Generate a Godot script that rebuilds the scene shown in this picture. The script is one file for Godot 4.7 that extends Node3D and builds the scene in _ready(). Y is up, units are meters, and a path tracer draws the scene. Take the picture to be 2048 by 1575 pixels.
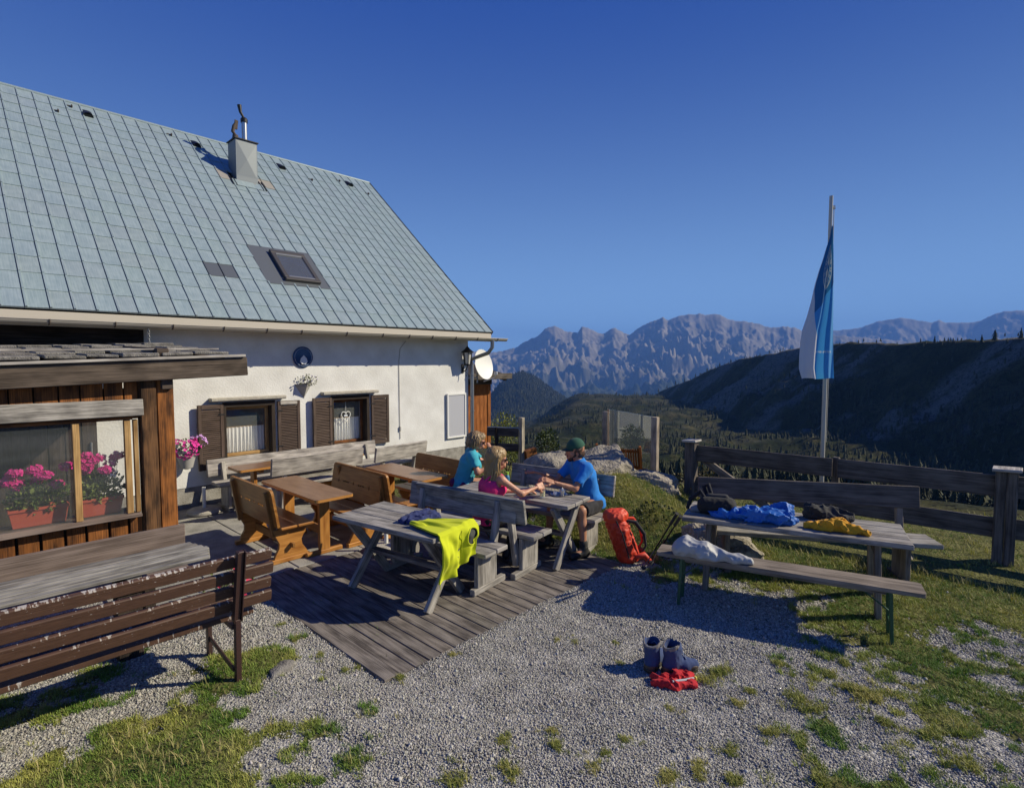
extends Node3D
# An alpine hut terrace: X runs along the hut's front wall, the wall faces +Z, y is up, metres.

const CAM_H := 2.2
const YAW := 0.813323
const PITCH := 0.059746
const FOCAL := 1095.0
const WALL_Z := -9.07

var M := {}
var rng := RandomNumberGenerator.new()
var used_names := {}
var sun_dir := Vector3(0.610, 0.559, 0.561)

# ------------------------------------------------------------------ pixel helpers (direction only; distance from ground / wall / depth)
func ray(px: float, py: float) -> Vector3:
	var fwd := Vector3(sin(YAW) * cos(PITCH), -sin(PITCH), -cos(YAW) * cos(PITCH))
	var rt := Vector3(cos(YAW), 0, sin(YAW))
	var up := rt.cross(fwd)
	return fwd + rt * ((px - 1024.0) / FOCAL) - up * ((py - 787.5) / FOCAL)

func on_y(px: float, py: float, y := 0.0) -> Vector3:
	var d := ray(px, py)
	return Vector3(0, CAM_H, 0) + d * ((y - CAM_H) / d.y)

func on_z(px: float, py: float, z: float) -> Vector3:
	var d := ray(px, py)
	return Vector3(0, CAM_H, 0) + d * (z / d.z)

func on_x(px: float, py: float, x: float) -> Vector3:
	var d := ray(px, py)
	return Vector3(0, CAM_H, 0) + d * (x / d.x)

func at_depth(px: float, py: float, depth: float) -> Vector3:
	return Vector3(0, CAM_H, 0) + ray(px, py) * depth

# ------------------------------------------------------------------ mesh builder
class MB:
	var v := PackedVector3Array()
	var n := PackedVector3Array()
	var uv := PackedVector2Array()
	var c := PackedColorArray()
	var ix := PackedInt32Array()
	var tint := Color(1, 1, 1)

	func vert(p: Vector3, nn: Vector3, u: Vector2, col: Color) -> int:
		v.append(p); n.append(nn); uv.append(u); c.append(col)
		return v.size() - 1

	func poly(pts: Array, hint: Vector3, uvs: Array = []) -> void:
		# a convex polygon whose front looks along hint
		var nn: Vector3 = (pts[2] - pts[0]).cross(pts[1] - pts[0])
		if nn.length_squared() < 1e-20:
			return
		nn = nn.normalized()
		var rev := nn.dot(hint) < 0.0
		if rev: nn = -nn
		var b := v.size()
		for i in pts.size():
			vert(pts[i], nn, uvs[i] if uvs.size() else Vector2.ZERO, tint)
		for i in range(1, pts.size() - 1):
			ix.append(b)
			if rev:
				ix.append(b + i + 1); ix.append(b + i)
			else:
				ix.append(b + i); ix.append(b + i + 1)

	func box(xf: Transform3D, s: Vector3, ch := 0.004, off := Vector2.ZERO) -> void:
		# chamfered box, local x is the grain direction
		var h := s * 0.5
		ch = minf(ch, minf(h.x, minf(h.y, h.z)) * 0.9)
		var ctr := xf.origin
		var F := {}
		for ax in 3:
			for sg in [-1, 1]:
				var a1 := (ax + 1) % 3
				var a2 := (ax + 2) % 3
				for s1 in [-1, 1]:
					for s2 in [-1, 1]:
						var p := Vector3.ZERO
						p[ax] = sg * h[ax]
						p[a1] = s1 * (h[a1] - ch)
						p[a2] = s2 * (h[a2] - ch)
						var sg3 := [0, 0, 0]
						sg3[ax] = sg; sg3[a1] = s1; sg3[a2] = s2
						F[[ax, sg3[0], sg3[1], sg3[2]]] = p
		for ax in 3:
			var a1 := (ax + 1) % 3
			var a2 := (ax + 2) % 3
			for sg in [-1, 1]:
				var q := []
				for k in [[-1, -1], [1, -1], [1, 1], [-1, 1]]:
					var t := [0, 0, 0]
					t[ax] = sg; t[a1] = k[0]; t[a2] = k[1]
					q.append(F[[ax, t[0], t[1], t[2]]])
				_q(xf, q, ax, off, ctr)
		if ch <= 0.0005:
			return
		for ax in 3:                                   # edges parallel to ax
			var a1 := (ax + 1) % 3
			var a2 := (ax + 2) % 3
			for s1 in [-1, 1]:
				for s2 in [-1, 1]:
					var q := []
					for k in [[-1, a1], [1, a1], [1, a2], [-1, a2]]:
						var t := [0, 0, 0]
						t[ax] = k[0]; t[a1] = s1; t[a2] = s2
						q.append(F[[k[1], t[0], t[1], t[2]]])
					_q(xf, q, a1, off, ctr)
		for sx in [-1, 1]:
			for sy in [-1, 1]:
				for sz in [-1, 1]:
					var q := [F[[0, sx, sy, sz]], F[[1, sx, sy, sz]], F[[2, sx, sy, sz]]]
					_q(xf, q, 0, off, ctr)

	func _q(xf: Transform3D, q: Array, ax: int, off: Vector2, ctr: Vector3) -> void:
		var w := []
		var us := []
		var mid := Vector3.ZERO
		for p: Vector3 in q:
			w.append(xf * p)
			mid += p
			if ax == 1: us.append(Vector2(p.x, p.z) + off)
			elif ax == 2: us.append(Vector2(p.x, p.y) + off)
			else: us.append(Vector2(p.z * 0.3, p.y) + off)
		mid /= q.size()
		poly(w, xf * mid - ctr, us)

	func plain_box(xf: Transform3D, s: Vector3) -> void:
		box(xf, s, 0.0)

	func tube(pts: Array, rad, sides := 10, caps := true) -> void:
		# swept round tube through pts; rad a number or an array
		var frames := []
		var prev := Vector3.UP
		for i in pts.size():
			var d: Vector3 = (pts[mini(i + 1, pts.size() - 1)] - pts[maxi(i - 1, 0)]).normalized()
			var side := d.cross(prev)
			if side.length() < 0.05:
				side = d.cross(Vector3.RIGHT if absf(d.x) < 0.9 else Vector3.BACK)
			side = side.normalized()
			var u2 := side.cross(d).normalized()
			frames.append([side, u2, d])
			prev = u2
		var b := v.size()
		var acc := 0.0
		for i in pts.size():
			var r: float = rad[i] if rad is Array else rad
			if i > 0: acc += (pts[i] - pts[i - 1]).length()
			for k in sides + 1:
				var a := TAU * k / sides
				var dir: Vector3 = frames[i][0] * cos(a) + frames[i][1] * sin(a)
				vert(pts[i] + dir * r, dir, Vector2(acc, a * r), tint)
		for i in pts.size() - 1:
			for k in sides:
				var p := b + i * (sides + 1) + k
				var q := p + sides + 1
				ix.append_array([p, p + 1, q, p + 1, q + 1, q])
		if caps:
			for e in [0, pts.size() - 1]:
				var r: float = rad[e] if rad is Array else rad
				if r < 0.0005: continue
				var q := []
				for k in sides:
					var a := TAU * k / sides
					q.append(pts[e] + (frames[e][0] * cos(a) + frames[e][1] * sin(a)) * r)
				poly(q, frames[e][2] * (1.0 if e > 0 else -1.0))

	func lathe(ctr: Vector3, prof: Array, sides := 24, axis := Vector3.UP) -> void:
		# prof: Vector2(radius, height) from bottom to top
		var b0 := Basis.IDENTITY
		if axis != Vector3.UP:
			var zz := axis.cross(Vector3.RIGHT if absf(axis.x) < 0.9 else Vector3.BACK).normalized()
			b0 = Basis(axis.cross(zz).normalized(), axis, zz)
			if b0.determinant() < 0: b0.x = -b0.x
		for i in prof.size() - 1:
			var p0: Vector2 = prof[i]
			var p1: Vector2 = prof[i + 1]
			var nr := Vector2(p1.y - p0.y, -(p1.x - p0.x)).normalized()
			var b := v.size()
			for k in sides + 1:
				var a := TAU * k / sides
				var d := Vector3(cos(a), 0, sin(a))
				var nn := b0 * Vector3(d.x * nr.x, nr.y, d.z * nr.x)
				vert(ctr + b0 * (d * p0.x + Vector3(0, p0.y, 0)), nn, Vector2(float(k) / sides, p0.y), tint)
				vert(ctr + b0 * (d * p1.x + Vector3(0, p1.y, 0)), nn, Vector2(float(k) / sides, p1.y), tint)
			for k in sides:
				var p := b + k * 2
				ix.append_array([p, p + 2, p + 1, p + 2, p + 3, p + 1])

	func extrude(outline: PackedVector2Array, t: float, xf: Transform3D, off := Vector2.ZERO) -> void:
		# a flat outline in local xy, thickness t along local z (centred)
		var tri := Geometry2D.triangulate_polygon(outline)
		for sg in [-1.0, 1.0]:
			for i in range(0, tri.size(), 3):
				var w := []
				var us := []
				for k in 3:
					var p := outline[tri[i + k]]
					w.append(xf * Vector3(p.x, p.y, sg * t * 0.5))
					us.append(p + off)
				poly(w, xf.basis * Vector3(0, 0, sg), us)
		var cw := Geometry2D.is_polygon_clockwise(outline)
		for i in outline.size():
			var p := outline[i]
			var q := outline[(i + 1) % outline.size()]
			var e := q - p
			var nn := Vector3(e.y, -e.x, 0) * (-1.0 if cw else 1.0)
			poly([xf * Vector3(p.x, p.y, -t * 0.5), xf * Vector3(q.x, q.y, -t * 0.5), xf * Vector3(q.x, q.y, t * 0.5), xf * Vector3(p.x, p.y, t * 0.5)], xf.basis * nn,
				[Vector2(p.x, p.y) + off, Vector2(q.x, q.y) + off, Vector2(q.x, q.y + t) + off, Vector2(p.x, p.y + t) + off])

	func grid(P: Array, wrap_u := false, flip := false, uvs: Array = []) -> void:
		# P[i][j] points; smooth normals
		var nu := P.size()
		var nv: int = P[0].size()
		var b := v.size()
		for i in nu:
			for j in nv:
				var a0: Vector3 = P[posmod(i - 1, nu) if wrap_u else maxi(i - 1, 0)][j]
				var a1: Vector3 = P[(i + 1) % nu if wrap_u else mini(i + 1, nu - 1)][j]
				var b0: Vector3 = P[i][maxi(j - 1, 0)]
				var b1: Vector3 = P[i][mini(j + 1, nv - 1)]
				var nn := (a1 - a0).cross(b1 - b0)
				nn = nn.normalized() if nn.length_squared() > 1e-20 else Vector3.UP
				if flip: nn = -nn
				vert(P[i][j], nn, uvs[i][j] if uvs.size() else Vector2(float(i) / (nu - 1), float(j) / (nv - 1)), tint)
		for i in (nu if wrap_u else nu - 1):
			for j in nv - 1:
				var p := b + i * nv + j
				var q := b + ((i + 1) % nu) * nv + j
				if flip: ix.append_array([p, q, p + 1, q, q + 1, p + 1])
				else: ix.append_array([p, p + 1, q, q, p + 1, q + 1])

	func smooth_indexed(pts: PackedVector3Array, tris: PackedInt32Array, cols: PackedColorArray = PackedColorArray()) -> void:
		var b := v.size()
		var ns := PackedVector3Array()
		ns.resize(pts.size())
		for i in range(0, tris.size(), 3):
			var f := (pts[tris[i + 2]] - pts[tris[i]]).cross(pts[tris[i + 1]] - pts[tris[i]])
			for k in 3: ns[tris[i + k]] += f
		for i in pts.size():
			vert(pts[i], ns[i].normalized() if ns[i].length_squared() > 1e-24 else Vector3.UP, Vector2(pts[i].x + pts[i].z, pts[i].y), cols[i] if cols.size() else tint)
		for t in tris: ix.append(b + t)

	func mesh() -> ArrayMesh:
		var a := []
		a.resize(Mesh.ARRAY_MAX)
		a[Mesh.ARRAY_VERTEX] = v
		a[Mesh.ARRAY_NORMAL] = n
		a[Mesh.ARRAY_TEX_UV] = uv
		a[Mesh.ARRAY_COLOR] = c
		a[Mesh.ARRAY_INDEX] = ix
		var m := ArrayMesh.new()
		m.add_surface_from_arrays(Mesh.PRIMITIVE_TRIANGLES, a)
		return m

# ------------------------------------------------------------------ scene helpers
func numbered(called: String) -> String:
	if not used_names.has(called):
		used_names[called] = 0
		return called
	used_names[called] += 1
	return "%s_%03d" % [called, used_names[called]]

func thing(called: String, label: String, category: String, at := Vector3.ZERO, turn := 0.0, group := "") -> Node3D:
	var o := Node3D.new()
	o.name = numbered(called)
	add_child(o)
	o.position = at
	o.rotation.y = turn
	tag(o, label, category, group)
	return o

func tag(o: Node, label: String, category := "", group := "") -> void:
	if label: o.set_meta("label", label)
	if category: o.set_meta("category", category)
	if group: o.set_meta("group", group)

func put(parent: Node, called: String, mb: MB, mat: Material) -> MeshInstance3D:
	var o := MeshInstance3D.new()
	o.name = called if parent != self else numbered(called)
	o.mesh = mb.mesh()
	o.material_override = mat
	parent.add_child(o, true)
	return o

func put_mesh(parent: Node, called: String, m: Mesh, mat: Material, xf := Transform3D()) -> MeshInstance3D:
	var o := MeshInstance3D.new()
	o.name = called if parent != self else numbered(called)
	o.mesh = m
	o.material_override = mat
	o.transform = xf
	parent.add_child(o, true)
	return o

func structure(o: Node) -> Node:
	o.set_meta("kind", "structure")
	return o

func stuff(o: Node) -> Node:
	o.set_meta("kind", "stuff")
	return o

func look_x(dir: Vector3, up := Vector3.UP) -> Basis:
	# a basis whose x is dir and whose y is as near up as it can be
	var x := dir.normalized()
	var z := x.cross(up)
	if z.length() < 0.01: z = x.cross(Vector3.BACK)
	z = z.normalized()
	return Basis(x, z.cross(x).normalized(), z)

func tone(base := 1.0, spread := 0.12) -> Color:
	var k := base * (1.0 + rng.randf_range(-spread, spread))
	return Color(k * (1 + rng.randf_range(-0.02, 0.02)), k, k * (1 + rng.randf_range(-0.03, 0.03)))

func bar(parent: Node, called: String, mat: Material, p0: Vector3, p1: Vector3, w: float, t: float, up := Vector3.UP, ch := 0.004, tn := Color(0, 0, 0, 0)) -> MeshInstance3D:
	# a wooden bar from p0 to p1: w across, t along up
	var mb := MB.new()
	mb.tint = tone() if tn.a == 0.0 else tn
	mb.box(Transform3D(look_x(p1 - p0, up), (p0 + p1) * 0.5), Vector3((p1 - p0).length(), t, w), ch, Vector2(rng.randf() * 7.0, rng.randf() * 7.0))
	return put(parent, called, mb, mat)

func slab(parent: Node, called: String, mat: Material, ctr: Vector3, size: Vector3, ch := 0.004, tn := Color(0, 0, 0, 0), b := Basis.IDENTITY) -> MeshInstance3D:
	var mb := MB.new()
	mb.tint = tone() if tn.a == 0.0 else tn
	mb.box(Transform3D(b, ctr), size, ch, Vector2(rng.randf() * 7.0, rng.randf() * 7.0))
	return put(parent, called, mb, mat)

func lin(r: float, g: float, b: float, a := 1.0) -> Color:
	var c := Color(r, g, b).linear_to_srgb()
	c.a = a
	return c

# ------------------------------------------------------------------ textures
func noise_img(w: int, h: int, sd: int, freq: float, oct := 4, kind := FastNoiseLite.TYPE_SIMPLEX_SMOOTH) -> Image:
	var f := FastNoiseLite.new()
	f.noise_type = kind
	f.seed = sd
	f.frequency = freq
	f.fractal_octaves = oct
	var im := f.get_seamless_image(w, h, false, false, 0.15, true)
	im.convert(Image.FORMAT_L8)
	return im

func tex(im: Image) -> ImageTexture:
	return ImageTexture.create_from_image(im)

func ramp(c0: Color, c1: Color, t: float) -> Color:
	return c0.lerp(c1, clampf(t, 0, 1))

func wood_tex(sd: int, dark: Color, light: Color, contrast := 1.0, cracks := 0.3, stain := 0.25) -> Array:
	# linear colours in; [albedo, height] out; grain runs along u
	var n := 512
	var fine := noise_img(32, n, sd, 0.11, 4); fine.resize(n, n, Image.INTERPOLATE_CUBIC)
	var mid := noise_img(48, n, sd + 1, 0.028, 3); mid.resize(n, n, Image.INTERPOLATE_CUBIC)
	var blot := noise_img(n, n, sd + 2, 0.008, 4)
	var crk := noise_img(24, n, sd + 3, 0.05, 2); crk.resize(n, n, Image.INTERPOLATE_CUBIC)
	var a := fine.get_data(); var b := mid.get_data(); var c := blot.get_data(); var d := crk.get_data()
	var out := PackedByteArray(); out.resize(n * n * 3)
	var hgt := PackedByteArray(); hgt.resize(n * n)
	var lut := []
	for i in 256:
		var cc := ramp(dark, light, 0.5 + (i / 255.0 - 0.5) * 1.7 * contrast).linear_to_srgb()
		lut.append([int(cc.r * 255), int(cc.g * 255), int(cc.b * 255)])
	for i in n * n:
		var t := a[i] * 0.45 + b[i] * 0.35 + c[i] * 0.2 + (c[i] - 128) * stain
		var h := a[i] * 0.7 + b[i] * 0.3
		if d[i] > 205:
			t -= (d[i] - 205) * 3.0 * cracks
			h -= (d[i] - 205) * 3.5 * cracks
		var k: Array = lut[clampi(int(t), 0, 255)]
		out[i * 3] = k[0]; out[i * 3 + 1] = k[1]; out[i * 3 + 2] = k[2]
		hgt[i] = clampi(int(h), 0, 255)
	return [tex(Image.create_from_data(n, n, false, Image.FORMAT_RGB8, out)), tex(Image.create_from_data(n, n, false, Image.FORMAT_L8, hgt))]

func blotch_tex(sd: int, dark: Color, light: Color, f1: float, f2: float, mixed := 0.5, n := 512) -> Array:
	var p := noise_img(n, n, sd, f1, 5).get_data()
	var q := noise_img(n, n, sd + 1, f2, 3).get_data()
	var out := PackedByteArray(); out.resize(n * n * 3)
	var hgt := PackedByteArray(); hgt.resize(n * n)
	var lut := []
	for i in 256:
		var cc := ramp(dark, light, 0.5 + (i / 255.0 - 0.5) * 1.6).linear_to_srgb()
		lut.append([int(cc.r * 255), int(cc.g * 255), int(cc.b * 255)])
	for i in n * n:
		var t := p[i] * (1.0 - mixed) + q[i] * mixed
		var k: Array = lut[clampi(int(t), 0, 255)]
		out[i * 3] = k[0]; out[i * 3 + 1] = k[1]; out[i * 3 + 2] = k[2]
		hgt[i] = q[i]
	return [tex(Image.create_from_data(n, n, false, Image.FORMAT_RGB8, out)), tex(Image.create_from_data(n, n, false, Image.FORMAT_L8, hgt))]

func mat(key: String, albedo: Color, rough := 0.8, metal := 0.0) -> StandardMaterial3D:
	var m := StandardMaterial3D.new()
	m.resource_name = key
	m.albedo_color = albedo
	m.roughness = rough
	m.metallic = metal
	m.vertex_color_use_as_albedo = true
	M[key] = m
	return m

func textured(key: String, tx: Array, rough: float, scale: Vector3, bump := 0.3, tri := false, spec := 0.5) -> StandardMaterial3D:
	var m := mat(key, Color.WHITE, rough)
	m.albedo_texture = tx[0]
	m.uv1_scale = scale
	m.metallic_specular = spec
	if bump > 0.0:
		m.heightmap_enabled = true
		m.heightmap_texture = tx[1]
		m.heightmap_scale = bump
	if tri:
		m.uv1_triplanar = true
		m.uv1_world_triplanar = true
	return m

# ------------------------------------------------------------------ the scene
func _ready() -> void:
	rng.seed = 20240911
	var cam := Camera3D.new()
	cam.name = "camera"
	cam.position = Vector3(0, CAM_H, 0)
	cam.rotation = Vector3(-PITCH, -YAW, 0)
	cam.fov = rad_to_deg(2.0 * atan(787.5 / FOCAL))
	cam.near = 0.05
	cam.far = 40000.0
	add_child(cam)
	var env := Environment.new()
	env.background_mode = Environment.BG_SKY
	var sky := ProceduralSkyMaterial.new()
	sky.sky_top_color = lin(0.0, 0.034, 0.265)
	sky.sky_horizon_color = lin(0.30, 0.55, 0.90)
	sky.sky_curve = 0.17
	sky.sky_energy_multiplier = 1.0
	sky.ground_bottom_color = lin(0.05, 0.06, 0.05)
	sky.ground_horizon_color = lin(0.16, 0.22, 0.32)
	sky.sun_angle_max = 1.0
	env.sky = Sky.new()
	env.sky.sky_material = sky
	env.ambient_light_source = Environment.AMBIENT_SOURCE_SKY
	env.tonemap_mode = Environment.TONE_MAPPER_LINEAR
	env.tonemap_exposure = 1.15
	env.fog_enabled = true
	env.fog_density = 0.00011
	env.fog_light_color = Color(0.46, 0.67, 1.0)
	env.sdfgi_enabled = true
	env.ssao_enabled = true
	env.ssil_enabled = true
	var we := WorldEnvironment.new()
	we.name = "world_environment"
	we.environment = env
	add_child(we)
	var sun := DirectionalLight3D.new()
	sun.name = "sun"
	sun.light_energy = 1.6
	sun.light_color = Color(1.0, 0.955, 0.845)
	sun.light_angular_distance = 0.5
	sun.shadow_enabled = true
	sun.directional_shadow_max_distance = 200.0
	add_child(sun)
	sun.look_at_from_position(sun_dir * 50.0, Vector3.ZERO)

	make_materials()
	build_ground()
	build_landscape()
	build_house()
	build_porch()
	build_terrace()
	build_yard()
	build_people()
	build_goods()
	build_vegetation()

func make_materials() -> void:
	textured("plaster", blotch_tex(11, Color(0.635, 0.63, 0.615), Color(0.765, 0.765, 0.755), 0.006, 0.09, 0.22), 0.92, Vector3(0.55, 0.55, 0.55), 0.22, true, 0.3)
	textured("concrete", blotch_tex(14, Color(0.19, 0.18, 0.165), Color(0.37, 0.355, 0.33), 0.012, 0.12, 0.4), 0.95, Vector3(0.8, 0.8, 0.8), 0.4, true, 0.3)
	textured("paving", blotch_tex(17, Color(0.20, 0.195, 0.18), Color(0.40, 0.385, 0.36), 0.010, 0.15, 0.4), 0.95, Vector3(0.6, 0.6, 0.6), 0.35, true, 0.3)
	textured("grey_wood", wood_tex(21, Color(0.115, 0.107, 0.100), Color(0.42, 0.395, 0.365), 1.0, 0.5), 0.85, Vector3(0.8, 1.6, 1), 0.35, false, 0.35)
	textured("pale_wood", wood_tex(24, Color(0.17, 0.155, 0.145), Color(0.56, 0.525, 0.48), 1.0, 0.5), 0.85, Vector3(0.7, 1.5, 1), 0.35, false, 0.35)
	textured("deck_wood", wood_tex(27, Color(0.070, 0.060, 0.055), Color(0.255, 0.225, 0.20), 1.05, 0.4, 0.4), 0.88, Vector3(0.6, 2.2, 1), 0.35, false, 0.35)
	textured("honey_wood", wood_tex(31, Color(0.24, 0.088, 0.016), Color(0.56, 0.27, 0.070), 0.8, 0.1), 0.38, Vector3(0.7, 1.8, 1), 0.08, false, 0.5)
	textured("honey_top", wood_tex(34, Color(0.17, 0.085, 0.040), Color(0.33, 0.19, 0.105), 0.8, 0.15), 0.30, Vector3(0.7, 2.2, 1), 0.06, false, 0.5)
	textured("porch_wood", wood_tex(37, Color(0.060, 0.024, 0.009), Color(0.34, 0.125, 0.032), 1.05, 0.4, 0.5), 0.7, Vector3(0.6, 1.5, 1), 0.3, false, 0.35)
	textured("beam_wood", wood_tex(41, Color(0.036, 0.027, 0.022), Color(0.145, 0.112, 0.092), 1.0, 0.45, 0.4), 0.85, Vector3(0.5, 1.3, 1), 0.3, false, 0.35)
	textured("yellow_wood", wood_tex(44, Color(0.24, 0.13, 0.045), Color(0.52, 0.33, 0.14), 0.9, 0.3, 0.4), 0.75, Vector3(0.6, 1.6, 1), 0.25, false, 0.4)
	textured("shutter_wood", wood_tex(47, Color(0.055, 0.038, 0.031), Color(0.130, 0.092, 0.075), 0.9, 0.3), 0.75, Vector3(0.8, 1.8, 1), 0.2, false, 0.35)
	textured("dark_wood", wood_tex(51, Color(0.016, 0.012, 0.010), Color(0.060, 0.045, 0.036), 1.0, 0.4), 0.85, Vector3(0.6, 1.5, 1), 0.3, false, 0.35)
	textured("fence_wood", wood_tex(54, Color(0.050, 0.042, 0.038), Color(0.185, 0.160, 0.140), 1.0, 0.5), 0.9, Vector3(0.6, 1.6, 1), 0.35, false, 0.3)
	textured("plank_brown", wood_tex(84, Color(0.105, 0.078, 0.066), Color(0.255, 0.200, 0.175), 0.9, 0.3), 0.8, Vector3(0.5, 1.4, 1), 0.2, false, 0.35)
	textured("trestle_wood", wood_tex(87, Color(0.100, 0.083, 0.070), Color(0.300, 0.255, 0.215), 1.0, 0.45), 0.88, Vector3(0.7, 1.6, 1), 0.3, false, 0.3)
	textured("pale_stone", blotch_tex(88, Color(0.30, 0.28, 0.24), Color(0.52, 0.49, 0.43), 0.014, 0.11, 0.4), 0.92, Vector3(1.0, 1.0, 1.0), 0.5, true, 0.3)
	textured("post_brown", wood_tex(97, Color(0.030, 0.017, 0.010), Color(0.170, 0.085, 0.038), 1.0, 0.45, 0.5), 0.8, Vector3(0.6, 1.5, 1), 0.3, false, 0.35)
	mat("fascia_paint", lin(0.50, 0.455, 0.385), 0.6)
	textured("brown_paint", peeling_tex(), 0.5, Vector3(0.8, 1.0, 1), 0.2, false, 0.4)
	textured("shed_wood", wood_tex(57, Color(0.15, 0.045, 0.010), Color(0.40, 0.140, 0.034), 0.9, 0.35), 0.7, Vector3(0.6, 1.6, 1), 0.3, false, 0.35)
	textured("roof_metal", roof_tex(), 0.42, Vector3(1, 1, 1), 0.03, false, 0.5)
	M.roof_metal.metallic = 0.15
	textured("rock", blotch_tex(61, Color(0.125, 0.112, 0.090), Color(0.45, 0.405, 0.33), 0.012, 0.06, 0.45), 0.95, Vector3(0.7, 0.7, 0.7), 2.2, true, 0.3)
	textured("slate", blotch_tex(64, Color(0.10, 0.095, 0.090), Color(0.30, 0.285, 0.265), 0.015, 0.1, 0.4), 0.9, Vector3(1.2, 1.2, 1.2), 0.8, true, 0.3)
	textured("gravel_bed", gravel_tex(), 0.95, Vector3(0.5, 0.5, 0.5), 1.2, true, 0.3)
	textured("soil", blotch_tex(71, Color(0.058, 0.064, 0.022), Color(0.165, 0.160, 0.062), 0.02, 0.12, 0.4), 0.98, Vector3(0.4, 0.4, 0.4), 2.0, true, 0.2)
	mat("zinc", lin(0.30, 0.31, 0.32), 0.38, 0.75)
	mat("zinc_pale", lin(0.40, 0.37, 0.32), 0.5, 0.3)
	mat("chimney_metal", lin(0.19, 0.215, 0.235), 0.5, 0.3)
	mat("dark_metal", lin(0.018, 0.018, 0.020), 0.5, 0.3)
	mat("steel", lin(0.55, 0.55, 0.54), 0.28, 0.9)
	mat("rust_metal", lin(0.085, 0.065, 0.055), 0.8, 0.2)
	mat("green_metal", lin(0.018, 0.075, 0.038), 0.45, 0.0)
	mat("brown_metal", lin(0.055, 0.030, 0.026), 0.5, 0.1)
	mat("white_metal", lin(0.44, 0.43, 0.39), 0.4, 0.1)
	mat("skin_tone", Color.WHITE, 0.5)
	M.skin_tone.subsurf_scatter_enabled = true
	M.skin_tone.subsurf_scatter_strength = 0.03
	mat("lens_black", lin(0.012, 0.010, 0.010), 0.15)
	mat("tree_dark", lin(0.026, 0.036, 0.014), 0.9)
	var lm := mat("lemonade", Color(0.85, 0.84, 0.62, 0.55), 0.2)
	lm.transparency = BaseMaterial3D.TRANSPARENCY_ALPHA
	lm.vertex_color_use_as_albedo = false
	mat("skylight_frame", lin(0.085, 0.078, 0.072), 0.45, 0.3)
	mat("flashing", lin(0.135, 0.150, 0.165), 0.5, 0.4)
	mat("white_paint", lin(0.74, 0.74, 0.72), 0.5)
	mat("panel_grey", lin(0.44, 0.45, 0.50), 0.5)
	mat("plate_blue", lin(0.018, 0.055, 0.16), 0.2)
	mat("plate_white", lin(0.70, 0.74, 0.80), 0.2)
	mat("room_panel", lin(0.20, 0.13, 0.08), 0.9)
	mat("curtain", lin(0.78, 0.78, 0.76), 0.95)
	M.curtain.backlight_enabled = true
	M.curtain.backlight = lin(0.25, 0.25, 0.25)
	mat("terracotta", lin(0.46, 0.085, 0.045), 0.6)
	mat("wicker", lin(0.36, 0.28, 0.18), 0.8)
	mat("pot_grey", lin(0.36, 0.35, 0.33), 0.7)
	mat("lamp_glass", lin(0.62, 0.60, 0.54), 0.35)
	mat("plain", Color.WHITE, 0.85)
	mat("leaf", Color.WHITE, 0.65)
	M.leaf.backlight_enabled = true
	M.leaf.backlight = lin(0.10, 0.14, 0.03)
	mat("grass", Color.WHITE, 0.7)
	M.grass.backlight_enabled = true
	M.grass.backlight = lin(0.30, 0.33, 0.07)
	mat("needle", Color.WHITE, 0.85)
	mat("pebble", Color.WHITE, 0.9)
	M.pebble.metallic_specular = 0.3
	textured("terrain", blotch_tex(75, Color(0.42, 0.42, 0.42), Color(1.35, 1.35, 1.35), 0.03, 0.16, 0.5, 1024), 0.97, Vector3(0.012, 0.012, 0.012), 0.0, true)
	textured("far_rock", blotch_tex(78, Color(0.68, 0.68, 0.68), Color(1.1, 1.1, 1.1), 0.02, 0.13, 0.5, 1024), 0.97, Vector3(0.0011, 0.0011, 0.0011), 0.0, true)
	M.far_rock.metallic_specular = 0.15
	M.terrain.metallic_specular = 0.15
	var g := mat("glass", Color(0.92, 0.95, 0.95, 0.05), 0.03)
	g.transparency = BaseMaterial3D.TRANSPARENCY_ALPHA
	g.vertex_color_use_as_albedo = false
	var g2 := mat("glass_dark", Color(0.25, 0.28, 0.30, 0.35), 0.03)
	g2.transparency = BaseMaterial3D.TRANSPARENCY_ALPHA
	g2.vertex_color_use_as_albedo = false
	var gw := mat("windbreak_glass", Color(0.60, 0.62, 0.60, 0.22), 0.02)
	gw.transparency = BaseMaterial3D.TRANSPARENCY_ALPHA
	gw.vertex_color_use_as_albedo = false
	gw.metallic = 0.42
	var gs := mat("dusty_glass", Color(0.60, 0.64, 0.66, 0.06), 0.05)
	gs.transparency = BaseMaterial3D.TRANSPARENCY_ALPHA
	gs.vertex_color_use_as_albedo = false
	mat("cloth", Color.WHITE, 0.9)
	M.cloth.rim_enabled = true
	M.cloth.rim = 0.10
	M.cloth.rim_tint = 0.7
	mat("shell", Color.WHITE, 0.55)
	mat("rubber", lin(0.02, 0.02, 0.022), 0.8)
	mat("ceramic", lin(0.80, 0.80, 0.78), 0.15)
	mat("hair", Color.WHITE, 0.45)

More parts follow.
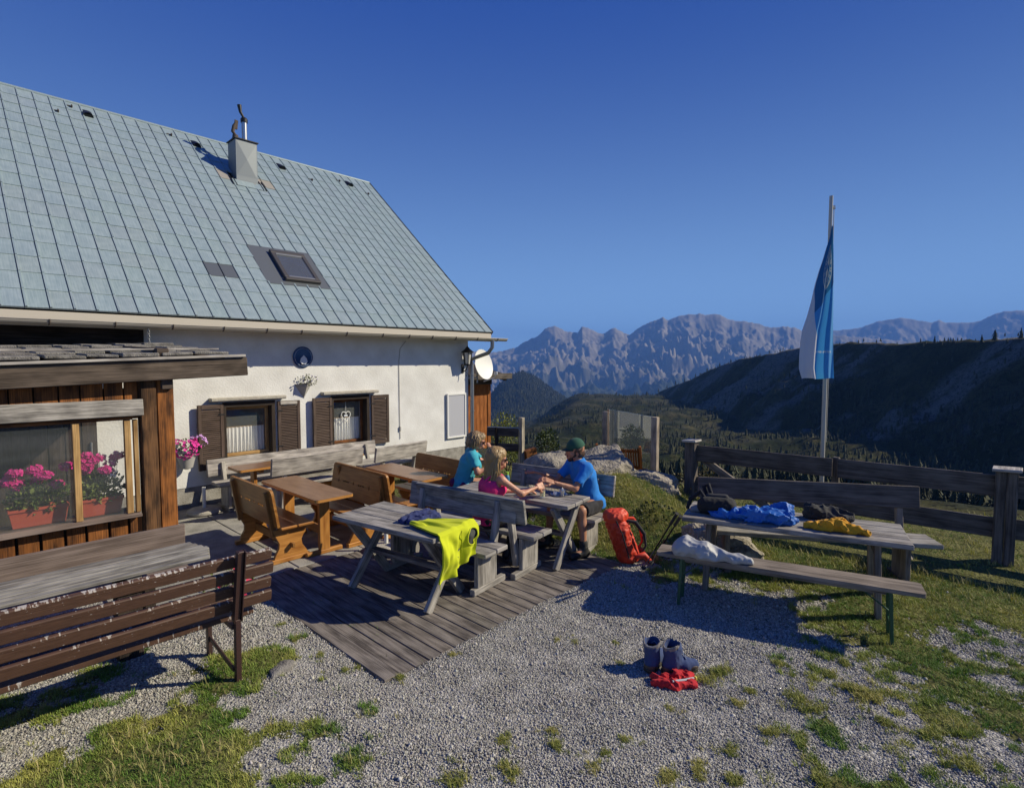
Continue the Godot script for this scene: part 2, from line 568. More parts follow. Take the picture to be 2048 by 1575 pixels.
func peeling_tex() -> Array:
	# red-brown paint, chipped to pale bare wood, most along one long edge (v = 0)
	var w := 1024; var h := 128
	var a := noise_img(w, h, 81, 0.045, 5).get_data()
	var fi := noise_img(64, h, 82, 0.09, 4); fi.resize(w, h, Image.INTERPOLATE_CUBIC)
	var f := fi.get_data()
	var b := noise_img(w, h, 83, 0.014, 3).get_data()
	var out := PackedByteArray(); out.resize(w * h * 3)
	var hg := PackedByteArray(); hg.resize(w * h)
	for y in h:
		var vv := float(y) / h
		for x in w:
			var i := y * w + x
			var edge := exp(-vv * 11.0) * 0.44 + exp(-(1.0 - vv) * 22.0) * 0.18
			var chip: bool = a[i] / 255.0 * 0.75 + b[i] / 255.0 * 0.25 + edge > 0.80
			var t := f[i] / 255.0
			var col: Color
			if chip: col = Color(0.26, 0.23, 0.21).lerp(Color(0.50, 0.46, 0.43), t)
			else: col = Color(0.050, 0.026, 0.018).lerp(Color(0.112, 0.060, 0.040), t * 0.8 + b[i] / 255.0 * 0.3)
			col = col.linear_to_srgb()
			out[i * 3] = int(col.r * 255); out[i * 3 + 1] = int(col.g * 255); out[i * 3 + 2] = int(col.b * 255)
			hg[i] = clampi(int(t * 120) + (0 if chip else 110), 0, 255)
	return [tex(Image.create_from_data(w, h, false, Image.FORMAT_RGB8, out)), tex(Image.create_from_data(w, h, false, Image.FORMAT_L8, hg))]

func roof_tex() -> Array:
	# pale patinated metal with fine streaks running down the slope (v)
	var n := 512
	var si := noise_img(n, 24, 91, 0.09, 4); si.resize(n, n, Image.INTERPOLATE_CUBIC)
	var s := si.get_data()
	var b := noise_img(n, n, 92, 0.011, 4).get_data()
	var out := PackedByteArray(); out.resize(n * n * 3)
	for i in n * n:
		var t := s[i] / 255.0 * 0.6 + b[i] / 255.0 * 0.4
		var col := Color(0.205, 0.275, 0.305).lerp(Color(0.385, 0.465, 0.485), clampf(0.5 + (t - 0.5) * 0.9, 0, 1)).linear_to_srgb()
		out[i * 3] = int(col.r * 255); out[i * 3 + 1] = int(col.g * 255); out[i * 3 + 2] = int(col.b * 255)
	return [tex(Image.create_from_data(n, n, false, Image.FORMAT_RGB8, out)), tex(si)]

func gravel_tex() -> Array:
	var n := 1024
	var f := FastNoiseLite.new()
	f.noise_type = FastNoiseLite.TYPE_CELLULAR
	f.cellular_return_type = FastNoiseLite.RETURN_CELL_VALUE
	f.seed = 95; f.frequency = 0.14; f.fractal_type = FastNoiseLite.FRACTAL_NONE
	var cv := f.get_seamless_image(n, n, false, false, 0.1, true); cv.convert(Image.FORMAT_L8)
	f.cellular_return_type = FastNoiseLite.RETURN_DISTANCE
	var cd := f.get_seamless_image(n, n, false, false, 0.1, true); cd.convert(Image.FORMAT_L8)
	var a := cv.get_data(); var d := cd.get_data()
	var s := noise_img(n, n, 96, 0.008, 4).get_data()
	var out := PackedByteArray(); out.resize(n * n * 3)
	var hg := PackedByteArray(); hg.resize(n * n)
	for i in n * n:
		var t := a[i] / 255.0
		var k := 0.19 + 0.32 * t * t + 0.14 * (s[i] / 255.0 - 0.4)
		var col := Color(k * 1.02, k * 0.99, k * 0.93).linear_to_srgb()
		out[i * 3] = int(col.r * 255); out[i * 3 + 1] = int(col.g * 255); out[i * 3 + 2] = int(col.b * 255)
		hg[i] = 255 - d[i]
	return [tex(Image.create_from_data(n, n, false, Image.FORMAT_RGB8, out)), tex(Image.create_from_data(n, n, false, Image.FORMAT_L8, hg))]

# ------------------------------------------------------------------ ground near the hut
var gn := FastNoiseLite.new()
var gn2 := FastNoiseLite.new()

func bump(x: float, z: float, cx: float, cz: float, rx: float, rz: float) -> float:
	var d := Vector2((x - cx) / rx, (z - cz) / rz).length()
	return (1.0 - smoothstep(0.0, 1.0, d))

func paved(x: float, z: float) -> bool:
	return (x > 2.04 and x < 5.1 and z > -5.62 and z < -3.13) or (x > 1.0 and x < 5.0 and z > -9.1 and z <= -5.6)

func ground_y(x: float, z: float) -> float:
	var y := 0.0
	y += bump(x, z, 6.55, -4.45, 1.75, 1.9) * 0.62
	y += bump(x, z, 6.1, -2.9, 1.1, 0.9) * 0.14
	y += bump(x, z, 7.6, -3.9, 1.2, 1.4) * 0.12
	# beyond the fence and beyond the mound the meadow drops into the valley
	var e := x * 0.90 - z * 0.28
	var drop := maxf(0.0, e - 8.4)
	y -= 0.05 * drop * minf(drop, 5.0)
	if not paved(x, z):
		y += gn.get_noise_2d(x * 1.3, z * 1.3) * 0.025 + gn2.get_noise_2d(x * 6.0, z * 6.0) * 0.006
		y += smoothstep(0.0, 5.0, drop) * gn.get_noise_2d(x * 0.35, z * 0.35) * 0.8
	else:
		y -= 0.03
	return y

func grass_amount(x: float, z: float) -> float:
	# how densely grass grows; 0 gravel .. 1 meadow
	if paved(x, z): return 0.0
	if x < 8.3 and z < WALL_Z + 0.1: return 0.0
	var n := gn.get_noise_2d(x * 2.1 + 31.0, z * 2.1) * 0.5 + gn2.get_noise_2d(x * 5.0, z * 5.0 + 9.0) * 0.35
	var g := -0.75
	# meadow to the right of a wavering line, the mound, and the strip round the brown bench
	var e := x * 0.86 - z * 0.12
	g = maxf(g, (e - 4.55) * 0.75)
	g = maxf(g, bump(x, z, 6.4, -3.9, 2.1, 2.0) * 2.6 - 0.55)
	g = maxf(g, 0.75 - Vector2((x - 0.60) / 1.40, (z + 3.2) / 1.0).length() * 0.95)
	g = maxf(g, 0.36 - Vector2((x - 0.2) / 1.1, (z + 4.45) / 0.45).length() * 0.5)
	g = maxf(g, 0.55 - Vector2((x - 1.45) / 0.55, (z + 4.0) / 0.6).length() * 0.8)
	g = maxf(g, clampf(((x - 3.3) * 0.30 + (z + 0.85) * 0.95) * 1.0, -1.0, 0.20))
	return g + n * 0.9

func build_ground() -> void:
	gn.seed = 5; gn.frequency = 0.35; gn.fractal_octaves = 3
	gn2.seed = 6; gn2.frequency = 0.5; gn2.fractal_octaves = 2
	# gravel yard and meadow: one sheet, the meadow's soil as a second sheet above
	var mb := MB.new()
	var P := []
	var U := []
	var nx := 150; var nz := 150
	for i in nx + 1:
		var row := []; var ur := []
		for j in nz + 1:
			var x := -6.0 + 24.0 * i / nx
			var z := -18.0 + 26.0 * j / nz
			row.append(Vector3(x, ground_y(x, z), z)); ur.append(Vector2(x, z))
		P.append(row); U.append(ur)
	mb.grid(P, false, true, U)
	structure(put(self, "ground", mb, M.gravel_bed))
	# the meadow's soil dips under the gravel where the grass ends
	var soil := MB.new()
	var ns := 300
	var id := {}
	var ga := PackedFloat32Array()
	for i in ns + 1:
		for j in ns + 1:
			ga.append(grass_amount(-2.0 + 19.0 * i / ns, -14.0 + 19.0 * j / ns))
	var pts := PackedVector3Array(); var tris := PackedInt32Array()
	for i in ns:
		for j in ns:
			var k := i * (ns + 1) + j
			if maxf(maxf(ga[k], ga[k + 1]), maxf(ga[k + ns + 1], ga[k + ns + 2])) < 0.0: continue
			var c := []
			for o in [[0, 0], [0, 1], [1, 0], [1, 1]]:
				var kk: int = (i + o[0]) * (ns + 1) + j + o[1]
				if not id.has(kk):
					var x: float = -2.0 + 19.0 * (i + o[0]) / ns
					var z: float = -14.0 + 19.0 * (j + o[1]) / ns
					id[kk] = pts.size()
					pts.append(Vector3(x, ground_y(x, z) + clampf((ga[kk] - 0.22) * 0.06, -0.03, 0.014), z))
				c.append(id[kk])
			tris.append_array([c[0], c[2], c[1], c[2], c[3], c[1]])
	soil.smooth_indexed(pts, tris)
	structure(put(self, "meadow_soil", soil, M.soil))
	# concrete paving slabs between the deck and the hut
	var pv := Node3D.new()
	pv.name = numbered("paving"); add_child(pv); structure(pv)
	var z0 := -9.06
	for r in 4:
		for cidx in 5:
			var x0 := 1.0 + cidx * 0.80
			slab(pv, "paving_slab", M.paving, Vector3(x0 + 0.40, -0.035 + rng.randf_range(-0.002, 0.002), z0 + r * 0.864 + 0.432), Vector3(0.79, 0.07, 0.854), 0.006, tone(1.0, 0.07))
	# deck
	var dk := Node3D.new()
	dk.name = numbered("wooden_deck"); add_child(dk); structure(dk)
	var x := 2.04
	var k := 0
	while x < 5.05:
		var w := 0.118 if k else 0.13
		var zfar := -5.60 + rng.randf_range(-0.01, 0.01)
		var znear := -3.13 + (rng.randf_range(-0.012, 0.012))
		bar(dk, "deck_board", M.deck_wood, Vector3(x + w * 0.5, -0.014 + rng.randf_range(-0.002, 0.002) + (0.0 if k else 0.008), zfar), Vector3(x + w * 0.5, -0.014 + rng.randf_range(-0.002, 0.002) + (0.0 if k else 0.008), znear), w, 0.03, Vector3.UP, 0.004, tone(1.25 if k == 0 else 1.0, 0.13))
		x += w + 0.007
		k += 1

# ------------------------------------------------------------------ the far landscape
func skyline(pts: Array, px: float) -> float:
	for i in pts.size() - 1:
		if px <= pts[i + 1][0]:
			var t: float = (px - pts[i][0]) / (pts[i + 1][0] - pts[i][0])
			return lerpf(pts[i][1], pts[i + 1][1], clampf(t, 0, 1))
	return pts[-1][1]

func az_dir(px: float) -> Vector3:
	var d := ray(px, 722.0)
	return Vector3(d.x, 0, d.z).normalized()

func crest_height(px: float, py: float, r: float) -> float:
	var d := ray(px, py)
	return CAM_H + d.y / Vector2(d.x, d.z).length() * r

const RIDGE := [[-600, 815], [700, 812], [1000, 806], [1140, 800], [1160, 797], [1200, 794], [1250, 793], [1300, 792], [1330, 777], [1380, 759], [1420, 738], [1480, 716], [1540, 704], [1600, 694], [1680, 684], [1800, 682], [1900, 679], [1960, 676], [2048, 669], [2300, 640], [2800, 600], [4200, 560]]
const HILL := [[700, 860], [960, 812], [985, 787], [1000, 768], [1020, 752], [1045, 744], [1070, 754], [1100, 776], [1130, 797], [1160, 815], [1220, 850]]
const FAR := [[-600, 690], [300, 700], [800, 690], [985, 705], [1010, 701], [1030, 695], [1050, 683], [1075, 672], [1090, 657], [1110, 652], [1130, 662], [1145, 664], [1155, 666], [1162, 654], [1175, 655], [1190, 663], [1205, 668], [1222, 657], [1230, 656], [1245, 664], [1258, 670], [1285, 650], [1310, 640], [1325, 634], [1335, 641], [1345, 637], [1360, 631], [1385, 628], [1420, 628], [1440, 630], [1460, 640], [1490, 643], [1520, 648], [1540, 655], [1565, 653], [1590, 655], [1605, 662], [1640, 668], [1900, 690], [2400, 690], [4200, 690]]
const FAR2 := [[1350, 720], [1500, 690], [1600, 664], [1680, 660], [1720, 655], [1750, 643], [1780, 638], [1800, 635], [1830, 640], [1860, 645], [1875, 640], [1890, 645], [1940, 645], [1960, 640], [1985, 628], [2005, 622], [2025, 621], [2048, 620], [2200, 640], [2500, 610], [3000, 640], [4200, 650]]

var ln := FastNoiseLite.new()
var rn := FastNoiseLite.new()

const RIDGE_LAT := 265.0

func ridge_crest(s: float) -> float:
	var px := clampf(1024.0 + FOCAL * RIDGE_LAT / maxf(s, 60.0), 1300.0, 4200.0)
	return crest_height(px, skyline(RIDGE, px), Vector2(RIDGE_LAT, s).length())

func side_of(p: Vector3) -> Vector2:
	# x: metres to the right of the line of sight, y: metres along it
	return Vector2(p.dot(Vector3(cos(YAW), 0, sin(YAW))), p.dot(Vector3(sin(YAW), 0, -cos(YAW))))

func floor_y(p: Vector3) -> float:
	var r := Vector2(p.x, p.z).length()
	var y := maxf(-1.3 - 0.20 * maxf(r - 13.0, 0.0), -45.0 - maxf(r - 300.0, 0.0) * 0.0133)
	y += minf(0.0, (930.0 - r) * 0.35)
	var q := side_of(p)
	y -= 48.0 * smoothstep(0.13, 0.02, q.x / maxf(q.y, 1.0)) * smoothstep(300.0, 900.0, r)
	var taper := clampf((r - 25.0) / 200.0, 0.0, 1.0)
	y += ln.get_noise_2d(p.x * 1.3, p.z * 1.3) * 8.0 * taper * clampf((940.0 - r) / 200.0, 0.15, 1.0)
	y += (absf(ln.get_noise_2d(p.x * 4.0 + 40.0, p.z * 4.0)) - 0.15) * 5.0 * taper
	return y

func ridge_y(p: Vector3) -> float:
	var q := side_of(p)
	var dp := RIDGE_LAT - q.x
	var nn := ln.get_noise_2d(p.x * 1.6 + 300.0, p.z * 1.6) * 22.0 + (absf(ln.get_noise_2d(p.x * 4.6 + 90.0, p.z * 4.6)) - 0.2) * 16.0
	return ridge_crest(q.y) - (0.88 * dp if dp > 0 else -0.5 * dp) + (nn - 4.0) * clampf(absf(dp) / 40.0, 0.0, 1.0) + ln.get_noise_2d(p.x * 9.0, p.z * 9.0) * 1.6

func land_y(p: Vector3) -> float:
	var f := floor_y(p)
	var q := side_of(p)
	if q.x < 60.0: return f
	return maxf(f, ridge_y(p))

func slope_tint(p: Vector3, steep: bool) -> Color:
	var n1 := ln.get_noise_2d(p.x * 3.0, p.z * 3.0)
	var n2 := ln.get_noise_2d(p.x * 12.0 + 77.0, p.z * 12.0)
	var g := Color(0.046, 0.052, 0.019).lerp(Color(0.092, 0.086, 0.038), clampf(0.5 + n1 * 1.6, 0, 1))
	g = g.lerp(Color(0.026, 0.036, 0.014), clampf(0.30 + n2 * 2.6, 0, 0.9))
	var q := side_of(p)
	# scree runs down the fall line
	var sc := ln.get_noise_2d(q.y * 2.6 + q.x * 1.2 - 500.0, q.x * 0.5) + n2 * 0.35
	if steep: g = g * 0.9
	g = g.lerp(Color(0.21, 0.20, 0.185), clampf((sc - 0.06) * 5.0, 0, 0.8) * (0.9 if steep else 0.22))
	return Color(g.r, g.g, g.b)

func build_landscape() -> void:
	ln.seed = 12; ln.frequency = 0.006; ln.fractal_octaves = 4
	rn.seed = 13; rn.frequency = 0.0011; rn.fractal_octaves = 5; rn.fractal_type = FastNoiseLite.FRACTAL_RIDGED
	# valley: a fan of rings round the yard
	var mb := MB.new()
	var px_list := []
	var a := -500.0
	while a < 3200.0:
		px_list.append(a)
		a += 6.0 if a > 900 and a < 2150 else 45.0
	var radii := []
	var r := 14.0
	while r < 1500.0:
		radii.append(r)
		r *= 1.028
	var pts := PackedVector3Array(); var cl := PackedColorArray(); var tri := PackedInt32Array()
	for q in px_list:
		for rr in radii:
			var p: Vector3 = az_dir(q) * rr
			var y := floor_y(p)
			if rr < 30.0 and p.x < 18.0 and p.z > -18.0 and p.z < 8.0: y = minf(y, ground_y(p.x, p.z) - 0.25)
			p.y = y
			pts.append(p)
			cl.append(slope_tint(p, false))
	var nr := radii.size()
	for i in px_list.size() - 1:
		for j in nr - 1:
			var p := i * nr + j
			tri.append_array([p, p + nr, p + 1, p + nr, p + nr + 1, p + 1])
	mb.smooth_indexed(pts, fix_up(pts, tri), cl)
	structure(put(self, "valley", mb, M.terrain))
	# ridge along the far side of the valley
	mb = MB.new()
	pts = PackedVector3Array(); cl = PackedColorArray(); tri = PackedInt32Array()
	var rt := Vector3(cos(YAW), 0, sin(YAW)); var fw := Vector3(sin(YAW), 0, -cos(YAW))
	var ss := []
	var s := -260.0
	while s < 1180.0:
		ss.append(s)
		s += 4.0 if s > 230.0 and s < 700.0 else (8.0 if s >= 700.0 else 16.0)
	var nl := 78
	for s2 in ss:
		for k in nl:
			var lat := 108.0 + k * 3.6 if k < 62 else 108.0 + 61 * 3.6 + (k - 61) * 14.0
			var p: Vector3 = rt * lat + fw * s2
			p.y = ridge_y(p)
			pts.append(p)
			cl.append(slope_tint(p, true))
	for i in ss.size() - 1:
		for j in nl - 1:
			var p := i * nl + j
			tri.append_array([p, p + nl, p + 1, p + nl, p + nl + 1, p + 1])
	mb.smooth_indexed(pts, fix_up(pts, tri), cl)
	structure(put(self, "ridge", mb, M.terrain))
	# pointed wooded hill
	structure(put(self, "wooded_hill", mountain(HILL, 1900.0, 700.0, 700.0, 1220.0, 3.0, 120, 46, -150.0, 14.0, 0), M.terrain))
	# far ranges
	structure(put(self, "far_mountains", mountain(FAR, 7000.0, 3600.0, -600.0, 3200.0, 2.6, 0, 120, -250.0, 400.0, 1), M.far_rock))
	structure(put(self, "farther_mountains", mountain(FAR2, 9500.0, 3000.0, 1350.0, 3600.0, 3.5, 0, 70, -250.0, 240.0, 2), M.far_rock))

func fix_up(pts: PackedVector3Array, tri: PackedInt32Array) -> PackedInt32Array:
	# make the faces look upwards
	for i in range(0, tri.size(), 3):
		var f := (pts[tri[i + 2]] - pts[tri[i]]).cross(pts[tri[i + 1]] - pts[tri[i]])
		if f.y < 0.0:
			var t := tri[i + 1]
			tri[i + 1] = tri[i + 2]; tri[i + 2] = t
	return tri

func mountain(line: Array, rc: float, reach: float, px0: float, px1: float, step: float, _u: int, rows: int, foot: float, rough: float, kind: int) -> MB:
	var mb := MB.new()
	var pts := PackedVector3Array(); var cl := PackedColorArray(); var tri := PackedInt32Array()
	var q := px0
	var n := 0
	var back := int(rows / 5.0)
	while q <= px1:
		var d := az_dir(q)
		var hc := crest_height(q, skyline(line, q), rc)
		if kind > 0: hc += (rn.get_noise_2d(q * 30.0, 77.0) * 0.6 + rn.get_noise_2d(q * 90.0, 7.0) * 0.4) * (20.0 if kind == 1 else 14.0)
		for j in rows + back:
			var t := float(j) / (rows - 1)                   # 0 foot .. 1 crest .. beyond
			var r := rc - reach * (1.0 - t)
			var p := d * r
			var y: float
			if t <= 1.0: y = lerpf(foot, hc, pow(t, 1.35))
			else: y = hc - (t - 1.0) * reach * 0.75
			var far := absf(1.0 - t)
			var w := clampf(far * 3.2, 0.012, 1.0) * clampf(t * 2.5, 0.0, 1.0)
			if kind > 0:
				var wx := rn.get_noise_2d(p.x * 0.35 + 900.0, p.z * 0.35) * 500.0
				var rd := rn.get_noise_2d(p.x * 0.55 + wx, p.z * 0.55) + 0.5 * rn.get_noise_2d(p.x * 2.1, p.z * 2.1 + wx)
				y += (rd - 1.1) * 0.6 * rough * w
				var gl := rn.get_noise_2d(q * 14.0 + wx * 2.2, r * 0.55) + 0.7 * rn.get_noise_2d(q * 44.0 - wx * 1.5, r * 1.4 + 400.0)
				y += (gl - 1.2) * 42.0 * clampf(far * 9.0, 0.08, 1.0) * clampf(t * 2.0, 0.0, 1.0)
				y += (rn.get_noise_2d(p.x * 5.0, p.z * 5.0) - 0.6) * 16.0 * clampf(w, 0.10, 1.0)
				var rk := clampf(0.5 + rn.get_noise_2d(p.x * 1.6 + 200.0, p.z * 1.6) * 0.8, 0, 1)
				var c := Color(0.120, 0.108, 0.092).lerp(Color(0.33, 0.295, 0.245), rk)
				var veg := clampf((0.50 - t + rn.get_noise_2d(p.x * 0.9, p.z * 0.9 + 50.0) * 0.22) * 4.0, 0, 1)
				c = c.lerp(Color(0.050, 0.058, 0.028), veg)
				cl.append(c)
			else:
				y += ln.get_noise_2d(p.x * 0.8, p.z * 0.8) * rough * w + ln.get_noise_2d(p.x * 4.0, p.z * 4.0) * 5.0 * clampf(w, 0.2, 1.0)
				var n2 := ln.get_noise_2d(p.x * 3.0 + 77.0, p.z * 3.0)
				cl.append(Color(0.028, 0.038, 0.016).lerp(Color(0.062, 0.066, 0.028), clampf(0.5 + n2 * 1.8, 0, 1)))
			p.y = y
			pts.append(p)
		q += step * (1.0 if q > 880 and q < 2150 else 5.0)
		n += 1
	var m := rows + back
	for i in n - 1:
		for j in m - 1:
			var p := i * m + j
			tri.append_array([p, p + m, p + 1, p + m, p + m + 1, p + 1])
	mb.smooth_indexed(pts, fix_up(pts, tri), cl)
	return mb

# ------------------------------------------------------------------ the hut
const EAVE := Vector3(8.49, 2.83, -8.62)
const SLOPE := 0.72361
const RIDGE_S := 6.45

func roof_pt(x: float, s: float, up := 0.0) -> Vector3:
	return Vector3(x, EAVE.y + s * sin(SLOPE) + up * cos(SLOPE), EAVE.z - s * cos(SLOPE) + up * sin(SLOPE))

func roof_basis() -> Basis:
	# x along the eave, y out of the roof, z down the slope
	return Basis(Vector3.RIGHT, Vector3(0, cos(SLOPE), sin(SLOPE)), Vector3(0, -sin(SLOPE), cos(SLOPE)))

func build_house() -> void:
	var h := thing("alpine_hut", "white plastered mountain hut with steep pale metal roof and brown shutters", "building", Vector3.ZERO)
	var zf := WALL_Z
	var zb := -18.3
	var x0 := -1.6
	var x1 := 8.17
	var w1 := [3.06, 3.86, 0.68, 1.56]
	var w2 := [4.87, 5.64, 0.68, 1.58]
	# front wall round two window openings, gables, back wall, plinth
	var mb := MB.new()
	var th := 0.34
	var zc := zf - th * 0.5
	var top := 2.86
	var pieces := [[x0, w1[0], 0.315, top], [w1[0], w1[1], 0.315, w1[2]], [w1[0], w1[1], w1[3], top], [w1[1], w2[0], 0.315, top], [w2[0], w2[1], 0.315, w2[2]], [w2[0], w2[1], w2[3], top], [w2[1], x1, 0.315, top]]
	for q in pieces:
		mb.box(Transform3D(Basis.IDENTITY, Vector3((q[0] + q[1]) * 0.5, (q[2] + q[3]) * 0.5, zc)), Vector3(q[1] - q[0], q[3] - q[2], th), 0.0)
	slab(h, "back_wall", M.plaster, Vector3((x0 + x1) * 0.5, 1.585, zb), Vector3(x1 - x0, 2.54, th), 0.0, Color.WHITE)
	put(h, "wall", mb, M.plaster)
	for gx in [x0 + th * 0.5 - 0.001, x1 - th * 0.5 - 0.002]:
		var g := MB.new()
		var ol := PackedVector2Array([Vector2(zf - th - 0.002, 0.315), Vector2(zf - th - 0.002, 2.80), Vector2(-13.46, 6.85), Vector2(zb, 2.80), Vector2(zb, 0.315)])
		g.extrude(ol, th, Transform3D(Basis(Vector3(0, 0, 1), Vector3.UP, Vector3(-1, 0, 0)), Vector3(gx, 0, 0)))
		put(h, "gable_wall", g, M.plaster)
	slab(h, "plinth", M.concrete, Vector3((x0 + x1) * 0.5, 0.10, (zf + zb) * 0.5 - 0.01), Vector3(x1 - x0 - 0.012, 0.43, zf - zb), 0.008, Color.WHITE)
	slab(h, "floor", M.room_panel, Vector3((x0 + x1) * 0.5, 0.36, (zf + zb) * 0.5), Vector3(x1 - x0 - 0.8, 0.06, zf - zb - 0.9), 0.0, Color.WHITE)
	slab(h, "ceiling", M.room_panel, Vector3((x0 + x1) * 0.5, 2.6, (zf + zb) * 0.5), Vector3(x1 - x0 - 0.75, 0.06, zf - zb - 0.8), 0.0, Color.WHITE)
	slab(h, "partition", M.room_panel, Vector3((x0 + x1) * 0.5, 1.4, zf - 2.8), Vector3(x1 - x0 - 0.75, 2.2, 0.06), 0.0, Color.WHITE)
	# dark upper opening under the eave
	var ob := slab(h, "loft_hatch", M.dark_wood, Vector3(0.35, 2.52, zf + 0.012), Vector3(3.4, 0.24, 0.03), 0.003, Color.WHITE)
	for k in 3:
		bar(ob, "board", M.dark_wood, Vector3(-1.3, 2.445 + k * 0.075, zf + 0.032), Vector3(2.0, 2.445 + k * 0.075, zf + 0.032), 0.012, 0.066, Vector3.UP, 0.004, tone(1.0, 0.2))
	# plank door inside the porch
	var door := slab(h, "door", M.dark_wood, Vector3(0.96, 1.08, zf + 0.02), Vector3(1.02, 2.04, 0.04), 0.004, Color.WHITE)
	for k in 6:
		bar(door, "door_board", M.dark_wood, Vector3(0.53 + k * 0.172, 0.08, zf + 0.047), Vector3(0.53 + k * 0.172, 2.08, zf + 0.047), 0.16, 0.016, Vector3.BACK, 0.004, tone(1.0, 0.15))
	slab(door, "handle", M.steel, Vector3(1.40, 1.05, zf + 0.075), Vector3(0.02, 0.16, 0.03), 0.005, Color.WHITE)
	build_roof(h, x0, zb)
	build_window(h, w1, false)
	build_window(h, w2, true)
	# downpipe from the gutter to the ground
	var pz := zf + 0.075
	var dp := MB.new()
	dp.tube([Vector3(8.43, 2.68, EAVE.z + 0.06), Vector3(8.43, 2.50, EAVE.z + 0.05), Vector3(8.38, 2.38, EAVE.z - 0.02), Vector3(8.24, 2.24, pz - 0.06), Vector3(8.22, 2.12, pz), Vector3(8.22, 0.05, pz)], 0.042, 14)
	var dpo := put(h, "downpipe", dp, M.zinc)
	for yy in [1.9, 1.1, 0.5]:
		var cl := MB.new()
		cl.lathe(Vector3(8.22, yy, pz), [Vector2(0.043, -0.012), Vector2(0.052, -0.010), Vector2(0.052, 0.010), Vector2(0.043, 0.012)], 16)
		put(dpo, "pipe_clamp", cl, M.zinc)
	# cable on the wall
	var cb := MB.new()
	cb.tube([Vector3(6.5, 2.60, zf + 0.012), Vector3(6.36, 2.45, zf + 0.012), Vector3(6.33, 2.2, zf + 0.012), Vector3(6.335, 1.2, zf + 0.012), Vector3(6.34, 0.66, zf + 0.012)], 0.006, 6)
	put(h, "wall_cable", cb, M.pot_grey)
	build_house_fittings()
	slab(h, "cable_box", M.pot_grey, Vector3(6.335, 0.86, zf + 0.02), Vector3(0.03, 0.09, 0.03), 0.004, Color.WHITE)

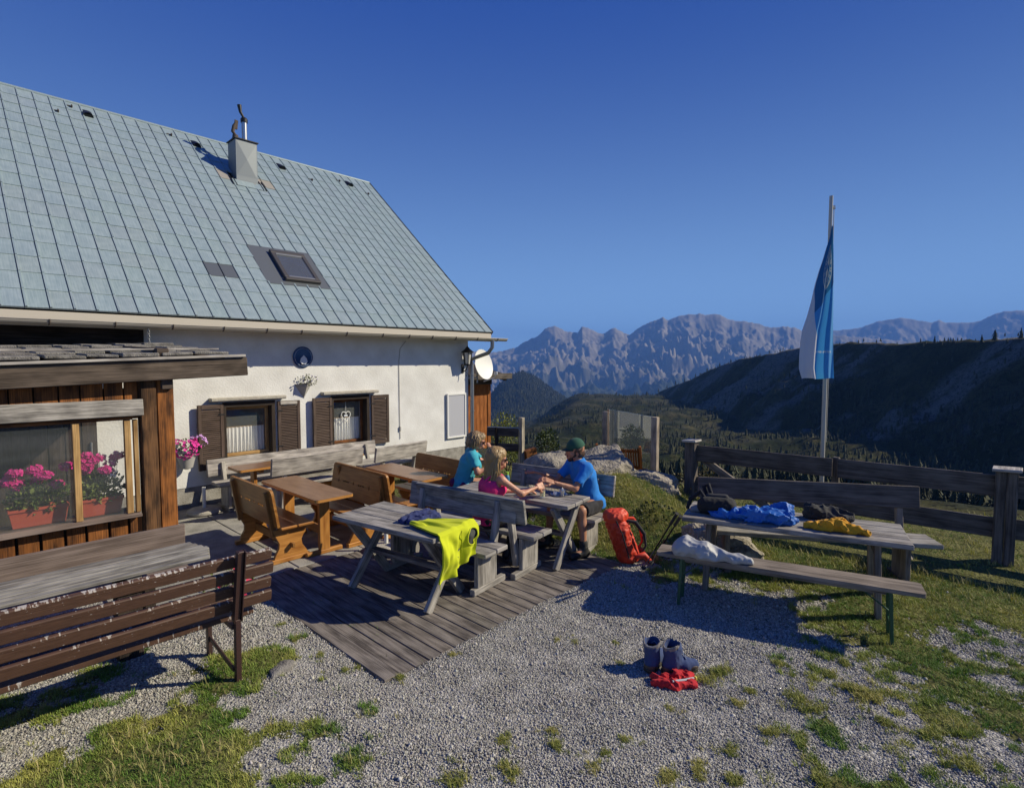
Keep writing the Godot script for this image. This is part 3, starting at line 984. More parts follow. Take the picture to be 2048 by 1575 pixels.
func build_roof(h: Node3D, x0: float, zb: float) -> void:
	var rb := roof_basis()
	var xl := x0 - 0.4
	var roof := Node3D.new()
	roof.name = "roof"
	h.add_child(roof)
	# boarding under the tiles, both slopes
	for q in [[xl, 4.35, 0.03, RIDGE_S - 0.03], [4.84, 8.46, 0.03, RIDGE_S - 0.03], [4.35, 4.84, 0.03, 1.20], [4.35, 4.84, 1.93, RIDGE_S - 0.03]]:
		slab(roof, "roof_boarding", M.beam_wood, roof_pt((q[0] + q[1]) * 0.5, (q[2] + q[3]) * 0.5, -0.085), Vector3(q[1] - q[0], 0.06, q[3] - q[2]), 0.0, Color.WHITE, rb)
	var ridge := roof_pt(0, RIDGE_S)
	var bb := Basis(Vector3.RIGHT, Vector3(0, cos(SLOPE), -sin(SLOPE)), Vector3(0, sin(SLOPE), cos(SLOPE)))
	slab(roof, "back_slope", M.roof_metal, Vector3((xl + 8.48) * 0.5, ridge.y - RIDGE_S * 0.5 * sin(SLOPE), ridge.z - RIDGE_S * 0.5 * cos(SLOPE)) + bb.y * -0.05, Vector3(8.48 - xl, 0.06, RIDGE_S), 0.0, Color.WHITE, bb)
	# fascia board and verge
	bar(roof, "fascia", M.fascia_paint, Vector3(xl, 2.715, EAVE.z - 0.022), Vector3(8.46, 2.715, EAVE.z - 0.022), 0.03, 0.175, Vector3.UP, 0.004, Color.WHITE)
	slab(roof, "soffit", M.plaster, Vector3((xl + 8.40) * 0.5, 2.72, (EAVE.z + WALL_Z) * 0.5 - 0.02), Vector3(8.38 - xl, 0.03, EAVE.z - WALL_Z - 0.03), 0.0, Color.WHITE)
	var vg := MB.new()
	vg.tint = Color.WHITE
	vg.box(Transform3D(rb, roof_pt(8.495, RIDGE_S * 0.5, -0.03)), Vector3(0.03, 0.10, RIDGE_S), 0.004)
	put(roof, "verge_trim", vg, M.dark_metal)
	var rc := MB.new()
	rc.tint = Color(0.9, 0.9, 0.9)
	rc.tube([ridge + Vector3(xl, 0.0, 0), ridge + Vector3(8.49, 0.0, 0)], 0.035, 10)
	put(roof, "ridge_cap", rc, M.roof_metal)
	# metal tiles
	var tw := 0.2265
	var tl := 0.3583
	var xr := 8.475
	var sky_holes := [[4.02, 5.10, 1.00, 2.04], [4.44, 4.96, 4.62, 5.05]]
	var cand := []
	var j := 0
	while xr - (j + 1) * tw > xl:
		for i in 18:
			cand.append([xr - (j + 0.5) * tw, (i + 0.5) * tl])
		j += 1
	# the tiles that show largest come first: nearest to the camera and in view
	var list := []
	for q in cand:
		var inside := false
		for hh in sky_holes:
			if q[0] > hh[0] and q[0] < hh[1] and q[1] > hh[2] and q[1] < hh[3]: inside = true
		if inside: continue
		var p := roof_pt(q[0], q[1])
		var seen: bool = p.x - p.z * -1.0 > -99.0 and q[0] > 0.55
		var dist := (p - Vector3(0, CAM_H, 0)).length()
		list.append([dist if seen else dist + 100.0, q[0], q[1]])
	list.sort_custom(func(a, b): return a[0] < b[0])
	var variants := []
	for k in 12:
		variants.append(tile_mesh(tw, tl, k))
	var rest := MB.new()
	for k in list.size():
		var x: float = list[k][1]
		var s: float = list[k][2]
		var dark: bool = (s > 1.0 and s < 1.36 and x > 2.98 and x < 3.46)
		var warm: bool = (s > 4.6 and s < 5.1 and (absf(x - 5.15) < 0.24)) or (absf(x - 4.33) < 0.1 and s > 4.6 and s < 5.0)
		var xf := Transform3D(rb.rotated(rb.x, rng.randf_range(-0.006, 0.006)), roof_pt(x, s))
		if k < 300 or dark or warm:
			var m: Material = M.flashing if dark else (M.zinc_pale if warm else M.roof_metal)
			put_mesh(roof, "roof_tile", variants[rng.randi() % 12], m, xf)
		else:
			tile_into(rest, tw, tl, xf, tone(1.0, 0.06), Vector2(rng.randf(), rng.randf()))
	stuff(put(roof, "roof_tile_field", rest, M.roof_metal))
	# gutter with brackets
	var gz := EAVE.z + 0.055
	var gp := []
	for e in [xl, 8.86]:
		var row := []
		for k in 11:
			var a := PI * k / 10.0
			row.append(Vector3(e, 2.695 - sin(a) * 0.055, gz - cos(a) * 0.055))
		gp.append(row)
	var gm := MB.new()
	gm.grid(gp, false, false)
	var inner := []
	for e in [xl, 8.86]:
		var row := []
		for k in 11:
			var a := PI * k / 10.0
			row.append(Vector3(e, 2.697 - sin(a) * 0.051, gz - cos(a) * 0.051))
		inner.append(row)
	gm.grid(inner, false, true)
	gm.tube([Vector3(xl, 2.697, gz + 0.055), Vector3(8.86, 2.697, gz + 0.055)], 0.007, 6)
	var gut := put(roof, "gutter", gm, M.zinc_pale)
	var bxs := [0.2, 0.98, 1.63, 2.28, 2.93, 3.55, 4.1, 4.9, 5.62, 6.2, 6.75, 7.35, 7.95, 8.55]
	for bx in bxs:
		var bm := MB.new()
		var arc := []
		for k in 9:
			var a := PI * k / 8.0
			arc.append(Vector3(bx, 2.70 - sin(a) * 0.062, gz - cos(a) * 0.062))
		bm.tube(arc, 0.009, 6)
		put(gut, "gutter_bracket", bm, M.rust_metal)
	# roof window with flashing
	var fl := MB.new()
	fl.tint = Color(1, 1, 1)
	for q in [[3.935, 4.35, 1.02, 2.17], [4.84, 5.095, 1.02, 2.17], [4.35, 4.84, 1.02, 1.20], [4.35, 4.84, 1.93, 2.17]]:
		fl.box(Transform3D(rb, roof_pt((q[0] + q[1]) * 0.5, (q[2] + q[3]) * 0.5, 0.006)), Vector3(q[1] - q[0], 0.02, q[3] - q[2]), 0.0)
	var sw := Node3D.new()
	sw.name = "roof_window"
	roof.add_child(sw)
	put(sw, "flashing", fl, M.flashing)
	var fr := MB.new()
	var sx0 := 4.27; var sx1 := 4.92; var ss0 := 1.12; var ss1 := 2.02
	for q in [[(sx0 + sx1) * 0.5, ss0 + 0.04, sx1 - sx0, 0.08], [(sx0 + sx1) * 0.5, ss1 - 0.045, sx1 - sx0, 0.09]]:
		fr.box(Transform3D(rb, roof_pt(q[0], q[1], 0.047)), Vector3(q[2], 0.064, q[3]), 0.008)
	for q in [sx0 + 0.04, sx1 - 0.04]:
		fr.box(Transform3D(rb, roof_pt(q, (ss0 + ss1) * 0.5, 0.045)), Vector3(0.08, 0.060, ss1 - ss0 - 0.172), 0.008)
	put(sw, "frame", fr, M.skylight_frame)
	var sash := MB.new()
	for q in [[(sx0 + sx1) * 0.5, ss0 + 0.10, sx1 - sx0 - 0.165, 0.035], [(sx0 + sx1) * 0.5, ss1 - 0.11, sx1 - sx0 - 0.165, 0.035]]:
		sash.box(Transform3D(rb, roof_pt(q[0], q[1], 0.060)), Vector3(q[2], 0.03, q[3]), 0.004)
	put(sw, "sash", sash, M.zinc)
	var pn := MB.new()
	pn.box(Transform3D(rb, roof_pt((sx0 + sx1) * 0.5, (ss0 + ss1) * 0.5, 0.058)), Vector3(sx1 - sx0 - 0.165, 0.006, ss1 - ss0 - 0.24), 0.0)
	put(sw, "pane", pn, M.glass)
	# chimney
	var ch := Node3D.new()
	ch.name = "chimney"
	roof.add_child(ch)
	var cx0 := 4.50; var cx1 := 4.94
	var base := roof_pt(4.7, 4.68)
	var cz1 := base.z; var cz0 := base.z - 0.42
	var ctop := 6.80
	var cs := MB.new()
	cs.box(Transform3D(Basis.IDENTITY, Vector3((cx0 + cx1) * 0.5, (base.y - 0.1 + ctop) * 0.5, (cz0 + cz1) * 0.5)), Vector3(cx1 - cx0, ctop - base.y + 0.1, cz1 - cz0), 0.006)
	# folded cross on the sheet-metal front
	var fx := [Vector3(cx0 + 0.02, base.y + 0.14, cz1 + 0.001), Vector3(cx1 - 0.02, base.y + 0.14, cz1 + 0.001), Vector3(cx1 - 0.02, ctop - 0.03, cz1 + 0.001), Vector3(cx0 + 0.02, ctop - 0.03, cz1 + 0.001)]
	var apex := Vector3((cx0 + cx1) * 0.5, (base.y + ctop) * 0.5 + 0.05, cz1 + 0.016)
	for k in 4:
		cs.poly([fx[k], fx[(k + 1) % 4], apex], Vector3(0, 0, 1))
	put(ch, "chimney_stack", cs, M.chimney_metal)
	slab(ch, "chimney_cap", M.dark_metal, Vector3((cx0 + cx1) * 0.5, ctop + 0.012, (cz0 + cz1) * 0.5), Vector3(cx1 - cx0 + 0.05, 0.024, cz1 - cz0 + 0.05), 0.004, Color(1.5, 1.5, 1.5))
	slab(ch, "chimney_flashing", M.roof_metal, roof_pt((cx0 + cx1) * 0.5, 4.60, 0.02), Vector3(0.62, 0.012, 0.24), 0.003, Color.WHITE, rb)
	for sx in [cx0 - 0.05, cx0 - 0.11, cx1 + 0.05, cx1 + 0.11]:
		slab(ch, "flashing_seam", M.dark_metal, roof_pt(sx, 4.66, 0.02), Vector3(0.014, 0.03, 0.36), 0.002, Color.WHITE, rb)
	var p1 := MB.new()
	var q0 := Vector3(4.60, ctop, cz0 + 0.16)
	p1.lathe(q0, [Vector2(0.085, 0), Vector2(0.085, 0.06), Vector2(0.06, 0.10), Vector2(0.055, 0.16), Vector2(0.03, 0.17)], 14)
	p1.tube([q0 + Vector3(0, 0.16, 0), q0 + Vector3(-0.05, 0.22, 0), q0 + Vector3(-0.02, 0.34, 0), q0 + Vector3(0.015, 0.42, 0)], [0.028, 0.035, 0.038, 0.02], 10)
	p1.box(Transform3D(Basis(Vector3.FORWARD, 0.12), q0 + Vector3(0.02, 0.38, 0.0)), Vector3(0.075, 0.20, 0.02), 0.01)
	put(ch, "smoke_cowl", p1, M.rust_metal)
	var p2 := MB.new()
	var q1 := Vector3(4.78, ctop, cz0 + 0.18)
	p2.lathe(q1, [Vector2(0.055, 0), Vector2(0.055, 0.47), Vector2(0.066, 0.475), Vector2(0.066, 0.52), Vector2(0.02, 0.525)], 16)
	var fl2 := put(ch, "flue_pipe", p2, M.steel)
	var p3 := MB.new()
	p3.lathe(q1, [Vector2(0.069, 0.46), Vector2(0.071, 0.53), Vector2(0.05, 0.56), Vector2(0.0, 0.56)], 16)
	p3.tube([q1 + Vector3(0, 0.55, 0), q1 + Vector3(-0.07, 0.66, 0), q1 + Vector3(-0.09, 0.80, 0)], [0.022, 0.03, 0.045], 10)
	put(fl2, "flue_cowl", p3, M.dark_metal)
	# vents, snow hooks
	for q in [[2.22, 6.03], [4.05, 5.93], [5.86, 5.90], [7.65, 5.93]]:
		var vm := MB.new()
		var rows := []
		for i in 7:
			var a := PI * i / 6.0
			var row := []
			for t in [0.0, 0.5, 1.0]:
				var sc: float = 1.0 - 0.75 * t
				row.append(roof_pt(q[0] + cos(a) * 0.085, q[1] - 0.06 + t * 0.26, maxf(0.0, sin(a)) * 0.10 * sc))
			rows.append(row)
		vm.grid(rows, false, true)
		vm.box(Transform3D(rb, roof_pt(q[0], q[1] - 0.04, 0.03)), Vector3(0.13, 0.06, 0.02), 0.002)
		put(roof, "roof_vent", vm, M.dark_metal)
	for q in [[1.73, 5.87], [1.97, 6.24], [3.59, 6.14], [6.48, 5.66], [7.36, 6.02], [8.04, 5.67]]:
		var sm := MB.new()
		sm.box(Transform3D(rb, roof_pt(q[0], q[1], 0.02)), Vector3(0.10, 0.014, 0.02), 0.003)
		sm.box(Transform3D(rb, roof_pt(q[0] + 0.03, q[1] - 0.03, 0.035)), Vector3(0.022, 0.05, 0.05), 0.004)
		put(roof, "snow_hook", sm, M.rust_metal)

func tile_into(mb: MB, tw: float, tl: float, xf: Transform3D, tn: Color, off: Vector2) -> void:
	# a sheet-metal tile: slightly domed field, a standing seam on one side, a turned-down lower lip
	mb.tint = tn
	var w := tw * 0.5; var l := tl * 0.5
	var hx := [-w + 0.003, -w + 0.024, w - 0.003]
	var ys := [0.012, 0.004, 0.007]
	var b := mb.v.size()
	var us := func(x: float, z: float) -> Vector2: return Vector2(x, z) + off
	for k in 2:
		var xa: float = hx[k]; var xb: float = hx[k + 1]
		var ya: float = ys[k]; var yb: float = ys[k + 1]
		if k == 0: yb = 0.022; ya = 0.020
		var pts := [xf * Vector3(xa, ya, -l), xf * Vector3(xb, yb, -l), xf * Vector3(xb, yb + 0.009, l), xf * Vector3(xa, ya + 0.009, l)]
		mb.poly(pts, xf.basis.y, [us.call(xa, -l), us.call(xb, -l), us.call(xb, l), us.call(xa, l)])
		mb.poly([pts[3], pts[2], xf * Vector3(xb, -0.006, l), xf * Vector3(xa, -0.006, l)], xf.basis.z, [us.call(xa, l), us.call(xb, l), us.call(xb, l + 0.01), us.call(xa, l + 0.01)])
	# sides of the seam
	mb.poly([xf * Vector3(hx[1], 0.022, -l), xf * Vector3(hx[1], 0.031, l), xf * Vector3(hx[1], 0.010, l), xf * Vector3(hx[1], 0.002, -l)], xf.basis.x)
	mb.poly([xf * Vector3(hx[0], 0.020, -l), xf * Vector3(hx[0], 0.029, l), xf * Vector3(hx[0], -0.02, l), xf * Vector3(hx[0], -0.02, -l)], -xf.basis.x)

func tile_mesh(tw: float, tl: float, k: int) -> ArrayMesh:
	var mb := MB.new()
	tile_into(mb, tw, tl, Transform3D(), tone(1.0, 0.06), Vector2(k * 0.37, k * 0.61))
	return mb.mesh()

func build_window(h: Node3D, w: Array, is_second: bool) -> void:
	var win := Node3D.new()
	win.name = "window"
	h.add_child(win, true)
	var zf := WALL_Z
	var zr := zf - 0.13
	var cx: float = (w[0] + w[1]) * 0.5
	var ww: float = w[1] - w[0]
	var hh: float = w[3] - w[2]
	# stone lintel slab
	slab(win, "lintel", M.pale_stone, Vector3(cx - 0.02, w[3] + 0.050, zf + 0.05), Vector3(ww + 0.36, 0.055, 0.14), 0.012, Color.WHITE)
	slab(win, "sill", M.pale_stone, Vector3(cx, w[2] - 0.012, zf + 0.02), Vector3(ww + 0.06, 0.03, 0.24), 0.006, Color.WHITE)
	# outer casing and sash
	var cs := MB.new()
	cs.box(Transform3D(Basis.IDENTITY, Vector3(cx, w[3] - 0.04, zf - 0.05)), Vector3(ww, 0.08, 0.17), 0.003)
	for sx in [w[0] + 0.02, w[1] - 0.03]:
		cs.box(Transform3D(Basis(Vector3.BACK, PI * 0.5), Vector3(sx, (w[2] + w[3]) * 0.5 - 0.03, zf - 0.05)), Vector3(hh - 0.09, 0.04 if sx < cx else 0.06, 0.17), 0.003)
	put(win, "casing", cs, M.dark_wood)
	var fr := MB.new()
	fr.tint = Color(1, 1, 1)
	for yy in [w[2] + 0.035, w[3] - 0.105]:
		fr.box(Transform3D(Basis.IDENTITY, Vector3(cx - 0.005, yy, zr)), Vector3(ww - 0.10, 0.05, 0.045), 0.003)
	for sx in [w[0] + 0.062, w[1] - 0.082]:
		fr.box(Transform3D(Basis(Vector3.BACK, PI * 0.5), Vector3(sx, (w[2] + w[3]) * 0.5 - 0.035, zr)), Vector3(hh - 0.191, 0.045, 0.045), 0.003)
	put(win, "frame", fr, M.yellow_wood if not is_second else M.porch_wood)  # the two windows have frames of different wood
	var pn := MB.new()
	pn.box(Transform3D(Basis.IDENTITY, Vector3(cx - 0.005, (w[2] + w[3]) * 0.5 - 0.035, zr)), Vector3(ww - 0.19, hh - 0.20, 0.005), 0.0)
	put(win, "pane", pn, M.glass)
	# half curtain, hung in folds from a rod
	var cu := MB.new()
	var ct: float = w[2] + hh * (0.52 if is_second else 0.52)
	var rows := []
	var nn := 90
	for i in nn + 1:
		var row := []
		var t := float(i) / nn
		var x: float = lerpf(w[0] + 0.085, w[1] - 0.11, t)
		for j in 9:
			var s := j / 8.0
			var amp := 0.006 + 0.016 * s
			row.append(Vector3(x, lerpf(ct, w[2] + 0.06, s) + (0.010 * absf(sin(t * PI * 11.0)) if j == 0 else 0.0), zr - 0.055 + sin(t * TAU * 11.0 + sin(t * 9.0)) * amp))
		rows.append(row)
	cu.grid(rows, false, true)
	put(win, "curtain", cu, M.curtain)
	var rod := MB.new()
	rod.tube([Vector3(w[0] + 0.08, ct + 0.008, zr - 0.055), Vector3(w[1] - 0.10, ct + 0.008, zr - 0.055)], 0.006, 6)
	put(win, "curtain_rod", rod, M.yellow_wood)
	# louvred shutters folded back on the wall
	for sd in [-1, 1]:
		var sh := Node3D.new()
		sh.name = "shutter"
		win.add_child(sh, true)
		var sw := 0.375
		var hinge := Vector3(w[0] - 0.005 if sd < 0 else w[1] + 0.035, 0, zf + 0.035)
		var ang := 0.10 if sd < 0 else 0.05
		var lat := Vector3(sd * cos(ang), 0, sin(ang))
		var fz := Vector3(-sd * sin(ang), 0, cos(ang))
		var y0: float = w[2] - (0.13 if sd < 0 and not is_second else 0.07)
		var y1: float = w[3] - 0.02
		if sd > 0: y0 += 0.02
		for e in [0.025, sw - 0.025]:
			bar(sh, "stile", M.shutter_wood, hinge + lat * e + Vector3(0, y0, 0), hinge + lat * e + Vector3(0, y1, 0), 0.05, 0.036, fz, 0.003)
		for yy in [y0 + 0.035, y1 - 0.035]:
			bar(sh, "rail", M.shutter_wood, hinge + lat * 0.051 + Vector3(0, yy, 0), hinge + lat * (sw - 0.051) + Vector3(0, yy, 0), 0.034, 0.07, Vector3.UP, 0.003)
		var ns := 28
		for k in ns:
			var yy := lerpf(y0 + 0.082, y1 - 0.082, (k + 0.5) / ns)
			var up := (fz * 0.75 - Vector3.UP * 0.66).normalized()
			bar(sh, "louvre", M.shutter_wood, hinge + lat * 0.051 + Vector3(0, yy, 0), hinge + lat * (sw - 0.051) + Vector3(0, yy, 0), 0.010, 0.036, up, 0.001, tone(1.1, 0.16))
		var hg := MB.new()
		for yy in [y0 + 0.16, y1 - 0.16]:
			hg.box(Transform3D(look_x(lat), hinge + lat * 0.03 + fz * 0.021 + Vector3(0, yy, 0)), Vector3(0.10, 0.02, 0.004), 0.001)
		put(sh, "hinge", hg, M.dark_metal)

# small things fixed to the hut
func build_house_fittings() -> void:
	var zf := WALL_Z
	# notice panel
	var t := thing("notice_panel", "blank grey panel in a white frame fixed to the hut wall", "panel", Vector3(7.80, 1.02, zf + 0.015))
	slab(t, "board", M.panel_grey, Vector3(0, 0, 0.012), Vector3(0.46, 0.90, 0.02), 0.002, Color.WHITE)
	for q in [[0, 0.465, 0.54, 0.04], [0, -0.465, 0.54, 0.04], [-0.25, 0, 0.04, 0.889], [0.25, 0, 0.04, 0.889]]:
		slab(t, "frame_strip", M.white_paint, Vector3(q[0], q[1], 0.018), Vector3(q[2], q[3], 0.035), 0.004, Color.WHITE)
	# wall lantern
	t = thing("wall_lantern", "black wall lantern with tapered frosted panes by the hut corner", "lantern", Vector3(8.0, 2.12, zf))
	var mb := MB.new()
	mb.tube([Vector3(0, -0.10, 0.0), Vector3(0, -0.14, 0.06), Vector3(0, -0.10, 0.14), Vector3(0, 0.0, 0.17)], 0.012, 8)
	mb.box(Transform3D(Basis.IDENTITY, Vector3(0, -0.08, 0.012)), Vector3(0.07, 0.20, 0.024), 0.006)
	mb.tube([Vector3(0, -0.12, 0.1), Vector3(0.03, -0.19, 0.13), Vector3(0.0, -0.25, 0.12)], 0.008, 6)
	put(t, "bracket", mb, M.dark_metal)
	var lz := 0.17
	mb = MB.new()
	mb.lathe(Vector3(0, 0.0, lz), [Vector2(0.0, -0.01), Vector2(0.075, -0.01), Vector2(0.08, 0.015), Vector2(0.07, 0.02)], 6)
	for k in 6:
		var a := TAU * k / 6.0
		mb.tube([Vector3(cos(a) * 0.068, 0.015, lz + sin(a) * 0.068), Vector3(cos(a) * 0.105, 0.27, lz + sin(a) * 0.105)], 0.008, 5)
	put(t, "cage", mb, M.dark_metal)
	mb = MB.new()
	mb.lathe(Vector3(0, 0, lz), [Vector2(0.063, 0.018), Vector2(0.099, 0.268)], 6)
	put(t, "pane", mb, M.lamp_glass)
	mb = MB.new()
	mb.lathe(Vector3(0, 0.27, lz), [Vector2(0.10, 0.0), Vector2(0.145, -0.005), Vector2(0.145, 0.008), Vector2(0.05, 0.085), Vector2(0.05, 0.095), Vector2(0.025, 0.115), Vector2(0.0, 0.15)], 6)
	put(t, "roof", mb, M.dark_metal)
	# satellite dish
	t = thing("satellite_dish", "white satellite dish mounted behind the downpipe at the hut corner", "satellite dish", Vector3(8.66, 1.70, -9.25))
	var ax := Vector3(0.20, 0.22, 0.95).normalized()
	mb = MB.new()
	var pr := []
	for k in 9:
		var r := 0.35 * k / 8.0
		pr.append(Vector2(maxf(r, 0.001), r * r * 0.42))
	var front := []
	var c0 := Vector3(0, 0.42, 0.12)
	var tmp := MB.new()
	tmp.lathe(Vector3.ZERO, pr, 36, ax)
	for k in tmp.v.size(): tmp.v[k] = c0 + tmp.v[k]
	var back := MB.new()
	var pr2 := []
	for q: Vector2 in pr: pr2.append(Vector2(q.x, q.y - 0.006))
	pr2.reverse()
	back.lathe(Vector3.ZERO, pr2, 36, ax)
	for k in back.v.size(): back.v[k] = c0 + back.v[k]
	put(t, "reflector", tmp, M.white_paint)
	put(t, "reflector_back", back, M.white_paint)
	mb = MB.new()
	mb.tube([c0 + Vector3(0, -0.38, 0.05), c0 + Vector3(0.05, -0.30, 0.34), c0 + Vector3(0.06, -0.22, 0.38)], 0.012, 8)
	mb.box(Transform3D(Basis.IDENTITY, c0 + Vector3(0.06, -0.19, 0.38)), Vector3(0.05, 0.07, 0.09), 0.01)
	put(t, "feed_arm", mb, M.panel_grey)
	mb = MB.new()
	mb.tube([Vector3(0, 0.0, -0.05), Vector3(0, 0.45, -0.05), c0 + Vector3(0, 0, -0.02)], 0.022, 8)
	mb.tube([Vector3(-0.45, 0.12, 0.0), Vector3(0, 0.12, -0.05)], 0.018, 8)
	put(t, "mount", mb, M.zinc)
	# round blue plaque
	t = thing("round_plaque", "round blue enamel plaque with pale emblem high on the hut wall", "plaque", Vector3(4.36, 2.27, zf))
	mb = MB.new()
	mb.lathe(Vector3(0, 0, 0.01), [Vector2(0.175, 0), Vector2(0.18, 0.012), Vector2(0.165, 0.022), Vector2(0.13, 0.03), Vector2(0.0, 0.038)], 36, Vector3(0, 0, 1))
	put(t, "disc", mb, M.plate_blue)
	mb = MB.new()
	mb.lathe(Vector3(0, 0, 0.028), [Vector2(0.150, 0), Vector2(0.150, 0.008), Vector2(0.140, 0.008), Vector2(0.140, 0.0)], 36, Vector3(0, 0, 1))
	put(t, "ring", mb, M.plate_white)
	mb = MB.new()
	var ed := PackedVector2Array([Vector2(0, 0.03), Vector2(0.05, -0.02), Vector2(0.065, -0.08), Vector2(0.03, -0.12), Vector2(-0.03, -0.12), Vector2(-0.065, -0.08), Vector2(-0.05, -0.02)])
	mb.extrude(ed, 0.012, Transform3D(Basis.IDENTITY, Vector3(0.0, 0, 0.052)))
	put(t, "emblem", mb, M.plate_white)
	# three-cornered wall basket
	t = thing("wall_planter", "pointed wall planter with trailing green plant above the shutters", "planter", Vector3(4.36, 1.56, zf))
	mb = MB.new()
	var tr := [Vector3(-0.15, 0.25, 0.0), Vector3(0.0, 0.25, 0.17), Vector3(0.17, 0.27, 0.0)]
	var ap := Vector3(0.01, 0.0, 0.0)
	for k in 2:
		mb.poly([tr[k], tr[k + 1], ap], Vector3(-1 + 2 * k, 0, 1))
	mb.poly([tr[0] + Vector3(0, -0.03, 0), tr[1] + Vector3(0, -0.03, 0), tr[2] + Vector3(0, -0.03, 0)], Vector3.UP)
	mb.poly([tr[0], tr[2], ap], Vector3(0, 0, -1))
	put(t, "basket", mb, M.pot_grey)
	leaf_cluster(t, "plant", Vector3(0.04, 0.31, 0.07), Vector3(0.17, 0.10, 0.10), 130, 0.030, Color(0.045, 0.065, 0.020), Color(0.10, 0.12, 0.04), 71)
	flower_heads(t, "blossom", Vector3(0.08, 0.34, 0.09), Vector3(0.18, 0.07, 0.06), 12, 0.012, Color(0.22, 0.12, 0.42), 72)
	# hanging petunias beside the shutter
	t = thing("petunia_pot", "grey wall pot of pink and lilac petunias beside the outer shutter", "flower pot", Vector3(2.50, 0.62, zf))
	mb = MB.new()
	mb.lathe(Vector3(0, 0.0, 0.13), [Vector2(0.03, 0.0), Vector2(0.08, 0.02), Vector2(0.125, 0.20), Vector2(0.13, 0.21), Vector2(0.115, 0.21), Vector2(0.11, 0.18), Vector2(0.0, 0.18)], 18)
	put(t, "pot", mb, M.pot_grey)
	leaf_cluster(t, "foliage", Vector3(0, 0.30, 0.15), Vector3(0.20, 0.14, 0.15), 200, 0.032, Color(0.035, 0.060, 0.016), Color(0.10, 0.14, 0.035), 73)
	flower_heads(t, "pink_blossom", Vector3(-0.03, 0.32, 0.17), Vector3(0.21, 0.17, 0.17), 55, 0.030, Color(0.62, 0.03, 0.30), 74)
	flower_heads(t, "lilac_blossom", Vector3(0.14, 0.40, 0.15), Vector3(0.15, 0.10, 0.12), 22, 0.028, Color(0.50, 0.28, 0.60), 75)
	# heart on the second window
	t = thing("heart_ornament", "white wicker heart hanging behind the window with the lace curtain", "ornament", Vector3(5.22, 1.16, WALL_Z - 0.105))
	mb = MB.new()
	var hp := []
	for k in 25:
		var a := TAU * k / 24.0
		hp.append(Vector3(16.0 * pow(sin(a), 3) * 0.0058, (13.0 * cos(a) - 5.0 * cos(2 * a) - 2.0 * cos(3 * a) - cos(4 * a)) * 0.0066 + 0.03, 0.0))
	mb.tube(hp, 0.0085, 7, false)
	put(t, "heart_ring", mb, M.white_paint)
	mb = MB.new()
	mb.tube([Vector3(0, 0.065, 0), Vector3(0.0, 0.29, 0)], 0.004, 5)
	put(t, "ribbon", mb, M.white_paint)
	slab(t, "tag", M.white_paint, Vector3(0, 0.035, 0), Vector3(0.07, 0.035, 0.006), 0.002, Color(0.8, 0.85, 0.95))
	t = thing("round_sticker", "small round blue sticker on the inside of a window pane", "sticker", Vector3(4.99, 1.43, WALL_Z - 0.124))
	mb = MB.new()
	mb.lathe(Vector3.ZERO, [Vector2(0.035, 0), Vector2(0.035, 0.002), Vector2(0.0, 0.002)], 20, Vector3(0, 0, 1))
	put(t, "disc", mb, M.plate_blue)
	t = thing("shutter_sign", "narrow pale name strip screwed to the top of a shutter", "sign", Vector3(4.085, 1.505, WALL_Z + 0.062))
	slab(t, "strip", M.pale_wood, Vector3.ZERO, Vector3(0.30, 0.05, 0.012), 0.003, Color.WHITE)
	# rain chain
	t = thing("rain_chain", "grey link chain hanging from the gutter to the porch roof", "chain", Vector3(2.0, 2.36, EAVE.z + 0.05))
	for k in 9:
		var lk := MB.new()
		var lp := []
		for q in 13:
			var a := TAU * q / 12.0
			var o := Vector3(cos(a) * 0.014, sin(a) * 0.024, 0)
			lp.append((Basis(Vector3.UP, PI * 0.5) * o if k % 2 else o) + Vector3(0, 0.02 + k * 0.034, 0))
		lk.tube(lp, 0.005, 5, false)
		put(t, "link", lk, M.zinc)
	# shed behind the corner
	t = thing("board_shed", "small orange board shed with diamond window behind the hut corner", "shed", Vector3(8.95, 0.0, -9.95))
	for k in 10:
		var x := -0.62 + k * 0.135
		if k == 3 or k == 4:
			bar(t, "wall_board", M.shed_wood, Vector3(x, 0.0, 0), Vector3(x, 0.83, 0), 0.13, 0.03, Vector3.BACK, 0.004)
			bar(t, "wall_board", M.shed_wood, Vector3(x, 1.13, 0), Vector3(x, 1.62, 0), 0.13, 0.03, Vector3.BACK, 0.004)
		else:
			bar(t, "wall_board", M.shed_wood, Vector3(x, 0.0, rng.randf_range(-0.006, 0.006)), Vector3(x, 1.62, 0), 0.13, 0.03, Vector3.BACK, 0.004)
	mb = MB.new()
	var cdx := -0.148
	mb.extrude(PackedVector2Array([Vector2(cdx, 1.15), Vector2(cdx + 0.13, 0.98), Vector2(cdx, 0.81), Vector2(cdx - 0.13, 0.98)]), 0.03, Transform3D(Basis.IDENTITY, Vector3(0, 0, 0.012)))
	var dw := put(t, "diamond_window", mb, M.beam_wood)
	mb = MB.new()
	mb.extrude(PackedVector2Array([Vector2(cdx, 1.09), Vector2(cdx + 0.085, 0.98), Vector2(cdx, 0.87), Vector2(cdx - 0.085, 0.98)]), 0.01, Transform3D(Basis.IDENTITY, Vector3(0, 0, 0.030)))
	put(dw, "pane", mb, M.panel_grey)
	bar(t, "corner_post", M.shed_wood, Vector3(0.70, 0, -0.02), Vector3(0.70, 1.66, -0.02), 0.11, 0.11, Vector3.BACK, 0.005)
	for k in 8:
		bar(t, "side_board", M.shed_wood, Vector3(0.735, 0, -0.15 - k * 0.135), Vector3(0.735, 1.62, -0.15 - k * 0.135), 0.13, 0.03, Vector3.RIGHT, 0.004)
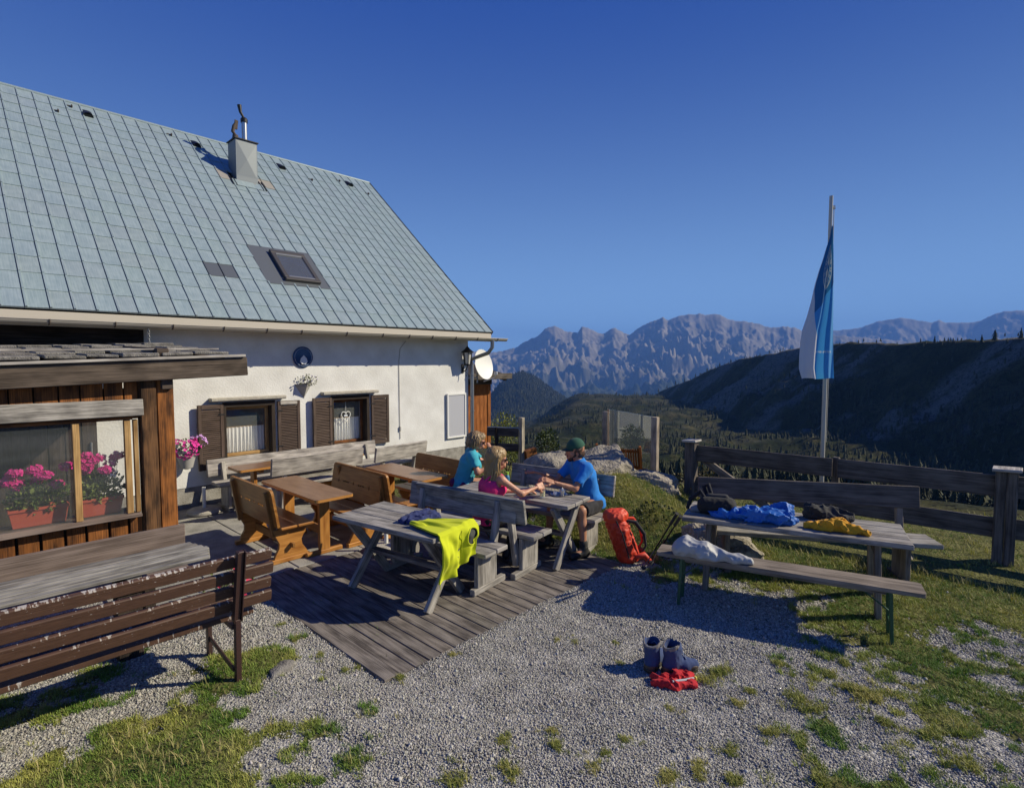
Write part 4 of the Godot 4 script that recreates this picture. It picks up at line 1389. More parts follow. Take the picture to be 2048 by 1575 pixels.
	bar(t, "lintel_beam", M.beam_wood, Vector3(-0.7, 1.68, 0.0), Vector3(0.78, 1.68, 0.0), 0.10, 0.12, Vector3.UP, 0.005)
	for k in 5:
		bar(t, "roof_board", M.dark_wood, Vector3(-0.75, 2.10 - k * 0.055, -0.85 + k * 0.27), Vector3(1.12, 2.06 - k * 0.055, -0.85 + k * 0.27), 0.31, 0.05, Vector3(0, 1, 0.20), 0.005)
	for k in 3:
		bar(t, "rafter", M.beam_wood, Vector3(-0.6 + k * 0.78, 2.0, -0.9), Vector3(-0.6 + k * 0.78, 1.76, 0.36), 0.08, 0.10, Vector3.UP, 0.004)
	slab(t, "roof_edge", M.fence_wood, Vector3(0.18, 1.83, 0.42), Vector3(1.88, 0.14, 0.03), 0.004)

# ------------------------------------------------------------------ leaves and blossoms
func leaf_cluster(parent: Node, called: String, ctr: Vector3, ext: Vector3, count: int, size: float, c0: Color, c1: Color, sd: int, mtl := "leaf") -> MeshInstance3D:
	var r := RandomNumberGenerator.new()
	r.seed = sd
	var mb := MB.new()
	for k in count:
		var d := Vector3(r.randfn(), r.randfn(), r.randfn())
		d = d.normalized() * pow(r.randf(), 0.45)
		var p := ctr + d * ext
		var dir := (d + Vector3(r.randf_range(-0.6, 0.6), r.randf_range(0.0, 0.9), r.randf_range(-0.6, 0.6))).normalized()
		var side := dir.cross(Vector3(r.randfn(), r.randfn(), r.randfn())).normalized()
		var nn := side.cross(dir).normalized()
		var s := size * r.randf_range(0.6, 1.25)
		mb.tint = c0.lerp(c1, r.randf())
		var tip := p + dir * s
		var m := p + dir * s * 0.45
		mb.poly([p, m + side * s * 0.38 - nn * s * 0.08, tip], nn)
		mb.poly([p, tip, m - side * s * 0.38 - nn * s * 0.08], nn)
	var o := put(parent, called, mb, M[mtl])
	return stuff(o)

func flower_heads(parent: Node, called: String, ctr: Vector3, ext: Vector3, count: int, size: float, col: Color, sd: int) -> MeshInstance3D:
	var r := RandomNumberGenerator.new()
	r.seed = sd
	var mb := MB.new()
	for k in count:
		var d := Vector3(r.randfn(), r.randfn(), absf(r.randfn()) * 0.9 + 0.2).normalized()
		var p := ctr + d * ext * r.randf_range(0.75, 1.05)
		var nn := (d + Vector3(r.randf_range(-0.4, 0.4), r.randf_range(-0.1, 0.5), r.randf_range(0, 0.4))).normalized()
		var a := nn.cross(Vector3.UP).normalized()
		var b := nn.cross(a)
		var f := r.randf_range(0.75, 1.3)
		mb.tint = Color(col.r * f, col.g * f, col.b * f)
		for q in 5:
			var an := TAU * q / 5.0 + r.randf()
			var e1 := (a * cos(an) + b * sin(an))
			var e2 := (a * cos(an + 0.62) + b * sin(an + 0.62))
			var e0 := (a * cos(an - 0.62) + b * sin(an - 0.62))
			mb.poly([p - nn * size * 0.25, p + e0 * size * 0.7, p + e1 * size + nn * size * 0.12, p + e2 * size * 0.7], nn)
	return stuff(put(parent, called, mb, M.leaf))

# ------------------------------------------------------------------ the glazed wooden porch
func build_porch() -> void:
	var z := -6.6
	var t := thing("wooden_porch", "weathered wooden porch with slab roof and large window beside the hut", "porch", Vector3(0, 0, z))
	# posts
	bar(t, "post", M.post_brown, Vector3(1.50, 0, 0.0), Vector3(1.50, 2.03, 0.0), 0.14, 0.15, Vector3.BACK, 0.008, Color.WHITE)
	bar(t, "post", M.porch_wood, Vector3(1.655, 0, -0.02), Vector3(1.655, 2.04, -0.02), 0.155, 0.15, Vector3.BACK, 0.008, Color.WHITE)
	slab(t, "beam_end", M.beam_wood, Vector3(1.665, 1.965, 0.07), Vector3(0.10, 0.11, 0.06), 0.006, Color.WHITE)
	bar(t, "post", M.beam_wood, Vector3(-1.5, 0, 0.0), Vector3(-1.5, 1.9, 0.0), 0.14, 0.15, Vector3.BACK, 0.008)
	for xx in [1.62, -1.5]:
		bar(t, "rafter", M.beam_wood, Vector3(xx, 2.28, 0.16), Vector3(xx, 2.37, -2.42), 0.11, 0.10, Vector3.UP, 0.006)
	# front beam, rising a little to the right
	var bmx := bar(t, "front_beam", M.beam_wood, Vector3(-2.2, 1.945, 0.12), Vector3(2.45, 2.145, 0.12), 0.09, 0.205, Vector3.UP, 0.008, Color(1.05, 1.0, 0.97))
	tag(bmx, "long weathered beam under the porch roof")
	bar(t, "roof_batten", M.pale_wood, Vector3(-2.2, 2.065, 0.14), Vector3(2.42, 2.264, 0.14), 0.12, 0.028, Vector3.UP, 0.004, Color.WHITE)
	# stone slabs and boards of the roof
	var x := -2.15
	while x < 2.05:
		var w := rng.randf_range(0.24, 0.42)
		var yy := 2.105 + (x + 2.2) * 0.043
		for r in 5:
			slab(t, "roof_slab", M.slate, Vector3(x + w * 0.5 + rng.randf_range(-0.03, 0.03), yy + 0.012 + r * 0.032 + rng.randf_range(0, 0.012), -0.10 - r * 0.48), Vector3(w - 0.01, rng.randf_range(0.025, 0.04), 0.56), 0.008, tone(1.0, 0.25), Basis(Vector3.RIGHT, 0.03) * Basis(Vector3.BACK, rng.randf_range(-0.02, 0.05)))
		x += w
	slab(t, "roof_deck", M.beam_wood, Vector3(0.05, 2.20, -1.17), Vector3(4.4, 0.03, 2.45), 0.0, Color.WHITE, Basis(Vector3.BACK, 0.043) * Basis(Vector3.RIGHT, 0.05))
	bar(t, "roof_pole", M.pale_wood, Vector3(-2.2, 2.232, 0.06), Vector3(2.18, 2.335, 0.06), 0.05, 0.018, Vector3.UP, 0.004, Color.WHITE)
	# cladding above the window
	x = -1.42
	while x < 1.40:
		var w := rng.randf_range(0.15, 0.19)
		w = minf(w, 1.425 - x)
		bar(t, "cladding_board", M.porch_wood, Vector3(x + w * 0.5, 1.62, rng.randf_range(-0.005, 0.005)), Vector3(x + w * 0.5, 1.96 + x * 0.04, 0), w - 0.012, 0.03, Vector3.BACK, 0.003, tone(1.1, 0.2))
		bar(t, "cladding_board", M.porch_wood, Vector3(x + w * 0.5, 0.0, rng.randf_range(-0.005, 0.005)), Vector3(x + w * 0.5, 0.62, 0), w - 0.022, 0.03, Vector3.BACK, 0.003, tone(0.85, 0.3))
		x += w
	var dp := slab(t, "drip_board", M.grey_wood, Vector3(-0.06, 1.735, 0.075), Vector3(3.02, 0.165, 0.032), 0.005, Color(1.05, 1.08, 1.15), Basis(Vector3.RIGHT, -0.12))
	tag(dp, "grey weathered drip board above the porch window")
	slab(t, "sill", M.plank_brown, Vector3(-0.03, 0.645, 0.045), Vector3(2.86, 0.035, 0.13), 0.005, Color.WHITE)
	slab(t, "backing", M.dark_wood, Vector3(-0.03, 0.30, -0.03), Vector3(2.8, 0.6, 0.012), 0.0, Color(0.8, 0.8, 0.8))
	slab(t, "backing", M.dark_wood, Vector3(-0.03, 1.78, -0.03), Vector3(2.8, 0.30, 0.012), 0.0, Color(0.8, 0.8, 0.8))
	# window
	var w := Node3D.new()
	w.name = "window"
	t.add_child(w)
	bar(w, "head", M.porch_wood, Vector3(-1.4, 1.628, 0.02), Vector3(1.36, 1.628, 0.02), 0.06, 0.03, Vector3.UP, 0.003, Color.WHITE)
	for q in [[1.385, 0.040, 0.85], [1.315, 0.055, 0.95], [0.905, 0.055, 1.15], [-0.25, 0.055, 1.0]]:
		bar(w, "mullion", M.yellow_wood, Vector3(q[0], 0.664, 0.02), Vector3(q[0], 1.612, 0.02), q[1], 0.05, Vector3.BACK, 0.004, Color(q[2], q[2], q[2]))
	for q in [[0.329, 1.10], [1.11, 0.355], [-0.84, 1.12]]:
		var pn := MB.new()
		pn.box(Transform3D(Basis.IDENTITY, Vector3(q[0], 1.138, 0.018)), Vector3(q[1], 0.947, 0.004), 0.0)
		put(w, "pane", pn, M.dusty_glass)
	# shelf inside
	slab(t, "inner_shelf", M.beam_wood, Vector3(-0.03, 0.645, -0.16), Vector3(2.8, 0.03, 0.25), 0.004)
	# flower boxes on the shelf behind the glass
	var k := 0
	for q in [[0.63, 0.44, "red plastic flower box behind the porch window's wide pane"], [1.11, 0.36, "red plastic flower box behind the porch window's narrow pane"], [0.02, 0.44, "red plastic flower box at the far side of the porch window"]]:
		var b := thing("flower_box", q[2], "flower box", Vector3(q[0], 0.662, z - 0.165), 0.0, "flower boxes in the porch window")
		var mb := MB.new()
		var hw: float = q[1] * 0.5
		var prof := [[hw - 0.03, 0.055, 0.0], [hw - 0.006, 0.075, 0.15], [hw, 0.085, 0.15], [hw, 0.085, 0.175], [hw - 0.012, 0.073, 0.175], [hw - 0.02, 0.065, 0.13]]
		for e in prof.size() - 1:
			var a: Array = prof[e]; var c: Array = prof[e + 1]
			for s in 4:
				var sx: Array = [[-1, 1, 1, 1], [1, 1, 1, -1], [1, -1, -1, -1], [-1, -1, -1, 1]][s]
				var hint: Vector3 = [Vector3(0, 0.2, 1), Vector3(1, 0.2, 0), Vector3(0, 0.2, -1), Vector3(-1, 0.2, 0)][s]
				if e == 4: hint = -hint + Vector3(0, 0.5, 0)
				if e == 3: hint = Vector3.UP
				if e == 1: hint = Vector3.DOWN
				mb.poly([Vector3(sx[0] * a[0], a[2], sx[1] * a[1]), Vector3(sx[2] * a[0], a[2], sx[3] * a[1]), Vector3(sx[2] * c[0], c[2], sx[3] * c[1]), Vector3(sx[0] * c[0], c[2], sx[1] * c[1])], hint)
		mb.poly([Vector3(-hw + 0.02, 0.13, -0.065), Vector3(hw - 0.02, 0.13, -0.065), Vector3(hw - 0.02, 0.13, 0.065), Vector3(-hw + 0.02, 0.13, 0.065)], Vector3.UP)
		put(b, "trough", mb, M.terracotta)
		var g := thing("geranium", ["bushy magenta geranium filling the flower box behind the wide pane", "magenta geranium with white blossoms behind the narrow pane", "magenta geranium at the far side of the porch window"][k], "plant", Vector3(q[0], 0.80, z - 0.165), 0.0, "geraniums in the porch window")
		leaf_cluster(g, "foliage", Vector3(0, 0.13, 0.01), Vector3(hw * 1.08, 0.17, 0.11), 560, 0.045, Color(0.045, 0.085, 0.016), Color(0.22, 0.26, 0.055), 100 + k)
		var r := RandomNumberGenerator.new(); r.seed = 200 + k
		for f in 13:
			var c := Vector3(r.randf_range(-hw, hw), 0.22 + r.randf() * (0.18 if k != 1 else 0.26), r.randf_range(-0.03, 0.09))
			flower_heads(g, "blossom_head", c, Vector3(0.060, 0.040, 0.055), 40, 0.018, Color(0.62, 0.018, 0.24), 300 + k * 20 + f)
			var st := MB.new()
			st.tint = Color(0.08, 0.12, 0.03)
			st.tube([Vector3(c.x * 0.8, 0.05, 0.0), c], 0.003, 4)
			put(g, "stem", st, M.leaf)
		if k == 1:
			flower_heads(g, "white_blossom_head", Vector3(0.08, 0.27, 0.06), Vector3(0.06, 0.05, 0.04), 22, 0.016, Color(0.75, 0.72, 0.74), 390)
		k += 1
	build_bench_group()

func build_bench_group() -> void:
	# grey slatted table
	var t := thing("slatted_table", "long grey slatted table between the brown bench and the porch", "table", Vector3(0.2, 0, -4.78))
	for k in 7:
		var z := -0.21 + k * 0.070
		bar(t, "top_slat", M.grey_wood, Vector3(-1.5, 0.69, z), Vector3(1.27 - 0.02 * absf(k - 3), 0.69, z), 0.056, 0.026, Vector3.UP, 0.004, tone(0.8, 0.18))
	for x in [-1.0, 0.72]:
		bar(t, "leg", M.dark_wood, Vector3(x, 0, -0.02), Vector3(x, 0.676, -0.02), 0.16, 0.12, Vector3.BACK, 0.006)
		bar(t, "batten", M.grey_wood, Vector3(x, 0.66, -0.22), Vector3(x, 0.66, 0.22), 0.09, 0.03, Vector3.UP, 0.003)
	# plank bench under the porch window
	t = thing("plank_bench", "low bench with brown plank back under the porch window", "bench", Vector3(0.2, 0, -5.30))
	bar(t, "backrest", M.plank_brown, Vector3(-1.6, 0.645, -0.16), Vector3(1.29, 0.655, -0.16), 0.035, 0.185, Vector3(0, 1, 0.06), 0.005, Color.WHITE)
	for z in [-0.06, 0.08]:
		bar(t, "seat_board", M.plank_brown, Vector3(-1.6, 0.42, z), Vector3(1.25, 0.42, z), 0.125, 0.035, Vector3.UP, 0.005, Color.WHITE)
	for x in [-1.2, 0.95]:
		bar(t, "leg", M.dark_wood, Vector3(x, 0, 0.0), Vector3(x, 0.402, 0.0), 0.08, 0.22, Vector3.BACK, 0.005)
		bar(t, "back_post", M.dark_wood, Vector3(x, 0.0, -0.20), Vector3(x, 0.74, -0.20), 0.06, 0.04, Vector3.BACK, 0.004)
	# brown bench with flaking paint, its back to the gravel
	t = thing("brown_slat_bench", "brown slat bench with flaking paint and its back to the gravel", "bench", Vector3(0.3, 0, -4.1))
	for k in 4:
		var y := 0.545 + k * 0.107
		var z := 0.20 + k * 0.022
		flaked_slat(t, "back_slat", Vector3(-1.7, y + 0.012, z), Vector3(1.30 - [0.0, 0.01, 0.0, 0.02][k], y - 0.012, z), 0.080, 0.036, Vector3(0, 1, 0.2), 0.0 if k == 3 else 0.07)
	for k in 4:
		flaked_slat(t, "seat_slat", Vector3(-1.7, 0.43, 0.11 - k * 0.098), Vector3(1.20, 0.43, 0.11 - k * 0.098), 0.086, 0.040, Vector3.BACK, 0.09)
	for x in [1.05, -0.75]:
		var fr := MB.new()
		fr.tint = Color(0.9, 0.8, 0.8)
		fr.box(Transform3D(look_x(Vector3(0, 0.55, 0.02), Vector3.RIGHT), Vector3(x, 0.225, 0.240)), Vector3(0.45, 0.038, 0.04), 0.004)
		fr.box(Transform3D(look_x(Vector3(0, 0.5, 0.105), Vector3.RIGHT), Vector3(x, 0.69, 0.295)), Vector3(0.52, 0.038, 0.030), 0.004)
		for dx in [-0.024, 0.024]:
			fr.box(Transform3D(look_x(Vector3(0, 0.5, 0.105), Vector3.RIGHT), Vector3(x + dx, 0.69, 0.302)), Vector3(0.52, 0.009, 0.045), 0.002)
		put(t, "rear_leg", fr, M.brown_metal)
		var fl := MB.new()
		fl.box(Transform3D(look_x(Vector3.UP, Vector3.RIGHT), Vector3(x - 0.02, 0.20, -0.27)), Vector3(0.40, 0.03, 0.05), 0.003)
		put(t, "front_leg", fl, M.brown_metal)
		var fb := MB.new()
		fb.box(Transform3D(look_x(Vector3(0, -0.12, 1), Vector3.RIGHT), Vector3(x - 0.02, 0.12, -0.02)), Vector3(0.48, 0.012, 0.035), 0.002)
		fb.box(Transform3D(look_x(Vector3(0, 0, 1), Vector3.RIGHT), Vector3(x - 0.02, 0.398, -0.02)), Vector3(0.52, 0.03, 0.035), 0.002)
		put(t, "brace", fb, M.brown_metal)

func flaked_slat(parent: Node, called: String, p0: Vector3, p1: Vector3, tall: float, thick: float, up: Vector3, kept := 0.0) -> void:
	# a painted slat; v = 0 of the paint lies along its upper edge, where it has flaked most
	var mb := MB.new()
	mb.tint = tone(1.0, 0.1)
	var b := look_x(p1 - p0, up)
	var s := Vector3((p1 - p0).length(), tall, thick)
	mb.box(Transform3D(b, (p0 + p1) * 0.5), s, 0.006)
	var inv := Transform3D(b, (p0 + p1) * 0.5).affine_inverse()
	var off := rng.randf() * 9.0
	for k in mb.v.size():
		var l := inv * mb.v[k]
		var f := 0.5 - l.y / tall
		if absf(l.y) > tall * 0.495: f = 0.02 + 0.06 * (l.z / thick + 0.5) if l.y > 0 else 0.9
		mb.uv[k] = Vector2(l.x + off, clampf(f * (1.0 - kept) + kept, 0.01, 0.94))
	put(parent, called, mb, M.brown_paint)

# ------------------------------------------------------------------ furniture
func rounded_rect(w: float, d: float, r: float) -> PackedVector2Array:
	var out := PackedVector2Array()
	for q in [[1, 1, 0.0], [-1, 1, 0.5], [-1, -1, 1.0], [1, -1, 1.5]]:
		for k in 5:
			var a: float = PI * q[2] + PI * 0.5 * k / 4.0
			out.append(Vector2(q[0] * (w * 0.5 - r) + cos(a) * r, q[1] * (d * 0.5 - r) + sin(a) * r))
	return out

func carved_board(w: float, y0: float, y1: float, notch_top: bool, round_top: bool) -> PackedVector2Array:
	# a backrest board; one long edge carries half of the row of carved openings
	var nt := [[-0.40, 0.030, 0.013], [-0.27, 0.014, 0.020], [-0.22, 0.014, 0.018], [-0.17, 0.012, 0.022], [-0.04, 0.028, 0.012], [0.09, 0.014, 0.022], [0.14, 0.014, 0.018], [0.19, 0.012, 0.022], [0.33, 0.030, 0.013]]
	var out := PackedVector2Array()
	var ye := y1 if notch_top else y0
	var sg := -1.0 if notch_top else 1.0
	if notch_top:
		out.append(Vector2(-w * 0.5, y0)); out.append(Vector2(w * 0.5, y0)); out.append(Vector2(w * 0.5, y1))
		nt.reverse()
		for q in nt:
			out.append(Vector2(q[0] + q[2], ye)); out.append(Vector2(q[0], ye + sg * q[1])); out.append(Vector2(q[0] - q[2], ye))
		out.append(Vector2(-w * 0.5, y1))
	else:
		out.append(Vector2(-w * 0.5, y0))
		for q in nt:
			out.append(Vector2(q[0] - q[2], ye)); out.append(Vector2(q[0], ye + sg * q[1])); out.append(Vector2(q[0] + q[2], ye))
		out.append(Vector2(w * 0.5, y0))
		if round_top:
			for k in 5:
				var a := PI * 0.5 * k / 4.0
				out.append(Vector2(w * 0.5 - 0.05 + cos(a) * 0.05, y1 - 0.05 + sin(a) * 0.05))
			for k in 5:
				var a := PI * 0.5 + PI * 0.5 * k / 4.0
				out.append(Vector2(-w * 0.5 + 0.05 + cos(a) * 0.05, y1 - 0.05 + sin(a) * 0.05))
		else:
			out.append(Vector2(w * 0.5, y1)); out.append(Vector2(-w * 0.5, y1))
	return out

func honey_bench(label: String, at: Vector3, turn: float, length := 1.16) -> Node3D:
	var t := thing("varnished_bench", label, "bench", at, turn, "varnished benches with carved backs")
	var hl := length * 0.5
	for sx in [-1, 1]:
		var mb := MB.new()
		mb.tint = tone(1.1, 0.08)
		var ol := PackedVector2Array([Vector2(-0.19, 0.052), Vector2(0.19, 0.052), Vector2(0.165, 0.10), Vector2(0.125, 0.16), Vector2(0.115, 0.22), Vector2(0.14, 0.27), Vector2(0.165, 0.30), Vector2(0.17, 0.375), Vector2(-0.20, 0.375), Vector2(-0.17, 0.30), Vector2(-0.13, 0.22), Vector2(-0.135, 0.16), Vector2(-0.17, 0.10)])
		mb.extrude(ol, 0.04, Transform3D(Basis(Vector3(0, 0, 1), Vector3.UP, Vector3(-1, 0, 0)), Vector3(sx * (hl - 0.10), 0, 0.02)), Vector2(rng.randf(), rng.randf()))
		put(t, "side_panel", mb, M.honey_wood)
		bar(t, "foot_rail", M.honey_wood, Vector3(sx * (hl - 0.10), 0.026, -0.22), Vector3(sx * (hl - 0.10), 0.026, 0.23), 0.062, 0.050, Vector3.UP, 0.006, tone(1.15, 0.06))
		bar(t, "back_post", M.honey_wood, Vector3(sx * (hl - 0.11), 0.30, -0.155), Vector3(sx * (hl - 0.11), 0.80, -0.235), 0.045, 0.055, Vector3.BACK, 0.005, tone(0.75, 0.08))
		var pg := slab(t, "tenon_wedge", M.honey_wood, Vector3(sx * (hl - 0.05), 0.185, 0.02), Vector3(0.07, 0.05, 0.035), 0.005, tone(0.6, 0.05))  # dark tint puts the shade of the tenon hole into the wood
		tag(pg, "wedge end of the stretcher, tinted dark for the shade of its hole")
	bar(t, "stretcher", M.honey_wood, Vector3(-hl + 0.12, 0.185, 0.02), Vector3(hl - 0.12, 0.185, 0.02), 0.03, 0.09, Vector3.UP, 0.004)
	for z in [-0.045, 0.145]:
		bar(t, "seat_board", M.honey_wood, Vector3(-hl, 0.393, z + 0.01), Vector3(hl, 0.393, z + 0.01), 0.183, 0.034, Vector3.UP, 0.010, tone(0.95, 0.08))
	var lean := Basis(Vector3.RIGHT, -0.16)
	for q in [[0.0, 0.20, true, false], [0.203, 0.42, false, true]]:
		var mb := MB.new()
		mb.tint = tone(0.82, 0.06)
		mb.extrude(carved_board(length, q[0], q[1], q[2], q[3]), 0.028, Transform3D(lean, Vector3(0, 0.42, -0.148)), Vector2(rng.randf(), rng.randf()))
		put(t, "back_board", mb, M.honey_wood)
	return t

func honey_table(label: String, at: Vector3, turn: float, length := 1.45, width := 0.46) -> Node3D:
	var t := thing("varnished_table", label, "table", at, turn, "varnished trestle tables")
	var mb := MB.new()
	mb.tint = Color(1, 1, 1)
	mb.extrude(rounded_rect(length, width, 0.04), 0.034, Transform3D(Basis(Vector3.RIGHT, Vector3.FORWARD, Vector3.UP), Vector3(0, 0.683, 0)), Vector2(rng.randf(), rng.randf()))
	var tp := put(t, "tabletop", mb, M.honey_top)
	mb = MB.new()
	var rr := rounded_rect(length + 0.004, width + 0.004, 0.042)
	for k in rr.size():
		var a := rr[k]; var b := rr[(k + 1) % rr.size()]
		mb.poly([Vector3(a.x, 0.669, -a.y), Vector3(b.x, 0.669, -b.y), Vector3(b.x, 0.697, -b.y), Vector3(a.x, 0.697, -a.y)], Vector3(a.x + b.x, 0, -a.y - b.y) if absf(a.x + b.x) > 0.01 else Vector3(0, 0, -a.y))
	put(tp, "edge_band", mb, M.honey_wood)
	for sx in [-1, 1]:
		var x: float = sx * (length * 0.5 - 0.28)
		bar(t, "leg", M.honey_wood, Vector3(x, 0.05, 0), Vector3(x, 0.665, 0), 0.125, 0.05, Vector3.RIGHT, 0.006, tone(1.1, 0.06))
		bar(t, "foot_rail", M.honey_wood, Vector3(x, 0.027, -0.22), Vector3(x, 0.027, 0.22), 0.055, 0.054, Vector3.UP, 0.010, tone(1.15, 0.06))
		bar(t, "top_rail", M.honey_wood, Vector3(x + sx * -0.055, 0.64, -0.17), Vector3(x + sx * -0.055, 0.64, 0.17), 0.05, 0.05, Vector3.UP, 0.006)
	bar(t, "stretcher", M.honey_wood, Vector3(-length * 0.5 + 0.31, 0.26, 0), Vector3(length * 0.5 - 0.31, 0.26, 0), 0.028, 0.10, Vector3.UP, 0.004)
	return t

func grey_bench(label: String, at: Vector3, turn: float, length := 1.46, wood := "grey_wood", back_y := 0.84, group := "weathered grey benches") -> Node3D:
	var t := thing("weathered_bench", label, "bench", at, turn, group)
	var hl := length * 0.5
	bar(t, "backrest", M[wood], Vector3(-hl, back_y - 0.125, -0.265), Vector3(hl, back_y - 0.125, -0.265), 0.045, 0.255, Vector3(0, 1, -0.18), 0.007)
	for z in [-0.02, 0.165]:
		bar(t, "seat_board", M[wood], Vector3(-hl, 0.405, z), Vector3(hl, 0.405, z), 0.175, 0.045, Vector3.UP, 0.007)
	for sx in [-1, 1]:
		var x: float = sx * (hl - 0.16)
		bar(t, "support_board", M[wood], Vector3(x, 0.06, 0.04), Vector3(x, 0.38, 0.04), 0.30, 0.05, Vector3.RIGHT, 0.006, tone(1.15, 0.1))
		bar(t, "foot_rail", M[wood], Vector3(x, 0.03, -0.25), Vector3(x, 0.03, 0.25), 0.06, 0.06, Vector3.UP, 0.006, tone(1.2, 0.08))
		bar(t, "back_post", M[wood], Vector3(x - sx * 0.055, 0.10, -0.10), Vector3(x - sx * 0.055, back_y - 0.05, -0.245), 0.055, 0.07, Vector3.BACK, 0.005)
	return t

func cross_table(label: String, at: Vector3, turn: float, length := 1.30, width := 0.68) -> Node3D:
	var t := thing("cross_leg_table", label, "table", at, turn, "weathered tables with crossed legs")
	var hl := length * 0.5
	var n := 3
	for k in n:
		var z := -width * 0.5 + width * (k + 0.5) / n
		bar(t, "top_board", M.grey_wood, Vector3(-hl, 0.678, z), Vector3(hl, 0.678, z), width / n - 0.005, 0.042, Vector3.UP, 0.006, tone(1.0, 0.08))
	for sx in [-1, 1]:
		var x: float = sx * (hl - 0.16)
		for s in [-1, 1]:
			bar(t, "leg", M.grey_wood, Vector3(x + s * 0.025, 0.0, s * 0.27), Vector3(x + s * 0.025, 0.66, -s * 0.24), 0.085, 0.046, Vector3.RIGHT, 0.005, tone(1.15, 0.12))
		bar(t, "batten", M.grey_wood, Vector3(x, 0.64, -width * 0.4), Vector3(x, 0.64, width * 0.4), 0.10, 0.032, Vector3.UP, 0.004)
	bar(t, "stretcher", M.deck_wood, Vector3(-hl + 0.12, 0.31, 0), Vector3(hl - 0.12, 0.31, 0), 0.085, 0.04, Vector3.UP, 0.004)
	return t

func parasol_foot(label: String, at: Vector3) -> void:
	var t := thing("parasol_base", label, "parasol base", at, 0.0, "empty concrete parasol bases")
	var mb := MB.new()
	mb.tint = Color(1, 1, 1)
	mb.lathe(Vector3.ZERO, [Vector2(0.205, 0.0), Vector2(0.225, 0.02), Vector2(0.222, 0.05), Vector2(0.19, 0.072), Vector2(0.05, 0.085), Vector2(0.03, 0.086)], 32)
	put(t, "disc", mb, M.pale_stone)
	mb = MB.new()
	mb.lathe(Vector3(0, 0.08, 0), [Vector2(0.024, 0.0), Vector2(0.024, 0.30), Vector2(0.019, 0.30), Vector2(0.019, 0.05), Vector2(0.0, 0.05)], 14)
	put(t, "tube", mb, M.white_paint)

func build_terrace() -> void:
	var q := PI * 0.5
	var d := deg_to_rad(8.5)
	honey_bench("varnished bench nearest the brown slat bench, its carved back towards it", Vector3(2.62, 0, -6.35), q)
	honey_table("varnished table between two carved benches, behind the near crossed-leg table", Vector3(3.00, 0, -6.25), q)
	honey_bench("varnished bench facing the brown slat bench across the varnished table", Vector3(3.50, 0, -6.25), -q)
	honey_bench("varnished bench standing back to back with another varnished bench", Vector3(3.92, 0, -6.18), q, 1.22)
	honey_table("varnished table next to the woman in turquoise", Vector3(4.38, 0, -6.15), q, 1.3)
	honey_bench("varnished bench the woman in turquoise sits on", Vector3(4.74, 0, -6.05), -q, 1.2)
	honey_table("varnished table half hidden behind a pale plank backrest near the windows", Vector3(3.80, 0, -8.05), 0.0, 1.95, 0.45)
	grey_bench("long grey bench against the hut wall under the first window", Vector3(4.20, 0, -8.62), 0.0, 2.9, "pale_wood", 0.72, "pale benches below the windows")
	grey_bench("pale bench with its back to the terrace in front of the wall table", Vector3(3.84, 0, -7.78), PI, 1.42, "pale_wood", 0.86, "pale benches below the windows")
	grey_bench("short pale bench below the second window's far shutter", Vector3(5.50, 0, -8.12), PI + 0.10, 1.15, "pale_wood", 0.77, "pale benches below the windows")
	cross_table("grey crossed-leg table with a yellow vest hanging over its end", Vector3(3.05, 0.002, -4.29), q + deg_to_rad(10.0))
	grey_bench("grey bench drawn up to the table with the yellow vest", Vector3(3.54, 0.002, -4.31), -q + d)
	grey_bench("grey bench the woman in the pink top sits on", Vector3(4.08, 0.002, -4.29), q + d, 1.45)
	cross_table("grey crossed-leg table with cups between the man and two women", Vector3(4.585, 0.002, -4.20), q + d, 1.52, 0.52)
	grey_bench("grey bench the man in blue sits on", Vector3(5.12, 0.002, -4.21), -q + d, 1.48)
	parasol_foot("concrete parasol base standing alone near the hut wall", Vector3(2.62, 0.001, -8.62))
	parasol_foot("concrete parasol base beneath the benches by the crossed-leg table", Vector3(3.55, 0.001, -5.38))

